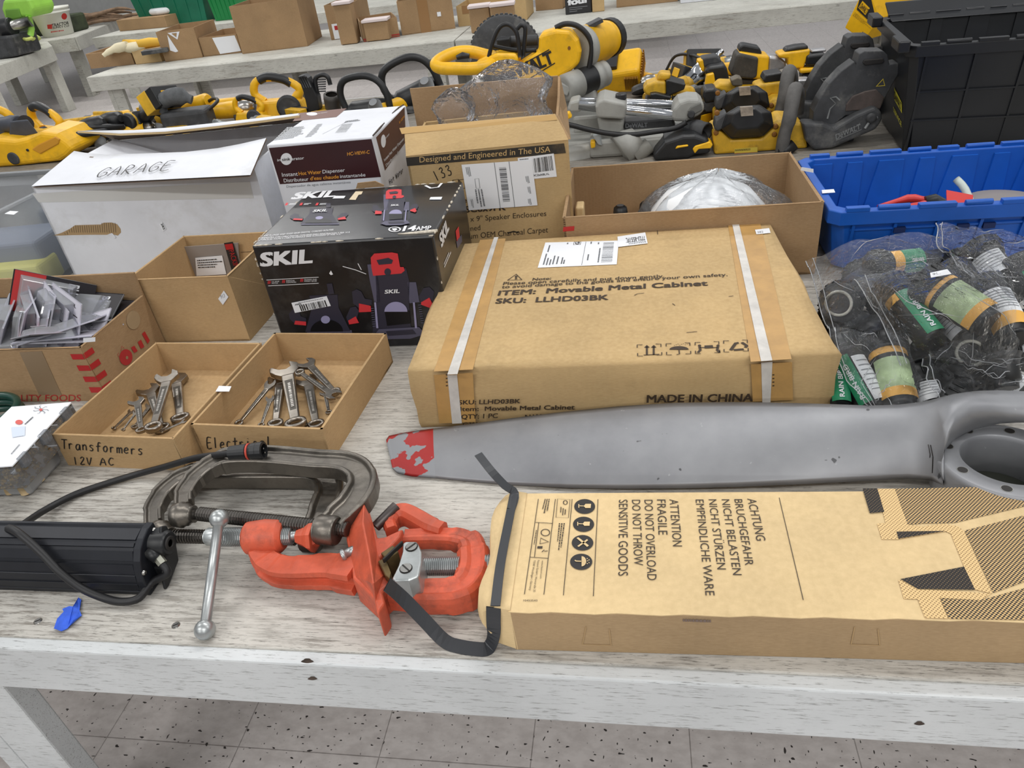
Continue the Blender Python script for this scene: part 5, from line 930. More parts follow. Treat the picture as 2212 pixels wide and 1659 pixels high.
b = MB(); b.box(o2.at(0, 0, .7745), (o2.w*1.0, o2.d*1.0, .003), M_['paper'], o2.a); li = b.obj('lid', r_, bevel=.001, label='white paper lid card')
T = Face(o2.at(0, 0, .7762), (0, 0, 1)); c = crop(T, 0, 850, 7.211); b = MB(); b.poly(ell(lambda x, y, k=1: c(x, y), 300, 452, 58, 36), mat('pale_red_print', (214, 96, 88), .6))
for k in range(7): a = k*pi*2/7; b.ribbon([c(640+22*cos(a), 255+18*sin(a)), c(640+100*cos(a), 255+55*sin(a)), c(640+120*cos(a+.25), 255+70*sin(a+.25))], .0011, (0, 0, 1), M_['greyink'])
b.poly(ell(lambda x, y, k=1: c(x, y), 640, 258, 26, 20), mat('pale_red_print', (214, 96, 88), .6)); scribble(b, [c(400, 490), c(530, 375), c(510, 365), c(385, 480)], 1, M_['ink'], 2, 1, .8); scribble(b, [c(190, 950), c(320, 800), c(300, 795), c(170, 945)], 1, M_['greyink'], 2, 1, .8); b.poly([c(x, y) for x, y in ((180, 530), (395, 515), (390, 660), (200, 690))], mat('pale_blue_print', (206, 216, 232), .6)); b.obj('lid_print', li)
for j in (-.72, -.05, .7):
    b = MB(); b.box(o2.at(1.03, j, .768), (.008, .02, .02), CL, o2.a); b.box(o2.at(1.05, j, .760), (.005, .012, .008), CL, o2.a); b.obj('latch', r_, bevel=.001)
b = MB(); rg = random.Random(5)
for k in range(70):
    p = o2.at(rg.uniform(-.9, .93), rg.uniform(-.93, .93), rg.uniform(.733, .762)); d = V((rg.uniform(-1, 1), rg.uniform(-1, 1), rg.uniform(-.5, .5))).normalized()
    b.lathe(p-d*.007, d, [(0, .0035), (.005, .0035), (.005, .005), (.009, .005), (.009, .003), (.014, .003)], BRS, 7)
o = b.obj('brass_fittings'); tag(o, 'heap of small brass fittings inside the clear case', 'fittings'); o['kind'] = 'stuff'
gh = thing('hose_coil', 'coiled dark green hose at the left edge in front of the food carton', 'hose', P(0, 900, TZ)); b = MB(); hm = mat('dark_green_hose', (22, 62, 52), .35, coat=.2); hc_ = P(-14, 930, TZ); pts = []
for k in range(75): a = k*2*pi/30; pts.append(V((hc_.x+(.062-.002*(k/30))*cos(a), hc_.y+.008+(.05)*sin(a), TZ+.0085+.0155*(k/30))))
b.tube(pts, .0075, hm, 8); b.obj('hose', gh)
b = MB(); q = P(-2, 925, .74); b.box((q.x-.03, q.y-.02, TZ+.02), (.08, .03, .038), mat('lilac_card', (150, 146, 196), .5)); tag(b.obj('small_box', bevel=.002), 'small lilac box at the left frame edge beside the fittings case', 'box')
# ================================================================== clear storage tote
ct = Carton([(-140, 520), (20, 505), (88, 430), (-100, 440)], .93, w=.5, d=.22, ang=R(-2), keep='FR'); ct.c = V((-1.80, 1.64, 0)); ct.w = .46; ct.d = .52; ct.z0 = TZ
r_ = thing('storage_tote', 'clear plastic storage tote at the left behind the food carton', 'storage tote', ct.at(0, 0, TZ)); ct.r = r_
CT = clear_plastic('tote_plastic', (228, 232, 234), .22, .15, 1.45)
b = MB(); rows = []
cr = [(i, j) for i, j in ((-1, -.8), (-.86, -1), (.86, -1), (1, -.8), (1, .8), (.86, 1), (-.86, 1), (-1, .8))]
for z, k in ((TZ+.001, .90), (.90, .985), (.925, 1.0), (.93, 1.06), (.936, 1.06), (.936, 1.0)): rows.append([ct.at(i*k, j*k, z) for i, j in cr])
b.grid(rows, CT, False, True); b.add(rows[0], [tuple(range(7, -1, -1))], CT); b.obj('tub', r_)
sticker(r_, [P(10, 462, .942), P(30, 464, .942), P(40, 457, .942), P(22, 456, .942)], n=(0, 0, 1))
for cx, cy, sz, m_, lab in ((P(20, 590, .74).x, P(20, 590, .74).y+.03, (.20, .10, .07), mat('pale_yellow_case', (222, 214, 108), .5), 'yellow case inside the clear storage tote'), (-1.74, 1.72, (.26, .16, .12), mat('slate_grey_case', (112, 120, 138), .5), 'slate grey case inside the clear storage tote')):
    b = MB(); b.box((cx, cy, TZ+.004+sz[2]/2), sz, m_, .1); tag(b.obj('plastic_case', bevel=.012, seg=3), lab, 'case')
# ================================================================== totes
def tote(name, label, x0, x1, y0, y1, z1, inset, m, ribs, cat='storage tote', tabs=True):
    t = thing(name, label, cat, ((x0+x1)/2, (y0+y1)/2, TZ))
    def rc(dx, z, r=.02): return [V((x, y, z)) for x, y in ((x0+dx+r, y0+dx), (x1-dx-r, y0+dx), (x1-dx, y0+dx+r), (x1-dx, y1-dx-r), (x1-dx-r, y1-dx), (x0+dx+r, y1-dx), (x0+dx, y1-dx-r), (x0+dx, y0+dx+r))]
    b = MB(); rows = [rc(inset+.012, TZ+.001), rc(inset, TZ+.01), rc(.012, z1-.035), rc(.012, z1-.03), rc(0, z1-.03), rc(0, z1-.002), rc(.002, z1), rc(.018, z1), rc(.02, z1-.002), rc(inset+.006, TZ+.014)]
    b.grid(rows, m, False, True); b.add(rows[0], [tuple(range(7, -1, -1))], m); b.add(rows[-1], [tuple(range(8))], m); b.obj('tub', t, bevel=.0015)
    n = ribs
    for k in range(n):
        x = x0+.05+(x1-x0-.1)*k/(n-1)
        for s, yy in ((-1, y0), (1, y1)): b = MB(); b.prism([V((x-.003, yy-s*(inset-.003), TZ+.012)), V((x+.003, yy-s*(inset-.003), TZ+.012)), V((x+.003, yy-s*(inset+.01), TZ+.012)), V((x-.003, yy-s*(inset+.01), TZ+.012))], [V((x-.003, yy-s*.004, z1-.03)), V((x+.003, yy-s*.004, z1-.03)), V((x+.003, yy-s*.016, z1-.03)), V((x-.003, yy-s*.016, z1-.03))], m); b.obj('rib', t)
        wf = .03 if k % 2 else .05; b = MB(); b.prism([V((x-wf, y1-inset-.004, TZ+.016)), V((x+wf*.6, y1-inset-.004, TZ+.016)), V((x+wf*.6, y1-inset-.012, TZ+.016)), V((x-wf, y1-inset-.012, TZ+.016))], [V((x-wf*.5, y1-.022, z1-.012)), V((x+wf*.6, y1-.022, z1-.012)), V((x+wf*.6, y1-.028, z1-.012)), V((x-wf*.5, y1-.028, z1-.012))], m); b.obj('wall_panel', t)
    hz = (TZ+z1)/2
    for z, f in ((hz+.03, .62), (hz-.05, .3)):
        ins = inset-(inset-.01)*(z-TZ)/(z1-TZ); b = MB(); b.box(((x0+x1)/2, y0+ins-.001, z), (x1-x0-.09, .010, .004), m); b.obj('rib', t)
    if tabs:
        k = 0; x = x0+.03
        while x < x1-.05:
            w = (.045, .06, .07, .05)[k % 4]
            for yy in (y0+.006, y1-.008):
                b = MB(); 
                if k % 2: b.cyl((x, yy, z1+.004), (x+w, yy, z1+.004), .006, m, seg=10)
                else: b.box((x+w/2, yy, z1+.003), (w, .014, .010), m)
                b.obj('hinge_tab', t, bevel=.0015)
            x += w+.016; k += 1
    return t
BLU = mat('blue_tote_plastic', (14, 84, 176), .42, var=.08, vs=6); bx0, bx1, by0, by1, bz = .400, .985, 1.49, 1.86, .838
bt = tote('storage_tote', 'blue plastic tote with hinge tabs, open, behind the bagged sprinklers', bx0, bx1, by0, by1, bz, .028, BLU, 7)
sticker(bt, [P(1776, 418, .8405), P(1804, 416, .8405), P(1801, 409, .8405), P(1775, 411, .8405)], n=(0, 0, 1))
for x, w in ((1945, 24), (2082, 22), (2138, 24)):
    q = PY(x, 466+(2212-x)*.02, by0+.013); b = MB(); b.box((q.x, by0+.008, bz-.047), (.022, .008, .011), mat('dark_blue_slot', (10, 34, 84), .6)); b.obj('slot', bt)
def bar(label, pts, r, m, cat, name, m2=None):
    b = MB(); b.tube(pts, r, m, 12, sub=3); t = b.obj(name); tag(t, label, cat); return t
def inb(px, y, z): q = PY(px, 430, y); return V((q.x, y, z))
t = thing('pliers', 'red handled pliers lying in the blue tote', 'pliers', inb(1990, 1.62, TZ+.02))
for s, lab in ((1, ''), (-1, '')): b = MB(); b.tube([inb(1900, 1.62+.02*s, TZ+.095), inb(1960, 1.62+.03*s, TZ+.108), inb(2000, 1.62+.01*s, TZ+.11)], [.006, .009, .007], mat('red_grip', (196, 48, 44), .4), 10, sub=3); b.obj('grip', t)
b = MB(); b.tube([inb(2000, 1.62, TZ+.11), inb(2020, 1.62, TZ+.112), inb(2042, 1.62, TZ+.108)], [.012, .014, .006], M_['black'], 10); b.obj('jaw', t)
bar('pale plastic tube leaning in the blue tote', [inb(2055, 1.70, TZ+.128), inb(2080, 1.68, TZ+.11), inb(2110, 1.65, TZ+.07)], .008, mat('pale_tube', (196, 206, 198), .4), 'tube', 'plastic_tube')
b = MB(); b.ext([inb(2040, 1.66, TZ+.115), inb(2100, 1.66, TZ+.10), inb(2110, 1.60, TZ+.07), inb(2050, 1.62, TZ+.09)], (0, 0, .004), mat('red_film', (206, 56, 52), .35)); tag(b.obj('red_card'), 'red card lying beside the pale tube in the blue tote', 'card')
b = MB(); b.lathe(V((.80, 1.66, TZ+.06)), (0, .1, 1), [(0, .07), (.03, .07), (.034, .066), (.034, .03)], mat('grey_disc', (128, 122, 120), .6), 28); tag(b.obj('grinding_disc'), 'grey round disc at the right inside the blue tote', 'disc')
b = MB(); b.tube([inb(1880, 1.57, TZ+.09), inb(1930, 1.575, TZ+.105), inb(1985, 1.58, TZ+.10)], .003, M_['paper'], 6, sub=3); tag(b.obj('white_wire'), 'thin white wire along the front inside the blue tote', 'wire')
for k, (x, y, sx, sy, h_) in enumerate(((.55, 1.62, .16, .12, .06), (.75, 1.60, .18, .14, .055))): b = MB(); b.box((x, y, TZ+.016+h_/2), (sx, sy, h_), M_['dusty'], .2-.3*k); tag(b.obj('tool_case', bevel=.008), ('dark case under the red pliers in the blue tote', 'dark case under the grey disc in the blue tote')[k], 'case')
BLK = mat('black_tote_plastic', (22, 24, 28), .38, var=.15, vs=6)
kt = tote('storage_tote', 'large black lidded tote behind the blue tote, with yellow lettering', .765, 1.46, 2.20, 2.70, 1.0, .045, BLK, 6)
lf = Face((.765+.0425, 2.45, .72), (-1, 0, -.12)); yl = mat('yellow_stencil', (206, 196, 60), .5); b = MB(); ll = crop(lf, 1700, 0, 3.318, -1)
b.poly([lf(1712+x/3.318, y/3.318, 2) for x, y in ((762, 640), (855, 755), (858, 830), (765, 730))], yl); text(b, 'DeWALT', lf(1712+768/3.318, 722/3.318, 3), lf(1712+852/3.318, 812/3.318, 3), lf(1712+768/3.318, 665/3.318, 3), M_['ink'], .02); text(b, 'SERVICE', lf(1712+758/3.318, 815/3.318, 2), lf(1712+855/3.318, 930/3.318, 2), lf(1712+756/3.318, 778/3.318, 2), yl, .02); b.obj('stencil', kt)
for s in (0, 1):
    b = MB(); y0 = 2.20+.42*s
    b.box((.752, y0+.04, 1.0), (.03, .10, .03), BLK); b.obj('lid_latch', kt, bevel=.004)
b = MB(); b.prism([V((.80, 2.66, .99)), V((1.45, 2.66, .99)), V((1.45, 2.69, .99)), V((.80, 2.69, .99))], [V((.79, 2.74, 1.035)), V((1.46, 2.74, 1.035)), V((1.46, 2.76, 1.035)), V((.79, 2.76, 1.035))], BLK); b.obj('open_lid', kt, bevel=.004)
kt.rotation_euler = (0, 0, R(-6)); kt.location.x -= .0
# ================================================================== bagged sprinklers
SB_ = mat('sprinkler_black', (36, 37, 38), .42, var=.15, vs=30); GRN = mat('green_label', (34, 132, 92), .4); ORB = mat('orange_label_band', (230, 172, 74), .45); OLV = mat('olive_label', (166, 186, 142), .45, var=.25, vs=18); WLB = mat('white_label', (222, 224, 226), .5)
def sprinkler(lab, a, b_, r, lay_, cap=True, ring=False):
    """a: capped end, b_: plain end; lay_: list of (t0, t1, angle0, angle1, material) label patches"""
    a, b_ = V(a), V(b_); d = (b_-a); L = d.length; d.normalize()
    t = thing('pop_up_sprinkler', lab, 'sprinkler', (a+b_)/2, 'bagged pop-up sprinklers')
    b = MB(); b.lathe(a, d, [(.03, r*.86), (L*.55, r*.82), (L-.012, r*.78), (L-.01, r*.62), (L, r*.6)], SB_, 26); bd = b.obj('tube', t)
    b = MB(); pr = [(0, r*.55), (.001, r*.9), (.005, r), (.026, r*1.02), (.028, r*.94), (.034, r*.92)]; b.lathe(a, d, pr, SB_, 26)
    for k in range(18):
        ang = 2*pi*k/18; ref = d.cross(V((0, 0, 1))).normalized(); w2 = ref.cross(d); q = a+d*.015+(ref*cos(ang)+w2*sin(ang))*r*1.02; b.cyl(q-d*.009, q+d*.009, .0016, SB_, seg=6)
    b.obj('ribbed_cap', t)
    if ring: b = MB(); ref = d.cross(V((0, 0, 1))).normalized(); w2 = ref.cross(d); b.tube([a-d*.002+(ref*cos(x)+w2*sin(x))*r*.58 for x in [2*pi*k/28 for k in range(28)]], .0026, mat('ivory_seal', (206, 204, 190), .4), 8, closed=True); b.obj('seal_ring', t)
    vw = (CAM-(a+b_)/2).normalized(); ref = (vw-d*vw.dot(d)).normalized(); w2 = d.cross(ref)
    for t0, t1, a0, a1, m in lay_:
        b = MB(); n = 8; rows = [[a+d*(L*tt)+(ref*cos(R(a0+(a1-a0)*k/n))+w2*sin(R(a0+(a1-a0)*k/n)))*(r*.86+.0009) for k in range(n+1)] for tt in (t0, t1)]; b.grid(rows, m, True); lo = b.obj('label', t)
        if m == GRN:
            am = (a0+a1)/2; fn = (ref*cos(R(am))+w2*sin(R(am))); o_ = fn*(r*.86+.0022); tg = (w2*cos(R(am))-ref*sin(R(am))); rv = 1
            h_ = .0075; s0, s1 = a+d*(L*(t1-.06))+o_, a+d*(L*(t0+.12))+o_
            b = MB(); text(b, 'RAIN BIRD', s0-tg*h_*.5, s1-tg*h_*.5, s0+tg*h_*.5, M_['paper'], .02); b.obj('label_print', lo)
        elif m == WLB:
            b = MB()
            for q in range(7): tt = t0+(t1-t0)*(.12+.11*q); b.grid([[a+d*(L*(tt+e))+(ref*cos(R(a0+8+(a1-a0-16)*k/n))+w2*sin(R(a0+8+(a1-a0-16)*k/n)))*(r*.86+.0014) for k in range(n+1)] for e in (0, .012)], M_['greyink'], True)
            b.obj('label_print', lo)
    return t
GL_ = [(.30, .95, -60, 0, GRN), (.30, .40, 2, 60, ORB)]; WL = [(.30, .9, -55, 45, WLB)]; OL = [(.24, .34, -85, 85, ORB), (.40, .80, -80, 50, OLV), (.80, .92, -80, 50, ORB)]
for lab, a, za, e, ze, r, l_, rg_ in (('sprinkler with olive and orange label in the middle of the front bag', (1992, 604), .868, (2138, 700), .84, .034, OL, 0), ('sprinkler with green label left of the olive one in the front bag', (1916, 610), .845, (2020, 742), .80, .030, GL_, 0), ('sprinkler with plain white label under the olive one', (2010, 655), .815, (2095, 735), .79, .030, WL, 0), ('sprinkler seen end-on with pale ring at the left of the bags', (1812, 655), .80, (1880, 600), .75, .036, [], 1), ('sprinkler with white and green labels lying by the flat carton', (1806, 735), .775, (1890, 885), .715, .030, [(.35, .95, -75, -15, WLB), (.30, .95, -10, 40, GRN)], 0), ('sprinkler with orange band and olive label in the lower left bag', (1908, 730), .78, (1945, 885), .725, .032, OL, 0), ('sprinkler with white label low beside the lower left bag', (1978, 800), .745, (2015, 885), .715, .028, WL, 0), ('sprinkler seen end-on with pale ring under the front bag', (2098, 762), .78, (2150, 700), .76, .034, [], 1),
    ('sprinkler with black cap and white label at the upper right', (2108, 530), .855, (2170, 610), .82, .032, WL, 0), ('sprinkler with green label at the right frame edge', (2190, 560), .85, (2240, 640), .81, .032, GL_, 0), ('sprinkler with pale label behind the olive one in the front bag', (2130, 610), .855, (2195, 735), .82, .029, [(.3, .7, -70, 60, WLB), (.7, .9, -70, 60, ORB)], 0), ('sprinkler lying at the back in the left upper bag', (1880, 575), .80, (1990, 560), .79, .028, [(.3, .5, -60, 60, ORB), (.5, .9, -60, 60, GRN)], 0), ('sprinkler standing in the right of the bags with orange neck', (2155, 735), .80, (2175, 840), .75, .027, [(.02, .2, -70, 70, ORB)], 0), ('sprinkler with green label close beside the flat carton corner', (1806, 785), .745, (1816, 885), .712, .024, [(.1, .95, -50, 30, GRN)], 0), ('dark sprinkler low in the middle of the heap', (2040, 800), .735, (2110, 860), .72, .028, [], 0), ('dark sprinkler low at the right of the heap', (2130, 800), .735, (2215, 850), .72, .028, [(.4, .9, -60, 40, WLB)], 0), ('dark sprinkler under the left end-on one', (1790, 720), .735, (1870, 690), .735, .028, [], 0), ('dark sprinkler at the right edge behind the propeller hub', (2200, 690), .78, (2230, 790), .75, .029, [(.3, .9, -60, 40, WLB)], 0)): sprinkler(lab, P(*a, za), P(*e, ze), r, l_, 1, rg_)
lows = [(1800, 690, 1840, 640), (1840, 760, 1890, 700), (1870, 800, 1930, 760), (1960, 770, 2010, 830), (1990, 740, 2060, 790), (2060, 830, 2150, 800), (2080, 740, 2160, 760), (1900, 640, 1960, 700), (1950, 580, 2040, 560), (2060, 560, 2100, 600), (2150, 600, 2200, 640), (1850, 600, 1900, 560), (1930, 850, 1975, 800), (2030, 850, 2090, 880)]
for k, (x0, y0_, x1, y1_) in enumerate(lows): sprinkler('one of the dark sprinklers at the bottom of the bagged heap', P(x0, y0_, .735), P(x1, y1_, .725), .031, [])
FLM = clear_plastic('bag_film', (252, 253, 255), .035, .035, 1.42, 1.0, 55)
def film(lab, pts, seed, n=22, amp=.006, zs=None):
    """sheet of film hung over what lies below: pts is a grid of (px, py, z) control points"""
    rg = random.Random(seed); ph = [rg.uniform(0, 6.28) for _ in range(10)]; G_ = [[P(*p) for p in r] for r in pts]
    R1 = [smooth_path(r, n//(len(r)-1)) for r in G_]; cols = list(zip(*R1)); C2 = [smooth_path(list(c), n//(len(pts)-1)) for c in cols]; rows = []
    for i, c in enumerate(C2):
        row = []
        for j, p in enumerate(c):
            u_, v_ = i/len(C2), j/len(c)
            d = amp*(abs(sin(9*u_+5*v_+ph[0]))*.9+abs(sin(14*v_-8*u_+ph[1]))*.8+.5*sin(23*u_+ph[2])*sin(19*v_+ph[3])-.9)
            row.append(p+V((d*.4*sin(ph[4]+11*u_), d*.4*cos(ph[5]+9*v_), d)))
        rows.append(row)
    b = MB(); b.grid(rows, FLM, True); o = b.obj('plastic_bag'); tag(o, lab, 'plastic bag', 'clear bags over the sprinklers')
    ed = clear_plastic('film_fold', (252, 253, 255), .34, .04, 1.5); up = V((0, -.0004, .0012))
    b = MB(); b.tube([p+up for p in rows[0]], .0010, ed, 6); b.tube([p+up for p in rows[2]], .0008, ed, 6); b.obj('zip_edge', o)
    for k in range(7):
        i, j = rg.randrange(3, len(rows)-3), rg.randrange(2, n-2); pts_ = []; di, dj = rg.choice(((1, 0), (1, 1), (1, -1), (0, 1), (1, .5), (1, -.5)))
        for q in range(rg.randrange(5, 12)):
            a, c = int(i+di*q), int(j+dj*q)
            if 0 <= a < len(rows) and 0 <= c < len(rows[0]): pts_.append(rows[a][c]+up)
        if len(pts_) > 3: b = MB(); b.tube(pts_, [.0002, .0006, .0008, .0005, .0002], ed, 6, sub=2); b.obj('crease', o)
    return o
film('clear bag in front, stretched over the olive label sprinkler', [[(1845, 605, .86), (1960, 575, .89), (2060, 562, .905), (2150, 572, .89)], [(1870, 640, .855), (1960, 640, .915), (2070, 640, .91), (2185, 650, .875)], [(1915, 720, .83), (2000, 715, .87), (2090, 715, .87), (2200, 740, .83)], [(1945, 790, .80), (2010, 775, .81), (2080, 790, .80), (2180, 790, .79)]], 3)
film('clear bag at the upper left with its zip edge against the blue tote', [[(1742, 570, .80), (1810, 535, .85), (1900, 512, .87), (2030, 508, .87)], [(1755, 600, .80), (1830, 585, .845), (1910, 570, .86), (2035, 560, .86)], [(1775, 680, .80), (1840, 640, .84), (1900, 650, .84), (1960, 640, .84)], [(1790, 715, .79), (1850, 712, .80), (1900, 710, .80), (1950, 705, .80)]], 5)
film('clear bag at the upper right with a folded corner', [[(2022, 482, .89), (2080, 490, .885), (2150, 500, .88), (2250, 515, .87)], [(2026, 530, .875), (2090, 545, .895), (2160, 540, .895), (2250, 550, .89)], [(2060, 565, .865), (2110, 575, .88), (2180, 600, .88), (2260, 610, .86)], [(2120, 620, .85), (2150, 640, .86), (2200, 660, .85), (2260, 670, .83)]], 8)
film('clear bag at the lower left over the orange band sprinkler', [[(1790, 705, .80), (1850, 715, .805), (1900, 712, .80), (1960, 720, .80)], [(1800, 760, .79), (1860, 760, .80), (1920, 760, .815), (1970, 770, .80)], [(1830, 820, .765), (1880, 820, .77), (1935, 815, .785), (1990, 830, .76)], [(1880, 885, .735), (1910, 885, .745), (1950, 880, .755), (2010, 880, .735)]], 11)
film('clear bag low at the right behind the propeller', [[(1990, 780, .78), (2060, 740, .82), (2130, 760, .81), (2230, 760, .80)], [(2000, 810, .77), (2070, 790, .80), (2140, 790, .79), (2230, 790, .78)], [(2020, 850, .75), (2080, 820, .77), (2150, 830, .765), (2230, 830, .76)], [(2040, 880, .735), (2090, 860, .745), (2150, 860, .745), (2230, 860, .74)]], 14)
q = [P(2011, 600, .928), P(2055, 592, .924), P(2046, 582, .930), P(2009, 590, .932)]; b = MB(); b.ext(q, (0, 0, .0006), M_['paper']); so = b.obj('price_sticker'); tag(so, 'white price sticker on the front clear bag', 'sticker')
b = MB(); text(b, '957', q[0]+(q[3]-q[0])*.3+(q[1]-q[0])*.1+V((0, 0, .001)), q[0]+(q[3]-q[0])*.3+(q[1]-q[0])*.55+V((0, 0, .001)), q[0]+(q[3]-q[0])*.75+(q[1]-q[0])*.1+V((0, 0, .001)), M_['greyink'], .01); b.obj('sticker_print', so)
# ================================================================== power tools on the second table
Yw, Yg, Bk, Du, Gy, Ch, Ru = M_['yellow'], M_['dyellow'], M_['black'], M_['dusty'], M_['grey'], M_['chrome'], M_['rubber']
def slab(pts, y, d, m, cr=None):
    """outline seen in the photo, standing at depth y, thickness d"""
    cr = cr or (0, 0, 1); q = [PY(cr[0]+a/cr[2], cr[1]+c/cr[2], y) for a, c in pts]
    for p in q: p.z = max(p.z, TZ+.001)
    return q, V((0, d, 0))
def sl(b, pts, y, d, m, cr=None):
    q, v_ = slab(pts, y, d, m, cr); b.ext(q, v_, m)
# --- yellow mitre saw
y0 = 2.72; c5 = (900, 30, 4.608); c2_ = (700, 0, 3.687); c6_ = (1200, 150, 6.144)
ms = thing('mitre_saw', 'yellow mitre saw with loop handle rising behind the tan speaker carton', 'mitre saw', (-.22, 2.75, TZ))
Q = lambda x, y, yy=y0, c=c5: PY(c[0]+x/c[2], c[1]+y/c[2], yy)
b = MB(); sl(b, ((1215, 240), (1240, 195), (1390, 155), (1530, 165), (1610, 260), (1640, 380), (1620, 500), (1540, 570), (1420, 640), (1300, 700), (960, 640), (950, 540), (1210, 370)), y0-.03, .08, Yw, c5); am = b.obj('arm_housing', ms, bevel=.012, seg=3)
FA = Face(V((0, y0-.03, 0)), (0, -1, 0), .0012); fa = crop(FA, *c5); b = MB(); bkp = M_['ink']
text(b, 'DeWALT', fa(860, 705), fa(1368, 484), fa(815, 588), bkp, .05)
for A, B in (((950, 560), (1320, 355)), ((1130, 640), (1378, 488))): b.ribbon([fa(*A), fa(*B)], .0035, (0, 1, 0), bkp)
b.poly(ell(lambda x, y, k=1: fa(x, y, 1), 1518, 340, 15, 20), mat('bolt_brown', (130, 84, 20), .6)); b.obj('lettering', am)
b = MB(); a_, e_ = Q(1640, 340, 2.76), Q(1900, 245, 2.90); d_ = e_-a_; b.lathe(a_, d_, [(0, .068), (d_.length*.75, .068), (d_.length, .060)], Yw, 28); mo = b.obj('motor', ms)
b = MB(); b.lathe(e_-d_*.02, d_, [(0, .066), (.03, .066), (.034, .058), (.034, .03)], Bk, 28); b.obj('motor_cap', mo)
b = MB(); b.lathe(a_-d_*.12, d_, [(0, .066), (.004, .072), (.03, .072), (.034, .068)], Gy, 28); b.obj('gear_collar', ms)
b = MB(); b.box(Q(1770, 90, 2.80), (.05, .05, .012), Du, (0, -.3, .3)); b.obj('label_plate', mo)
b = MB(); b.tube([Q(x, y, yy) for x, y, yy in ((190, 500, 2.66), (270, 435, 2.69), (400, 385, 2.72), (540, 378, 2.73), (680, 410, 2.73), (780, 440, 2.71), (700, 520, 2.66), (560, 545, 2.64), (380, 545, 2.63), (240, 540, 2.64))], .021, Yw, 12, closed=True, sub=5); lh = b.obj('loop_handle', ms)
b = MB(); b.tube([Q(400, 435, 2.69), Q(460, 415, 2.69), Q(525, 420, 2.69)], [.008, .012, .008], Bk, 10); b.obj('trigger', lh)
b = MB(); sl(b, ((585, 480), (690, 430), (800, 395), (980, 400), (1015, 440), (1000, 560), (790, 620), (600, 600)), y0-.05, .09, Yw, c5); b.obj('switch_housing', ms, bevel=.010, seg=3)
b = MB(); cc = Q(880, 400, 2.86); b.lathe(cc, (0, 1, 0), [(0, .03), (0, .125), (.006, .13), (.03, .13), (.034, .12)], Du, 40); gd = b.obj('blade_guard', ms)
b = MB(); b.lathe(cc-V((0, .004, 0)), (0, 1, 0), [(0, .02), (0, .06), (.004, .06)], Bk, 24); b.obj('arbor_cover', gd)
b = MB()
for k in range(48): a = 2*pi*k/48; b.box(cc+V((.129*cos(a), .016, .129*sin(a))), (.010, .012, .010), Du, (0, -a, 0))
b.obj('guard_ribs', gd)
b = MB(); b.cyl(Q(830, 280, 2.80), Q(1210, 260, 2.80), .018, Du); b.box(Q(880, 350, 2.77), (.045, .06, .075), Bk); b.obj('guard_arm', ms, bevel=.004)
for k, pth in enumerate((((690, 560), (730, 380), (770, 240), (830, 130), (910, 105), (985, 170), (1010, 260), (1030, 430)), ((1000, 150), (1040, 112), (1080, 140), (1075, 260), (1060, 430)), ((760, 320), (900, 350), (1050, 368), (1190, 360)), ((1380, 140), (1480, 100), (1600, 120), (1700, 210), (1745, 330), (1720, 520), (1680, 700), (1640, 820), (1560, 890), (1450, 915)))):
    b = MB(); b.tube([Q(x, y, 2.68+.012*k) for x, y in pth], .0072 if k < 3 else .009, Ru, 8, sub=5); b.obj('power_cord', ms)
b = MB(); a_, e_ = Q(1470, 740, 2.66), Q(1870, 590, 2.78); d_ = e_-a_; L = d_.length; b.lathe(a_, d_, [(0, .03), (0, .045), (L*.35, .047), (L*.35, .044), (L*.7, .044), (L*.7, .047), (L*.85, .047), (L*.85, .044), (L, .044)], Gy, 26); pv = b.obj('pivot_barrel', ms)
b = MB(); b.lathe(a_+d_*.36, d_, [(0, .0448), (L*.33, .0448)], Bk, 26, caps=False); b.obj('black_band', pv)
b = MB(); b.box(a_+V((0, -.01, 0)), (.04, .02, .03), Gy, (0, .5, 0)); b.cyl(a_+V((-.03, -.02, -.02)), a_+V((-.03, .02, -.02)), .018, Gy); b.obj('bevel_lock', pv, bevel=.003)
b = MB(); tc_ = P(1225, 345, TZ); tc_ = V((-.235, 2.66, TZ)); b.lathe(tc_, (0, 0, 1), [(0, .21), (.03, .22), (.045, .215), (.05, .20)], Gy, 40); b.obj('turntable', ms)
b = MB(); b.prism([V((-.33, 2.68, TZ+.05)), V((-.10, 2.68, TZ+.05)), V((-.10, 2.80, TZ+.05)), V((-.33, 2.80, TZ+.05))], [V((-.26, 2.72, .90)), V((-.13, 2.72, .90)), V((-.13, 2.79, .90)), V((-.26, 2.79, .90))], Gy); b.box((-.14, 2.62, .765), (.12, .02, .06), Gy); b.obj('pedestal', ms, bevel=.012)
# --- sliding mitre saw
y1 = 2.46; ss = thing('sliding_mitre_saw', 'grey sliding mitre saw with two chrome rails in front of the yellow tools', 'mitre saw', (0, 2.5, TZ))
Q6 = lambda x, y, yy=y1: PY(1200+x/6.144, 150+y/6.144, yy)
b = MB(); sl(b, ((528, 500), (560, 425), (640, 395), (930, 455), (955, 520), (915, 668), (545, 645)), y1, .15, Gy, c6_); hb2 = b.obj('rail_housing', ss, bevel=.014, seg=3)
b = MB(); kq = Q6(870, 372, 2.52); b.lathe(kq-V((0, 0, .012)), (0, 0, 1), [(0, .012), (.01, .019), (.022, .019), (.026, .015)], Bk, 10, False); b.obj('lock_knob', hb2)
for a, e, yy in (((310, 475), (1560, 605), 2.50), ((330, 430), (1640, 475), 2.575)): b = MB(); b.cyl(Q6(*a, yy), Q6(*e, yy), .0155, Ch, seg=24); b.obj('chrome_rail', ss)
b = MB(); sl(b, ((1545, 640), (1560, 520), (1640, 430), (1770, 390), (1900, 398), (1975, 460), (1975, 560), (1900, 620), (1730, 705), (1560, 700)), 2.475, .115, Gy, c6_); eb = b.obj('end_bracket', ss, bevel=.012, seg=3)
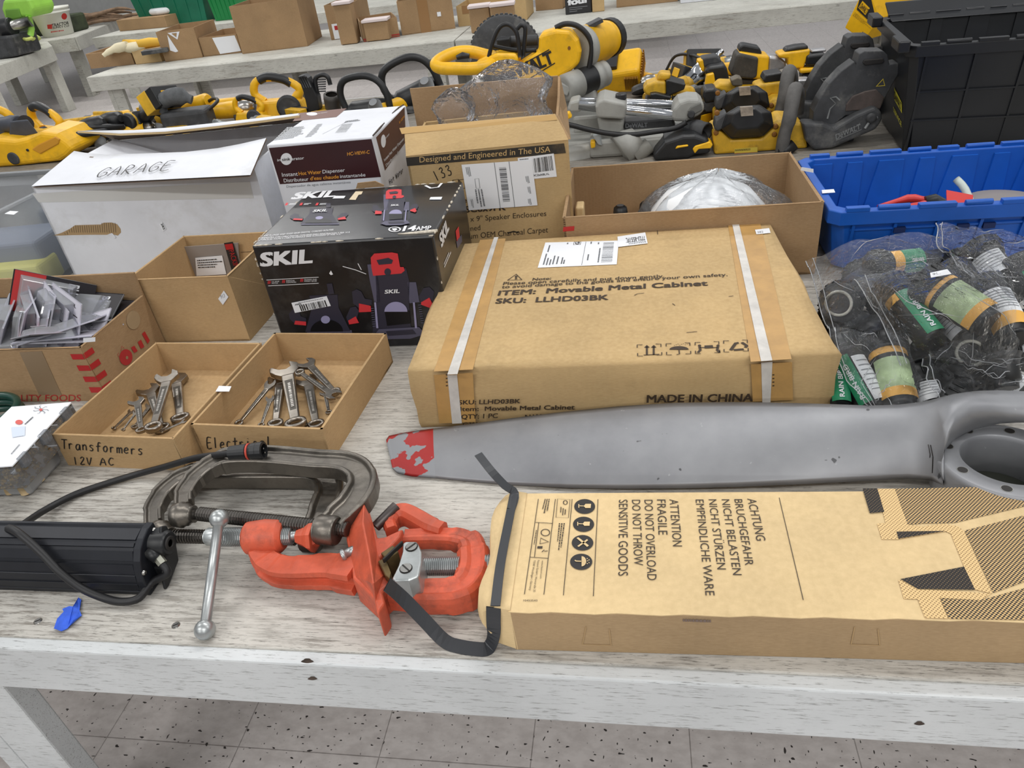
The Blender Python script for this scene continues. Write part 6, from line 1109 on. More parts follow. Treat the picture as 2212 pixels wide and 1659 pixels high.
b = MB(); sl(b, ((1750, 560), (1800, 500), (1930, 440), (1955, 540), (1840, 600)), 2.468, .02, mat('recess_grey', (104, 104, 100), .6), c6_); b.cyl(Q6(1800, 600, 2.46), Q6(1800, 600, 2.49), .012, Bk); b.obj('bracket_recess', eb, bevel=.003)
b = MB(); sl(b, ((545, 640), (920, 668), (880, 870), (810, 1050), (800, 1300), (590, 1300), (600, 900)), 2.49, .07, Gy, c6_); b.obj('post', ss, bevel=.012, seg=3)
b = MB(); sl(b, ((150, 540), (190, 430), (320, 400), (340, 570), (200, 580)), 2.49, .08, Gy, c6_); b.obj('rear_bracket', ss, bevel=.01)
b = MB(); sl(b, ((900, 690), (1560, 640), (1600, 760), (1480, 800), (1000, 830), (900, 800)), 2.56, .08, Du, c6_); mc = b.obj('motor_cover', ss, bevel=.008)
b = MB(); F_ = Face((0, 2.56, 0), (0, -1, 0), .0012); g6 = crop(F_, *c6_); text(b, 'DeWALT', g6(930, 775), g6(1220, 762), g6(928, 715), M_['greyink'], .02); b.obj('lettering', mc)
b = MB(); a_, e_ = Q6(1740, 760, 2.50), Q6(2010, 830, 2.44); d_ = e_-a_; L = d_.length; b.lathe(a_, d_, [(0, .022), (L*.3, .027), (L*.4, .027), (L*.42, .030), (L*.6, .030), (L*.62, .028), (L, .029), (L, .023), (L*.5, .022)], Du, 22, caps=False); b.add([a_+V((0, 0, 0))], [], Du); b.obj('dust_port', ss)
b = MB(); b.tube([Q6(x, y, 2.44) for x, y in ((90, 715), (250, 750), (420, 795), (700, 850), (1000, 868), (1300, 830), (1580, 780), (1740, 700))], .0085, Ru, 8, sub=5); b.obj('power_cord', ss)
b = MB(); a_ = Q6(860, 1080, 2.45); b.lathe(a_, (.6, .25, .35), [(0, .02), (0, .055), (.04, .05), (.07, .036)], Gy, 22); b.lathe(a_+V((.045, -.01, -.02)), (.5, .2, .3), [(0, .012), (0, .028), (.06, .026)], Gy, 18); b.obj('bevel_stop', ss)
b = MB(); sl(b, ((490, 880), (590, 860), (620, 1020), (560, 1000)), 2.45, .03, mat('pale_lever', (168, 174, 176), .4), c6_); b.obj('lever', ss, bevel=.004)
for pp in (((460, 960), (525, 955), (530, 1040), (470, 1055)), ((130, 590), (180, 570), (220, 640), (140, 680)), ((1060, 1020), (1110, 1015), (1120, 1050), (1065, 1050))): b = MB(); sl(b, pp, 2.44, .03, Yw, c6_); b.obj('yellow_knob', ss, bevel=.004)
b = MB(); b.box((0.03, 2.56, TZ+.03), (.34, .2, .06), Gy); b.obj('base', ss, bevel=.012)
# --- black and yellow circular saw in front of the carton rim
bs_ = thing('circular_saw', 'black circular saw with yellow trim low in front of the sliding rails', 'circular saw', (.17, 2.42, TZ))
b = MB(); sl(b, ((1300, 1330), (1305, 1130), (1450, 960), (1700, 875), (1850, 870), (2040, 930), (2060, 1120), (1850, 1140), (1760, 1330)), 2.385, .12, Bk, c6_); b.obj('housing', bs_, bevel=.012, seg=3)
b = MB(); sl(b, ((1590, 1060), (1610, 1020), (1760, 1000), (1765, 1025), (1640, 1045)), 2.38, .02, Yw, c6_); sl(b, ((1820, 1060), (1850, 1020), (2050, 960), (2090, 1000), (2060, 1050), (1900, 1060), (1850, 1120)), 2.38, .05, Yw, c6_); b.obj('yellow_trim', bs_, bevel=.004)
# --- cut-off saws
def cutoff():
    c8 = (1500, 160, 4.809); c4 = (1700, 0, 3.318); ys = 2.41
    t = thing('cut_off_saw', 'x', 'cut-off saw', (.5, 2.45, TZ))
    b = MB(); sl(b, ((190, 610), (270, 585), (380, 680), (700, 668), (820, 560), (910, 495), (1130, 510), (1180, 790), (1000, 960), (200, 960)), ys, .15, Yg, c8); bd = b.obj('body', t, bevel=.008)
    b = MB(); F_ = Face((0, ys, 0), (0, -1, 0), .0012); g = crop(F_, *c8); b.poly([g(*p) for p in ((415, 775), (655, 757), (655, 830), (415, 845))], mat('warning_label_yellow', (216, 190, 70), .5)); scribble(b, [g(420, 800, 2), g(650, 785, 2), g(650, 763, 2), g(420, 780, 2)], 2, M_['ink'], 4, 1, .5); b.poly([g(*p, 1.6) for p in ((415, 822), (655, 808), (655, 832), (415, 847))], mat('warning_red', (150, 60, 40), .5)); b.obj('warning_label', bd)
    for x, y in ((225, 610), (845, 545), (830, 625), (235, 405)): b = MB(); q = Q8(x, y, ys); b.lathe(q-V((0, .003, 0)), (0, 1, 0), [(0, .004), (0, .008), (.01, .008)], mat('bolt_brown', (130, 84, 20), .6), 12); b.obj('bolt', bd)
    b = MB(); o = ((275, 565), (330, 405), (450, 335), (680, 318), (800, 400), (825, 540), (720, 645), (380, 675)); cx, cy = 550, 470
    rows = [[Q8(x, y, ys+.05) for x, y in o], [Q8(x, y, ys-.012) for x, y in o], [Q8(cx+(x-cx)*.93, cy+(y-cy)*.93, ys-.016) for x, y in o], [Q8(cx+(x-cx)*.62, cy-20+(y-cy)*.62, ys-.06) for x, y in o]]
    b.grid(rows, Bk, False, True); b.add(rows[-1], [tuple(range(7, -1, -1))], Bk); fcap = b.obj('filter_cap', t, bevel=.005, seg=3)
    b = MB(); sl(b, ((205, 570), (220, 480), (330, 400), (345, 430), (310, 560), (240, 600)), ys-.01, .06, Du, c8); b.obj('side_latch', t, bevel=.006)
    b = MB(); sl(b, ((475, 345), (605, 338), (612, 430), (485, 440)), ys-.064, .01, mat('scuffed_tan_label', (150, 138, 124), .6, var=.2, vs=60), c8); b.obj('cap_label', fcap)
    b = MB(); b.tube([Q8(x, y, yy) for x, y, yy in ((905, 820, ys-.03), (935, 640, ys-.03), (985, 470, ys-.025), (1015, 300, ys-.01), (1040, 175, ys+.02), (1060, 160, ys+.06), (1080, 230, ys+.11), (1075, 420, ys+.13))], [.020, .019, .021, .022, .022, .021, .020, .019], mat('grey_rubber_grip', (84, 82, 80), .65, var=.15, vs=30), 14, sub=5); hd = b.obj('front_handle', t)
    b = MB(); b.tube([Q8(870, 800, ys-.03), Q8(950, 800, ys-.035), Q8(1040, 730, ys-.03)], .018, Bk, 10); b.obj('handle_mount', hd)
    Q4 = lambda x, y, yy: PY(1700+x/3.318, y/3.318, yy)
    b = MB(); sl(b, ((185, 890), (190, 800), (230, 715), (300, 605), (390, 510), (485, 440), (495, 470), (520, 385), (555, 366), (690, 364), (722, 395), (735, 462), (800, 452), (832, 475), (760, 600), (695, 720), (660, 800), (420, 830), (330, 900)), ys, .06, Du, c4); gu = b.obj('blade_guard', t, bevel=.010, seg=3)
    b = MB(); sl(b, ((420, 800), (425, 750), (470, 690), (560, 655), (640, 640), (700, 700), (670, 780)), ys-.004, .02, mat('brown_dusty_recess', (76, 66, 62), .7, var=.15, vs=40), c4); b.obj('guard_recess', gu, bevel=.003)
    b = MB(); sl(b, ((545, 450), (555, 430), (690, 420), (700, 440), (685, 455), (560, 470)), ys-.006, .02, M_['ink'], c4); b.obj('grip_slot', gu, bevel=.002)
    b = MB(); F_ = Face((0, ys-.001, 0), (0, -1, 0), .0012); g = crop(F_, *c4); b.ribbon([g(640, 618), g(700, 612), g(688, 566)], .0035, (0, 1, 0), mat('sign_yellow', (206, 184, 60), .5), True); b.obj('warning_triangle', gu)
    b = MB(); b.tube([Q4(290, 850, ys), Q4(310, 780, ys), Q4(350, 740, ys), Q4(310, 700, ys), Q4(350, 695, ys), Q4(378, 720, ys)], .003, mat('edge_grey', (96, 98, 98), .6), 6); b.obj('guard_ribs', gu)
    b = MB(); sl(b, ((110, 880), (265, 885), (340, 915), (500, 820), (630, 765), (680, 800), (688, 860), (640, 930), (560, 965), (330, 1065), (190, 1130), (135, 1010)), ys-.03, .06, Du, c4); ar = b.obj('blade_arm', t, bevel=.010, seg=3)
    b = MB(); F_ = Face((0, ys-.03, 0), (0, -1, 0), .0012); g = crop(F_, *c4); gl = mat('raised_grey_letter', (120, 122, 122), .6); text(b, 'DeWALT', g(352, 1000), g(526, 922), g(348, 960), gl, .02); b.ribbon([g(345, 968), g(350, 1006), g(532, 928), g(526, 892)], .002, (0, 1, 0), gl, True); b.obj('lettering', ar)
    b = MB(); b.lathe(Q4(610, 850, ys-.04), (0, 1, 0), [(0, .006), (0, .014), (.02, .014)], Du, 14); b.tube([Q4(560, 920, ys-.035), Q4(600, 860, ys-.035), Q4(650, 840, ys-.035)], .004, gl, 6); b.obj('arm_hardware', ar)
    b = MB(); b.box((Q4(150, 1000, ys).x, ys+.1, TZ+.02), (.3, .12, .04), Du); b.obj('skid', t, bevel=.006)
    return t
Q8 = lambda x, y, yy: PY(1500+x/4.809, 160+y/4.809, yy)
co = cutoff(); co['label'] = 'yellow and black cut-off saw nearest the blue tote, guard in full view'; co['group'] = 'cut-off saws'
c2x = dup(co); zc = Q8(550, 470, 2.41).z; c2x.location += P(1610, 214, zc)-P(1614, 258, zc); c2x['label'] = 'cut-off saw behind the nearer one, mostly hidden by it'
# --- cordless tools: prototypes modelled at the origin
def drill():
    t = thing('cordless_drill', 'x', 'drill')
    b = MB(); b.lathe((-.075, 0, .034), (1, 0, 0), [(0, .026), (.006, .032), (.10, .032), (.125, .026)], Yg, 20); b.obj('body', t)
    b = MB(); b.lathe((-.083, 0, .034), (1, 0, 0), [(0, .022), (.004, .029), (.03, .033)], Bk, 20); b.box((-.03, -.028, .034), (.07, .012, .045), Bk); b.obj('rear_cover', t, bevel=.004)
    b = MB(); b.lathe((.05, 0, .034), (1, 0, 0), [(0, .026), (.02, .027), (.03, .02), (.06, .017), (.065, .008)], M_['zinc'], 20); b.obj('nose', t)
    b = MB(); b.tube([(-.03, -.02, .032), (-.045, -.07, .030), (-.055, -.11, .030)], [.02, .018, .02], Bk, 12, sub=3); b.obj('grip', t)
    b = MB(); b.box((-.055, -.135, .032), (.115, .04, .062), Yg); b.box((-.055, -.165, .032), (.11, .035, .06), Bk); b.box((-.055, -.184, .032), (.05, .004, .03), Yw); b.obj('battery', t, bevel=.006)
    return t
def grinder():
    t = thing('angle_grinder', 'x', 'grinder')
    b = MB(); b.lathe((-.14, 0, .036), (1, 0, 0), [(0, .022), (.01, .03), (.10, .028), (.16, .031), (.20, .030)], Yw, 20); b.obj('body', t)
    b = MB(); b.lathe((.05, 0, .036), (1, 0, 0), [(0, .031), (.03, .033), (.05, .026), (.055, .015)], M_['steel'], 20); b.obj('gear_head', t)
    b = MB(); b.lathe((.08, 0, .03), (0, .3, -1), [(0, .02), (0, .062), (.01, .064), (.022, .064)], Du, 26); b.obj('disc_guard', t)
    b = MB(); b.cyl((.075, .03, .04), (.08, .14, .05), .014, Bk, .012); b.obj('side_handle', t)
    b = MB(); b.tube([(-.14, 0, .036), (-.18, .01, .04), (-.23, .05, .03), (-.22, .12, .012), (-.12, .15, .008), (0, .12, .008)], .006, Ru, 8, sub=4); b.obj('power_cord', t)
    return t
def dsaw():
    t = thing('circular_saw', 'x', 'circular saw')
    b = MB(); b.tube([(-.10, 0, .09), (-.14, 0, .13), (-.12, 0, .185), (-.05, 0, .20), (.04, 0, .175), (.09, 0, .13), (.06, 0, .09)], [.022, .02, .018, .019, .019, .02, .024], Yw, 12, sub=4); b.obj('loop_handle', t)
    b = MB(); b.tube([(-.10, 0, .193), (-.05, 0, .204), (.02, 0, .184), (.055, 0, .16)], .0215, Bk, 12, sub=4); b.obj('grip', t)
    b = MB(); b.prism([V(p) for p in ((-.17, -.05, .0), (.12, -.05, 0), (.12, .06, 0), (-.17, .06, 0))], [V(p) for p in ((-.13, -.035, .10), (.09, -.035, .09), (.09, .045, .09), (-.13, .045, .10))], Yw); b.obj('body', t, bevel=.012)
    b = MB(); b.lathe((.03, -.052, .06), (0, -1, 0), [(0, .06), (.012, .06), (.014, .05)], Du, 26); b.obj('blade_guard', t)
    return t
def loop_tool():
    t = thing('hedge_trimmer', 'x', 'hedge trimmer')
    b = MB(); b.tube([(-.10, 0, .05), (-.115, 0, .13), (-.08, 0, .19), (.02, 0, .205), (.09, 0, .18), (.125, 0, .12), (.13, 0, .04)], .0165, Bk, 12, sub=5); b.obj('loop_handle', t)
    b = MB(); b.lathe((.0, .02, .045), (1, .2, 0), [(-.09, .03), (-.07, .045), (.05, .05), (.12, .04), (.13, .02)], Bk, 18); b.obj('body', t)
    b = MB(); b.lathe((.08, -.04, .06), (0, -.4, .5), [(0, .03), (.03, .034), (.05, .02)], mat('pale_grey_cap', (140, 142, 144), .5), 16); b.obj('motor_cap', t)
    b = MB(); b.box((.0, .05, .02), (.2, .07, .04), Yg); b.obj('battery_base', t, bevel=.008)
    return t
def charger():
    t = thing('battery_charger', 'x', 'charger')
    b = MB(); b.prism([V(p) for p in ((-.085, -.06, 0), (.085, -.06, 0), (.085, .06, 0), (-.085, .06, 0))], [V(p) for p in ((-.075, -.05, .07), (.075, -.045, .085), (.075, .05, .085), (-.075, .05, .07))], Yw); b.obj('housing', t, bevel=.012, seg=3)
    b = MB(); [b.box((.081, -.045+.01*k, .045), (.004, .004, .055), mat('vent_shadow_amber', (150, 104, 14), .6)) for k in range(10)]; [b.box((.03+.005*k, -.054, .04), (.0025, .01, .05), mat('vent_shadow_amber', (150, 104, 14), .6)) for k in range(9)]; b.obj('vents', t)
    b = MB(); b.box((-.03, 0, .082), (.07, .06, .02), Bk); b.obj('battery_slot', t, bevel=.003)
    return t
def tub_cyl():
    t = thing('grease_gun', 'chrome barrel grease gun lying among the yellow tools', 'grease gun')
    b = MB(); b.lathe((0, 0, .04), (1, .1, .12), [(0, .03), (.1, .03), (.1, .032), (.112, .032), (.115, .02), (.14, .01), (.18, .008)], Ch, 24); b.obj('barrel', t)
    b = MB(); b.tube([(-.0, 0, .04), (-.05, -.03, .045), (-.1, -.10, .03), (-.07, -.15, .02)], [.03, .024, .018, .016], Yg, 12, sub=4); b.tube([(-.02, -.02, .06), (-.10, -.02, .07), (-.16, -.08, .03)], [.022, .016, .014], Yg, 12, sub=4); b.obj('handle', t)
    b = MB(); b.lathe((-.06, .02, .05), (-1, .1, 0), [(0, .035), (.05, .04), (.09, .032)], Yg, 18); b.obj('motor', t)
    return t
pD, pG, pS, pL, pC = [Proto(f()) for f in (drill, grinder, dsaw, loop_tool, charger)]
def seat(o, z):
    """lower or raise a placed thing until its lowest point touches z"""
    mm = M.LocRotScale(o.location, o.rotation_euler, o.scale); lo = 9
    for c in o.children:
        for v in c.data.vertices: lo = min(lo, (mm @ v.co).z)
    o.location.z += z-lo+.0005; return o
def put(p, px, py, rz, lab, z=TZ, sc=1, tilt=(0, 0)): q = P(px, py, z); return seat(p.put((q.x, q.y, z), R(rz), sc, (R(tilt[0]), R(tilt[1])), lab, {id(pD): 'cordless drills', id(pG): 'angle grinders', id(pS): 'yellow circular saws', id(pL): 'black loop handle trimmers', id(pC): 'battery chargers'}[id(p)]), z)
put(pC, 1338, 196, -8, 'big yellow battery charger right of the mitre saw motor', sc=1.35, tilt=(38, 0))
put(pC, 1500, 185, 25, 'charger with wrapped cord beyond the grease gun', sc=.9, tilt=(0, 12))
put(pD, 1560, 205, -70, 'drill with black battery towards us left of the saw caps', sc=1.1, tilt=(-20, 0))
put(pD, 1600, 228, 30, 'drill directly behind the rear saw cap', sc=1.1)
put(pD, 1395, 190, 120, 'small drill beside the yellow charger', sc=1.0)
put(pG, 1440, 205, 195, 'yellow grinder in front of the grease gun', sc=1.05, tilt=(8, 0))
put(pG, 1640, 220, 10, 'grinder buried between the drills', sc=1.0)
put(pD, 1530, 165, 5, 'drill with black battery under the wrapped cord', z=TZ+.03, sc=1.2, tilt=(-18, 5))
put(pG, 1580, 180, -20, 'grinder lying across behind the saw caps', z=TZ+.02, sc=1.1)
put(pD, 1465, 250, 40, 'drill close behind the end bracket of the rails', sc=1.1, tilt=(10, 0))
c7_ = (1360, 80, 5.267)
def sil(name, label, cat, parts, y, group=None):
    """tool of the pile made of solid bevelled parts standing at depth y"""
    t = thing(name, label, cat, (PY(c7_[0]+parts[0][1][0][0]/c7_[2], 150, y).x, y, TZ), group)
    for nm, pts, dy, d, m in parts: b = MB(); sl(b, pts, y+dy, d, m, c7_); b.obj(nm, t, bevel=.009 if d > .05 else .005, seg=3)
    return t
BD = mat('brown_black_rubber', (58, 54, 48), .6, var=.2, vs=25, dirt=(96, 88, 76), dsc=20, damt=.5); SN = mat('dull_silver', (176, 176, 178), .4, .6, var=.1, vs=30)
sil('impact_drill', 'large impact drill with dull silver nose lying highest among the tools', 'drill', (('body', ((1250, 170), (1460, 200), (1595, 215), (1580, 400), (1540, 490), (1400, 480), (1260, 440)), 0, .10, Yw), ('rear_cover', ((1150, 430), (1165, 380), (1225, 195), (1270, 190), (1470, 235), (1450, 460), (1400, 482), (1200, 470)), -.012, .11, BD), ('nose', ((1585, 215), (1700, 228), (1785, 290), (1780, 355), (1650, 395), (1570, 415)), .012, .075, SN), ('battery_foot', ((1240, 165), (1260, 105), (1300, 85), (1480, 120), (1512, 190), (1480, 225)), .02, .07, Bk), ('lower_grip', ((1200, 470), (1420, 480), (1700, 560), (1680, 640), (1300, 640)), .01, .08, BD)), 3.02)
sil('cordless_drill', 'yellow drill right of the silver nosed one, seen from its side', 'drill', (('body', ((1690, 200), (1760, 180), (2060, 140), (2050, 200), (2000, 300), (1985, 352), (1900, 362), (1810, 340), (1800, 250), (1700, 240)), 0, .08, Yw), ('battery', ((1760, 182), (1790, 130), (1900, 105), (2030, 92), (2040, 142)), .012, .06, Bk), ('motor_housing', ((2005, 330), (2015, 210), (2240, 185), (2240, 330)), -.01, .09, Bk), ('bit_holder', ((2065, 180), (2080, 150), (2240, 135), (2240, 170)), .02, .04, SN), ('name_bar', ((1940, 362), (2180, 345), (2150, 400), (1940, 422)), -.015, .08, Yw), ('grip', ((1960, 420), (2150, 400), (2140, 640), (1980, 640)), 0, .07, Bk)), 3.0)
sil('cordless_drill', 'long yellow drill lying just behind the rear saw cap', 'drill', (('body', ((1430, 560), (1500, 535), (1750, 505), (1780, 600), (1740, 700), (1620, 665), (1560, 700), (1430, 720)), 0, .09, Yg), ('battery', ((1515, 500), (1550, 430), (1740, 400), (1750, 490), (1700, 515), (1540, 525)), .01, .08, Bk), ('chuck', ((1900, 490), (2060, 485), (2070, 520), (2030, 590), (1930, 600)), .02, .06, SN), ('lower_body', ((1500, 690), (1740, 680), (1740, 800), (1500, 800)), .02, .06, Bk)), 2.78)
sil('cordless_drill', 'dark drill with black battery block left of the silver nosed one', 'drill', (('battery', ((850, 390), (900, 340), (1080, 315), (1110, 360), (1140, 500), (1090, 540), (960, 520), (880, 440)), 0, .09, Bk), ('foot', ((800, 270), (830, 240), (990, 215), (1050, 270), (1040, 310), (850, 360)), .06, .07, Du), ('yellow_side', ((770, 270), (835, 255), (860, 400), (820, 390)), .05, .05, Yw), ('body', ((880, 430), (960, 410), (980, 540), (900, 600), (860, 560)), -.02, .04, Yw), ('base', ((850, 540), (1140, 530), (1140, 700), (860, 700)), .02, .06, Bk)), 2.92)
sil('cordless_drill', 'black and yellow drill in front of the dark battery block', 'drill', (('battery', ((825, 690), (850, 600), (960, 585), (1090, 640), (1060, 720), (860, 760)), 0, .09, Bk), ('body', ((960, 590), (1030, 520), (1160, 525), (1290, 560), (1280, 640), (1100, 640)), .03, .08, Yg), ('mount', ((1150, 490), (1230, 455), (1280, 470), (1290, 560), (1170, 560)), .0, .05, mat('oily_bracket', (108, 100, 86), .5, .5)), ('base', ((840, 740), (1080, 700), (1080, 860), (840, 860)), .01, .06, Du)), 2.72)
sil('angle_grinder', 'yellow grinder head with black collar left of the grease gun', 'grinder', (('body', ((150, 600), (200, 540), (300, 505), (415, 510), (420, 660), (330, 690), (180, 660)), 0, .09, Yg), ('collar', ((415, 500), (440, 490), (640, 540), (620, 600), (440, 670), (420, 660)), -.005, .09, Bk), ('label_top', ((305, 500), (350, 410), (480, 420), (450, 500)), .02, .07, Yg), ('side_handle', ((230, 650), (300, 640), (480, 680), (470, 710), (260, 720)), -.03, .05, Bk), ('base', ((180, 690), (440, 690), (440, 800), (180, 800)), .02, .06, Du)), 2.86)
gg = tub_cyl(); q = P(1490, 226, TZ); seat(place(gg, (q.x, q.y, TZ), R(35), 1.15, (0, R(-18))), TZ)
b = MB(); q = [P(1440, 150, .75), P(1458, 122, .83), P(1490, 118, .85), P(1530, 135, .84), P(1552, 160, .76)]; b.tube(q, .006, Ru, 8, sub=5)
tag(b.obj('power_cord'), 'black cord arching over the tools behind the rails', 'cord')
# left part of the second table
vc = thing('shop_vacuum', 'large dusty yellow vacuum housing at the left behind the storage tote', 'vacuum', P(60, 352, TZ)); c2v = (0, 200, 6.9125); yv = P(60, 352, TZ).y-.05
b = MB(); sl(b, ((-250, 700), (0, 700), (200, 720), (380, 680), (590, 590), (830, 620), (990, 730), (1110, 850), (1000, 960), (880, 1030), (300, 1130), (-250, 1160)), yv, .22, Yw, c2v); vb = b.obj('housing', vc, bevel=.02, seg=3)
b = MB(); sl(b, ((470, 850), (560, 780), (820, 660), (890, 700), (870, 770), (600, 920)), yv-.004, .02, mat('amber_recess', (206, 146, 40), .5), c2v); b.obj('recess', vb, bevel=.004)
b = MB(); q = PY(30, 342, yv); b.lathe(q-V((0, .006, 0)), (0, 1, 0), [(0, .02), (0, .027), (.02, .027)], Du, 20); q = PY(60, 324, yv); b.lathe(q-V((0, .004, 0)), (0, 1, 0), [(0, .004), (0, .006), (.02, .006)], Bk, 12); b.obj('port', vb)
nz = thing('vacuum_nozzle', 'charcoal plastic nozzle lying above the yellow vacuum housing', 'nozzle', P(60, 320, TZ)); b = MB(); q = (0, 200, 6.9125)
b.lathe(PY(42, 268, yv+.12), (-.8, .15, .0), [(0, .030), (.0, .038), (.04, .04), (.08, .034), (.3, .028)], mat('charcoal_plastic', (66, 70, 80), .5, var=.15, vs=12), 22); b.prism([PY(20, 300, yv+.08), PY(84, 290, yv+.08), PY(84, 290, yv+.2), PY(20, 300, yv+.2)], [PY(22, 262, yv+.08), PY(60, 258, yv+.08), PY(60, 258, yv+.2), PY(22, 262, yv+.2)], mat('charcoal_plastic', (66, 70, 80), .5)); b.obj('nozzle', nz, bevel=.006)
b = MB(); b.lathe(PY(55, 266, yv+.115), (1, -.5, .2), [(0, .02), (0, .032), (.006, .034)], M_['ink'], 18); b.obj('opening', nz)
put(pS, 132, 318, -22, 'yellow saw with black grip rising behind the vacuum housing', sc=.95)
put(pS, 12, 312, 10, 'yellow saw at the left frame edge behind the nozzle', sc=1.0)
put(pL, 205, 316, 10, 'grey tool lying flat under the white flap at the left', sc=.85, tilt=(80, 0))
put(pL, 255, 300, -15, 'dusty grey tool right of the yellow saw, lying down', sc=.85, tilt=(75, 0))
put(pG, 200, 305, 160, 'dusty grinder between the yellow saw and the white flap', sc=.9)
put(pD, 330, 288, 80, 'yellow nailer-like drill standing behind the white flap', sc=1.5, tilt=(-25, 10))
put(pG, 412, 270, 165, 'black and yellow grinder behind the grey tool case', sc=1.3, tilt=(0, 10))
put(pG, 500, 265, 10, 'yellow grinder with cord near the back of the table', sc=1.3)
put(pD, 285, 275, 190, 'yellow drill lying at the back left of the tools', sc=1.1)
put(pS, 555, 268, -5, 'small yellow saw left of the yellow jig tool', sc=.62)
put(pS, 625, 255, 8, 'yellow saw with big loop handle behind the maroon carton', sc=.95)
put(pL, 795, 262, -6, 'black trimmer with loop handle above the maroon carton', sc=.92)
put(pL, 905, 240, 10, 'black trimmer with tall ribbed loop left of the mitre saw', sc=1.0, tilt=(0, -14))
put(pG, 860, 250, 60, 'grinder between the two black loop handles', sc=1.0)
put(pD, 580, 280, 150, 'drill just behind the white flap at its right end', sc=1.0)
put(pD, 455, 285, -20, 'drill in the gap behind the white flap', sc=1.0)
put(pG, 232, 278, 200, 'grinder at the back behind the grey tools on the left', sc=1.0)
put(pD, 350, 262, 170, 'drill at the far edge of the table left of the case', sc=1.0, tilt=(12, 0))
put(pD, 545, 292, 15, 'drill lying close behind the raised white flap', sc=.9)
put(pG, 300, 300, 20, 'dusty grinder peeking over the raised white flap', sc=.9)
put(pG, 470, 246, 175, 'grinder at the far edge of the table behind the case', sc=1.0)
put(pD, 690, 268, 200, 'drill tucked behind the maroon carton corner', sc=.9)
put(pD, 1420, 262, 190, 'drill under the dust port beside the rails', sc=.9)
put(pG, 1545, 160, 20, 'grinder at the far edge between charger and drill', sc=.9)
gb = thing('tool_case', 'dusty grey camera-like tool case behind the white flap', 'case', P(420, 292, TZ)); q = P(420, 292, TZ)
b = MB(); b.box(q+V((0, 0, .06)), (.22, .12, .12), Du, .15); b.obj('case_body', gb, bevel=.018, seg=3); b = MB(); b.tube([q+V((-.10, -.02, .12)), q+V((-.08, -.03, .165)), q+V((.0, -.03, .185)), q+V((.06, -.02, .16))], [.02, .035, .038, .02], mat('grey_cloth', (92, 94, 96), .9, var=.15, vs=30), 12, sub=3); b.obj('cloth_cover', gb)
cs = thing('chainsaw_bar', 'black slotted bar cover standing behind the maroon carton', 'bar cover', P(668, 250, TZ)); yq = P(680, 262, TZ).y; b = MB()
sl(b, ((570, 360), (640, 345), (690, 380), (800, 600), (830, 760), (690, 790), (640, 560)), yq, .05, Bk, (540, 100, 5.53)); b.obj('cover', cs, bevel=.004); b = MB()
for k in range(4): b.tube([PY(540+(590+k*26)/5.53, 100+(370-k*3)/5.53, yq-.002), PY(540+(650+k*26)/5.53, 100+(500-k*3)/5.53, yq-.002)], .003, Du, 6)
b.obj('slots', cs)
b = MB(); b.tube([PY(540+x/5.53, 100+y/5.53, yq+.03) for x, y in ((810, 590), (780, 420), (800, 365), (870, 340), (930, 370), (960, 460))], .010, Bk, 10, sub=4)
for k in range(6): b.cyl(PY(540+805/5.53, 100+(400+k*28)/5.53, yq+.03), PY(540+905/5.53, 100+(395+k*28)/5.53, yq+.03), .003, Du, seg=6)
tag(b.obj('trimmer_guard'), 'black wire-filled guard loop right of the slotted bar cover', 'guard')
b = MB(); a_, e_ = PY(716, 204, yq-.04), PY(722, 250, yq-.02); d_ = e_-a_; b.lathe(a_, d_, [(0, .026), (0, .036), (.02, .038), (.10, .034), (.14, .036)], mat('brown_black_tube', (60, 56, 52), .5), 24, caps=False); b.lathe(a_+d_*.3, d_, [(0, .001), (0.001, .034)], M_['ink'], 20)
tag(b.obj('blower_tube'), 'dark open blower tube pointing up behind the maroon carton', 'tube')
# --- tilted yellow carton by the black tote
c4 = (1700, 0, 3.318); yy = 3.02; yb_ = thing('tool_carton', 'yellow and black carton leaning behind the black tote', 'box', PY(1860, 80, yy)); b = MB()
f4 = [PY(1700+x/3.318, y/3.318, yy) for x, y in ((412, 200), (545, 295), (665, 130), (600, -30), (520, -20))]; b.ext(f4, V((.22, .10, .02)), Yw); yo_ = b.obj('body', yb_, bevel=.003)
F_ = Face((0, yy, 0), (0, -1, 0), .0012); g = crop(F_, *c4); b = MB(); b.poly([g(x, y) for x, y in ((500, 68), (620, 180), (640, 150), (600, -20), (520, -10))], M_['ink']); b.poly([g(x, y, 2) for x, y in ((510, 55), (560, 108), (592, 58), (540, 5))], Yw); text(b, 'DeWALT', g(516, 52, 3), g(562, 98, 3), g(540, 20, 3), M_['ink'], .02); scribble(b, [g(470, 110), g(600, 215), g(610, 190), g(490, 85)], 4, M_['ink'], 3, .8, .25); b.poly([g(x, y) for x, y in ((525, 240), (545, 225), (548, 262), (530, 270))], M_['ink']); b.obj('print', yo_)
b = MB(); yy = 3.3; b.ext([PY(1700+x/3.318, y/3.318, yy) for x, y in ((1225, 55), (1250, 0), (1290, -60), (1450, -60), (1490, 25), (1400, -10), (1310, 10), (1270, 50))], (0, .06, 0), Yw); tag(b.obj('yellow_handle', bevel=.01), 'yellow tool handle showing above the black tote rim', 'handle')
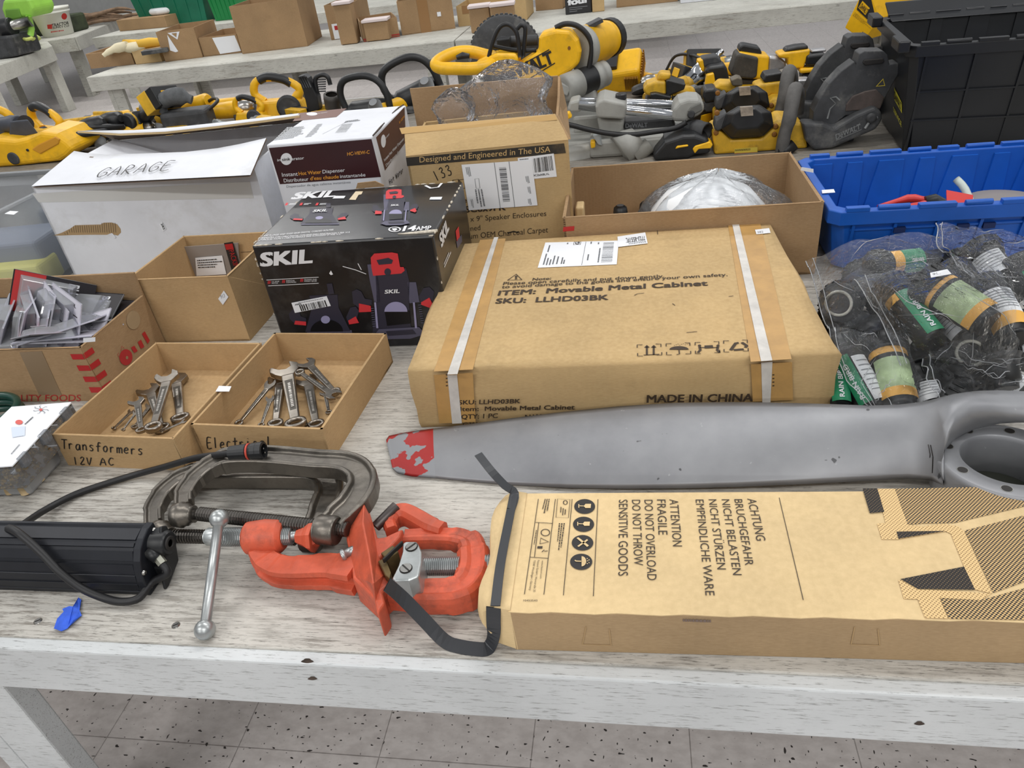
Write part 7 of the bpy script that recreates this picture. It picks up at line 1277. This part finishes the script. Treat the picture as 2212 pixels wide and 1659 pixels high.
# the tool pile continues hidden behind the totes: nothing built there
# ================================================================== cartons on the far tables
fz = TZ
def farbox(label, bl, br, tl, d, m=None, open_=True, name='carton', cat='box', group='cartons on the far tables', prints=None, flap=False):
    A, B = P(*bl), P(*br); h = PY(*tl, A.y).z-TZ; u_ = (B-A); w = u_.length; u_.normalize(); v_ = V((-u_.y, u_.x, 0)); m = m or M_['kraft3']
    t = thing(name, label, cat, (A+B)/2+v_*d/2, group)
    pt = lambda i, j, z: A+u_*w*i+v_*d*j+V((0, 0, z-TZ)); b = MB(); z1 = TZ+h
    if open_:
        e, g = .006/w, .006/d
        for q in (((0, 0), (1, 0), (1, g), (0, g)), ((0, 1-g), (1, 1-g), (1, 1), (0, 1)), ((0, g), (e, g), (e, 1-g), (0, 1-g)), ((1-e, g), (1, g), (1, 1-g), (1-e, 1-g))): b.prism([pt(i, j, TZ+.001) for i, j in q], [pt(i, j, z1) for i, j in q], m)
        b.prism([pt(i, j, TZ+.001) for i, j in ((0, 0), (1, 0), (1, 1), (0, 1))], [pt(i, j, TZ+.008) for i, j in ((0, 0), (1, 0), (1, 1), (0, 1))], m)
    else: b.prism([pt(i, j, TZ+.001) for i, j in ((0, 0), (1, 0), (1, 1), (0, 1))], [pt(i, j, z1) for i, j in ((0, 0), (1, 0), (1, 1), (0, 1))], m)
    bd = b.obj('body', t, bevel=.004)
    F_ = Face(A, -v_, .0015)
    if prints:
        b = MB(); prints(b, lambda i, k, q=1: A+u_*w*i-v_*.0016*q+V((0, 0, h*k)), v_); b.obj('print', bd)
    return t, pt, h, F_
rect4 = lambda f, i0, i1, k0, k1, q=1: [f(i0, k0, q), f(i1, k0, q), f(i1, k1, q), f(i0, k1, q)]
def pr_paper(b, f, v): b.poly([f(.44, .06), f(1.0, .10), f(.95, .93), f(.36, .93)], M_['paper'])
def pr_tri(b, f, v): b.poly([f(.30, .93), f(.62, .93), f(.50, .68)], M_['paper']); b.poly([f(.28, .88), f(.42, .30), f(.34, .28), f(.22, .36)], M_['paper']); b.poly([f(.40, .90, 2), f(.54, .90, 2), f(.49, .76, 2)], M_['kraft3'])
def pr_lab(b, f, v):
    b.poly(rect4(f, .12, .92, .02, .46), M_['paper']); b.poly(rect4(f, .2, .36, .28, .40, 2), M_['red']); scribble(b, [f(.5, .40, 2), f(.85, .40, 2), f(.85, .2, 2), f(.5, .2, 2)], 3, M_['ink'], 3, 1, .6)
    text(b, 'SILVER', f(.5, .33, 3), f(.84, .33, 3), f(.5, .4, 3), M_['ink'], .02) if False else None
def pr_red(b, f, v):
    b.poly(rect4(f, .0, 1, .10, .16), M_['red']); b.poly(rect4(f, .0, 1, .02, .05), M_['red']); b.poly(rect4(f, .30, .58, .55, .72), M_['ink']); b.poly(rect4(f, .34, .62, .38, .53), M_['red'])
def pr_tape(b, f, v): b.poly(rect4(f, .36, .55, 0, 1), mat('far_brown_tape', (150, 112, 70), .35)); b.poly(rect4(f, .70, .77, .42, .55, 2), M_['paper'])
def pr_tape2(b, f, v): b.poly(rect4(f, .08, .58, .6, 1), mat('far_brown_tape', (150, 112, 70), .35))
def pr_four(b, f, v):
    text(b, 'four', f(.12, .50), f(.92, .56), f(.12, .83), M_['paper'], .05); [b.poly(rect4(f, .15, .85-.2*k, .34-.1*k, .37-.1*k), M_['greyink']) for k in range(3)]
farbox('shallow open carton at the left end of the back table, with work gloves on it', (197, 149), (291, 139), (183, 117), .42)
farbox('small pale carton right of the shallow one with gloves', (294, 140), (351, 133.5), (284, 110), .22, M_['kraft2'], False)
_, cpt, ch_, _ = farbox('closed brown carton behind the shallow one, white foam tray on top', (259, 68), (362, 59), (251, 44), .45, None, False)
farbox('open carton with white triangle mark', (358, 134), (438, 124), (334, 70), .5, prints=pr_tri)
farbox('low carton with white paper taped to its front', (441, 123), (522, 114), (431, 82), .48, prints=pr_paper)
farbox('largest plain brown carton on the left back table', (524, 117), (665, 100), (490, 15), .5)
farbox('carton with white and red printed label', (716, 87), (778, 80), (700, 12), .45, prints=pr_lab, open_=True)
farbox('small carton with red stripes along its front', (786, 91), (864, 79), (777, 49), .42, prints=pr_red)
farbox('square carton with brown tape down its front', (869, 77), (984, 61.5), (854, 4), .42, prints=pr_tape)
farbox('wide low tan carton with papers, over the table joint', (991, 58), (1139, 43), (983, 14), .42, M_['kraft2'], prints=pr_tape2)
farbox('brown carton left of the black box', (1158, 24), (1216, 19), (1152, -12), .4)
farbox('small black box with white lettering on the back table', (1222, 32.5), (1278, 26.5), (1218, -8), .3, mat('black_card', (38, 38, 40), .5), False, prints=pr_four)
farbox('narrow tan carton beside the black box', (1280, 27), (1306, 24), (1277, -10), .3, M_['kraft2'], False)
farbox('long tan carton at the right on the back table', (1332, 17), (1464, 3), (1330, -30), .4, M_['kraft3'])
farbox('white carton at the top right of the back table', (1470, 8), (1600, -5), (1468, -40), .35, mat('white_carton', (222, 224, 230), .55), False)
for k, (px, py, zz, w, lab) in enumerate(((1035, 12, .86, .16, 'left white paper pack in the wide low carton'), (1085, 8, .86, .18, 'right white paper pack in the wide low carton'), (812, 42, .83, .2, 'white paper pack in the red striped carton'), (740, 5, .97, .14, 'white lid on the carton with the label'))):
    q = P(px, py, zz); b = MB(); b.box(q, (w, .14, .02), mat('pinkish_paper', (222, 208, 206), .6), .08); b.box(q-V((0, 0, (zz-TZ)/2+.004)), (w*.9, .12, zz-TZ-.016), M_['kraft3'], .08); tag(b.obj('paper_pack', bevel=.004), lab, 'paper')
q = cpt(.72, .45, TZ+ch_+.002); b = MB(); b.lathe(q, (0, 0, 1), [(0, .10), (.02, .125), (.05, .125), (.07, .10), (.072, .03)], M_['white'], 8); o = b.obj('foam_tray', bevel=.01); o.scale = (1.25, .8, 1); tag(o, 'white foam tray on the closed brown carton', 'tray')
GV = mat('cream_glove_cloth', (216, 206, 176), .85, var=.08); GY = mat('yellow_glove_cuff', (230, 184, 70), .8)
gt = thing('work_gloves', 'pile of cream and yellow work gloves on the shallow carton', 'gloves', P(265, 105, .78)); b = MB(); q = P(276, 108, .80)
for k in range(5): a = -.5+.25*k; b.tube([q+V((.0, 0, .03)), q+V((-.10*cos(a), -.11*sin(a)-.02, .02)), q+V((-.17*cos(a), -.16*sin(a)-.04, -.01))], [.036, .022, .016], GV, 10, sub=3)
b.sphere(q+V((.05, .03, .01)), .09, GV, sc=(1.2, .8, .45)); b.obj('fabric', gt); b = MB(); b.tube([q+V((.10, 0, .03)), q+V((.18, .06, .03)), q+V((.23, .1, .02))], [.035, .038, .034], GY, 10); b.tube([q+V((-.05, .06, .03)), q+V((-.0, .16, .01))], .045, GY, 10); b.obj('cuff', gt)
b = MB(); b.box(q+V((.28, -.06, -.02)), (.2, .12, .03), M_['dusty'], .3); tag(b.obj('black_rack', bevel=.004), 'black slotted rack beside the work gloves', 'rack')
GT = mat('green_tote_plastic', (16, 104, 78), .4, var=.1, vs=4)
def fartote(label, bl, br, tl, d, m):
    A, B = P(*bl), P(*br); h = PY(*tl, A.y).z-TZ; t = thing('green_tote', label, 'storage tote', (A+B)/2, 'green totes'); u_ = (B-A).normalized(); v_ = V((-u_.y, u_.x, 0)); w = (B-A).length
    b = MB(); pt = lambda i, j, z, k: A+u_*(w*(i+(.5-i)*k))+v_*(d*(j+(.5-j)*k))+V((0, 0, z)); C4 = ((0, 0), (1, 0), (1, 1), (0, 1))
    rows = [[pt(i, j, z, k) for i, j in C4] for z, k in ((.001, .12), (h-.05, .02), (h-.045, -.02), (h, -.02), (h, .03), (.02, .13))]; b.grid(rows, m, False, True); b.add(rows[0], [(3, 2, 1, 0)], m); b.add(rows[-1], [(0, 1, 2, 3)], m); b.obj('tub', t, bevel=.006)
    b = MB(); [b.prism([pt(.1+.16*k, 0, .02, .1), pt(.12+.16*k, 0, .02, .1), pt(.12+.16*k, .03, .02, .1), pt(.1+.16*k, .03, .02, .1)], [pt(.1+.16*k, -.02, h-.05, 0), pt(.12+.16*k, -.02, h-.05, 0), pt(.12+.16*k, .02, h-.05, 0), pt(.1+.16*k, .02, h-.05, 0)], m) for k in range(6)]; b.obj('ribs', t)
fartote('dark green tote behind the brown cartons on the back table', (300, 62), (455, 46), (283, -20), .4, GT)
fartote('brighter green tote right of the dark green one', (460, 47), (520, 41), (455, -25), .4, mat('green_tote_bright', (22, 128, 66), .4))
# ================================================================== tables and goods at the far left
def bench2(label, pts, wm):
    """table whose front edge runs pts[0] to pts[1] and side edge to pts[2]"""
    A, B, C_ = [V(p) for p in pts]; t = thing('sale_table', label, 'table', V(((A.x+B.x)/2, (A.y+B.y)/2, 0)), 'white painted plywood sale tables'); D_ = A+(C_-B)
    b = MB(); b.prism([q-V((0, 0, .03)) for q in (A, B, C_, D_)], [A, B, C_, D_], wm); b.obj('tabletop', t, bevel=.003)
    for p, q in ((A, B), (B, C_), (D_, C_)):
        n = (q-p).cross(V((0, 0, 1))).normalized()*.02; b = MB(); b.prism([p-V((0, 0, .15)), q-V((0, 0, .15)), q+n-V((0, 0, .15)), p+n-V((0, 0, .15))], [p-V((0, 0, .004)), q-V((0, 0, .004)), q+n-V((0, 0, .004)), p+n-V((0, 0, .004))], wm); b.obj('apron', t, bevel=.003)
    for i, j in ((.9, .06), (.9, .9), (.08, .06)):
        q = A+(B-A)*i+(C_-B)*j; b = MB(); b.box((q.x, q.y, (TZ-.03)/2), (.09, .14, TZ-.03), wm); b.obj('leg', t, bevel=.004)
    return t
FW = M_['farwood']
bench2('white table at the far left under the lime green machine', (P(-60, 161), P(108, 99), P(70, 60)), FW)
bench2('white table at the far left under the white bucket and dry branches', (P(-40, 106), P(160, 80), P(300, 24)), FW)
bk = thing('bucket', 'white plastic bucket with red dot on the far left table', 'bucket', P(128, 72)); q = P(128, 76); h_ = PY(125, 14, q.y).z-TZ; rb = (P(175, 68)-P(108, 80)).length/2*.95
b = MB(); b.lathe(q, (0, 0, 1), [(0, rb*.92), (.005, rb), (h_*.80, rb*1.2), (h_*.80, rb*1.3), (h_*.86, rb*1.3), (h_*.86, rb*1.24), (h_*.92, rb*1.24), (h_*.92, rb*1.32), (h_, rb*1.32), (h_, rb*1.22), (h_*.6, rb*1.12)], mat('ivory_bucket', (226, 226, 216), .45), 36); b.obj('pail', bk)
F_ = Face(q+V((.20, -rb*1.06, 0)), (-.20, -1, -.06), .06); b = MB(); b.poly(ell(lambda x, y, k=1: F_(x, y), 147, 33, 6, 7), M_['red']); text(b, 'TRACTOR', F_(121, 56), F_(157, 50), F_(120, 49), M_['ink'], .03); text(b, 'SUPPLY CO', F_(122, 60), F_(157, 55), F_(122, 56), M_['ink'], .03); b.poly([F_(110, 51), F_(121, 50), F_(121, 60), F_(111, 60)], M_['red']); scribble(b, [F_(118, 69), F_(158, 63), F_(158, 60), F_(118, 65)], 1, M_['red'], 3, 1, .7); b.obj('print', bk)
tw = mat('dry_branch', (128, 104, 82), .85, var=.2, vs=12); rg = random.Random(9); q = P(215, 52)
for k in range(14):
    b = MB(); o = V((rg.uniform(-.35, .35), rg.uniform(-.2, .25), .03+.022*(k % 5))); a = rg.uniform(-.15, .35); L = rg.uniform(.5, .8); d = V((cos(a), sin(a)+.25, rg.uniform(-.02, .06))); p = q+o
    b.tube([p-d*L*.5, p-d*L*.2+V((0, 0, rg.uniform(0, .04))), p+d*L*.15+V((0, .04, rg.uniform(0, .05))), p+d*L*.5], [.022, .026, .020, .009], tw, 7, sub=3); o_ = b.obj('dry_branch'); tag(o_, 'one of the dry branches piled beside the white bucket', 'branch', 'dry branches by the bucket')
LG = mat('lime_green_plastic', (156, 214, 84), .4, var=.06); gm = thing('lawn_machine', 'lime green power machine with black motor at the top left corner', 'power machine', P(40, 70)); q = P(16, 121)
def Lp(x, y, dy=0): return PY(x, y, q.y+dy)
b = MB(); b.ext([Lp(5, 0), Lp(60, -5), Lp(72, 20), Lp(68, 38), Lp(40, 38), Lp(12, 48), Lp(2, 20)], (0, .35, 0), LG); b.obj('housing', gm, bevel=.03, seg=3)
b = MB(); b.ext([Lp(10, 20, -.01), Lp(40, 18, -.01), Lp(46, 38, -.01), Lp(14, 46, -.01)], (0, .05, 0), mat('olive_green_panel', (112, 160, 62), .5)); b.obj('panel', gm, bevel=.01)
b = MB(); b.tube([Lp(8, 72, -.1), Lp(22, 85, -.1), Lp(32, 112, -.1)], .045, LG, 8); b.tube([Lp(62, 35), Lp(68, 62), Lp(66, 75)], .03, LG, 8); b.obj('frame_tube', gm)
b = MB(); b.ext([Lp(-10, 80, -.25), Lp(20, 78, -.25), Lp(36, 122, -.25), Lp(-10, 130, -.25)], (0, .4, 0), M_['dusty']); b.cyl(Lp(-10, 64, -.1), Lp(28, 58, -.1), .09, M_['black']); b.obj('motor', gm, bevel=.02)
b = MB(); b.cyl(Lp(26, 56, -.08), Lp(66, 46, -.02), .05, M_['steel']); b.obj('shaft', gm)
yc = mat('yellow_green_cord', (196, 206, 110), .5)
b = MB(); pts = []
for k in range(60): a = k*.62; pts.append(P(62+18*cos(a)*(1-.3*sin(k*.9)), 78+7*sin(a*1.1), TZ+.02+.0022*k))
b.tube(pts, .016, yc, 6, sub=2); tag(b.obj('cord_tangle'), 'tangle of yellow-green cord between the machine and the bucket', 'cord')
b = MB(); p = P(85, 80); b.box(p+V((0, .25, .10)), (.9, .35, .2), mat('dark_olive_machine', (52, 60, 40), .7, var=.3, vs=8)); tag(b.obj('dark_bin', bevel=.03), 'dark olive bin behind the tangled cord', 'bin')
for lx, ly, bx, by in ((436, 168, 470, 224), (486, 160, 524, 211)): pass
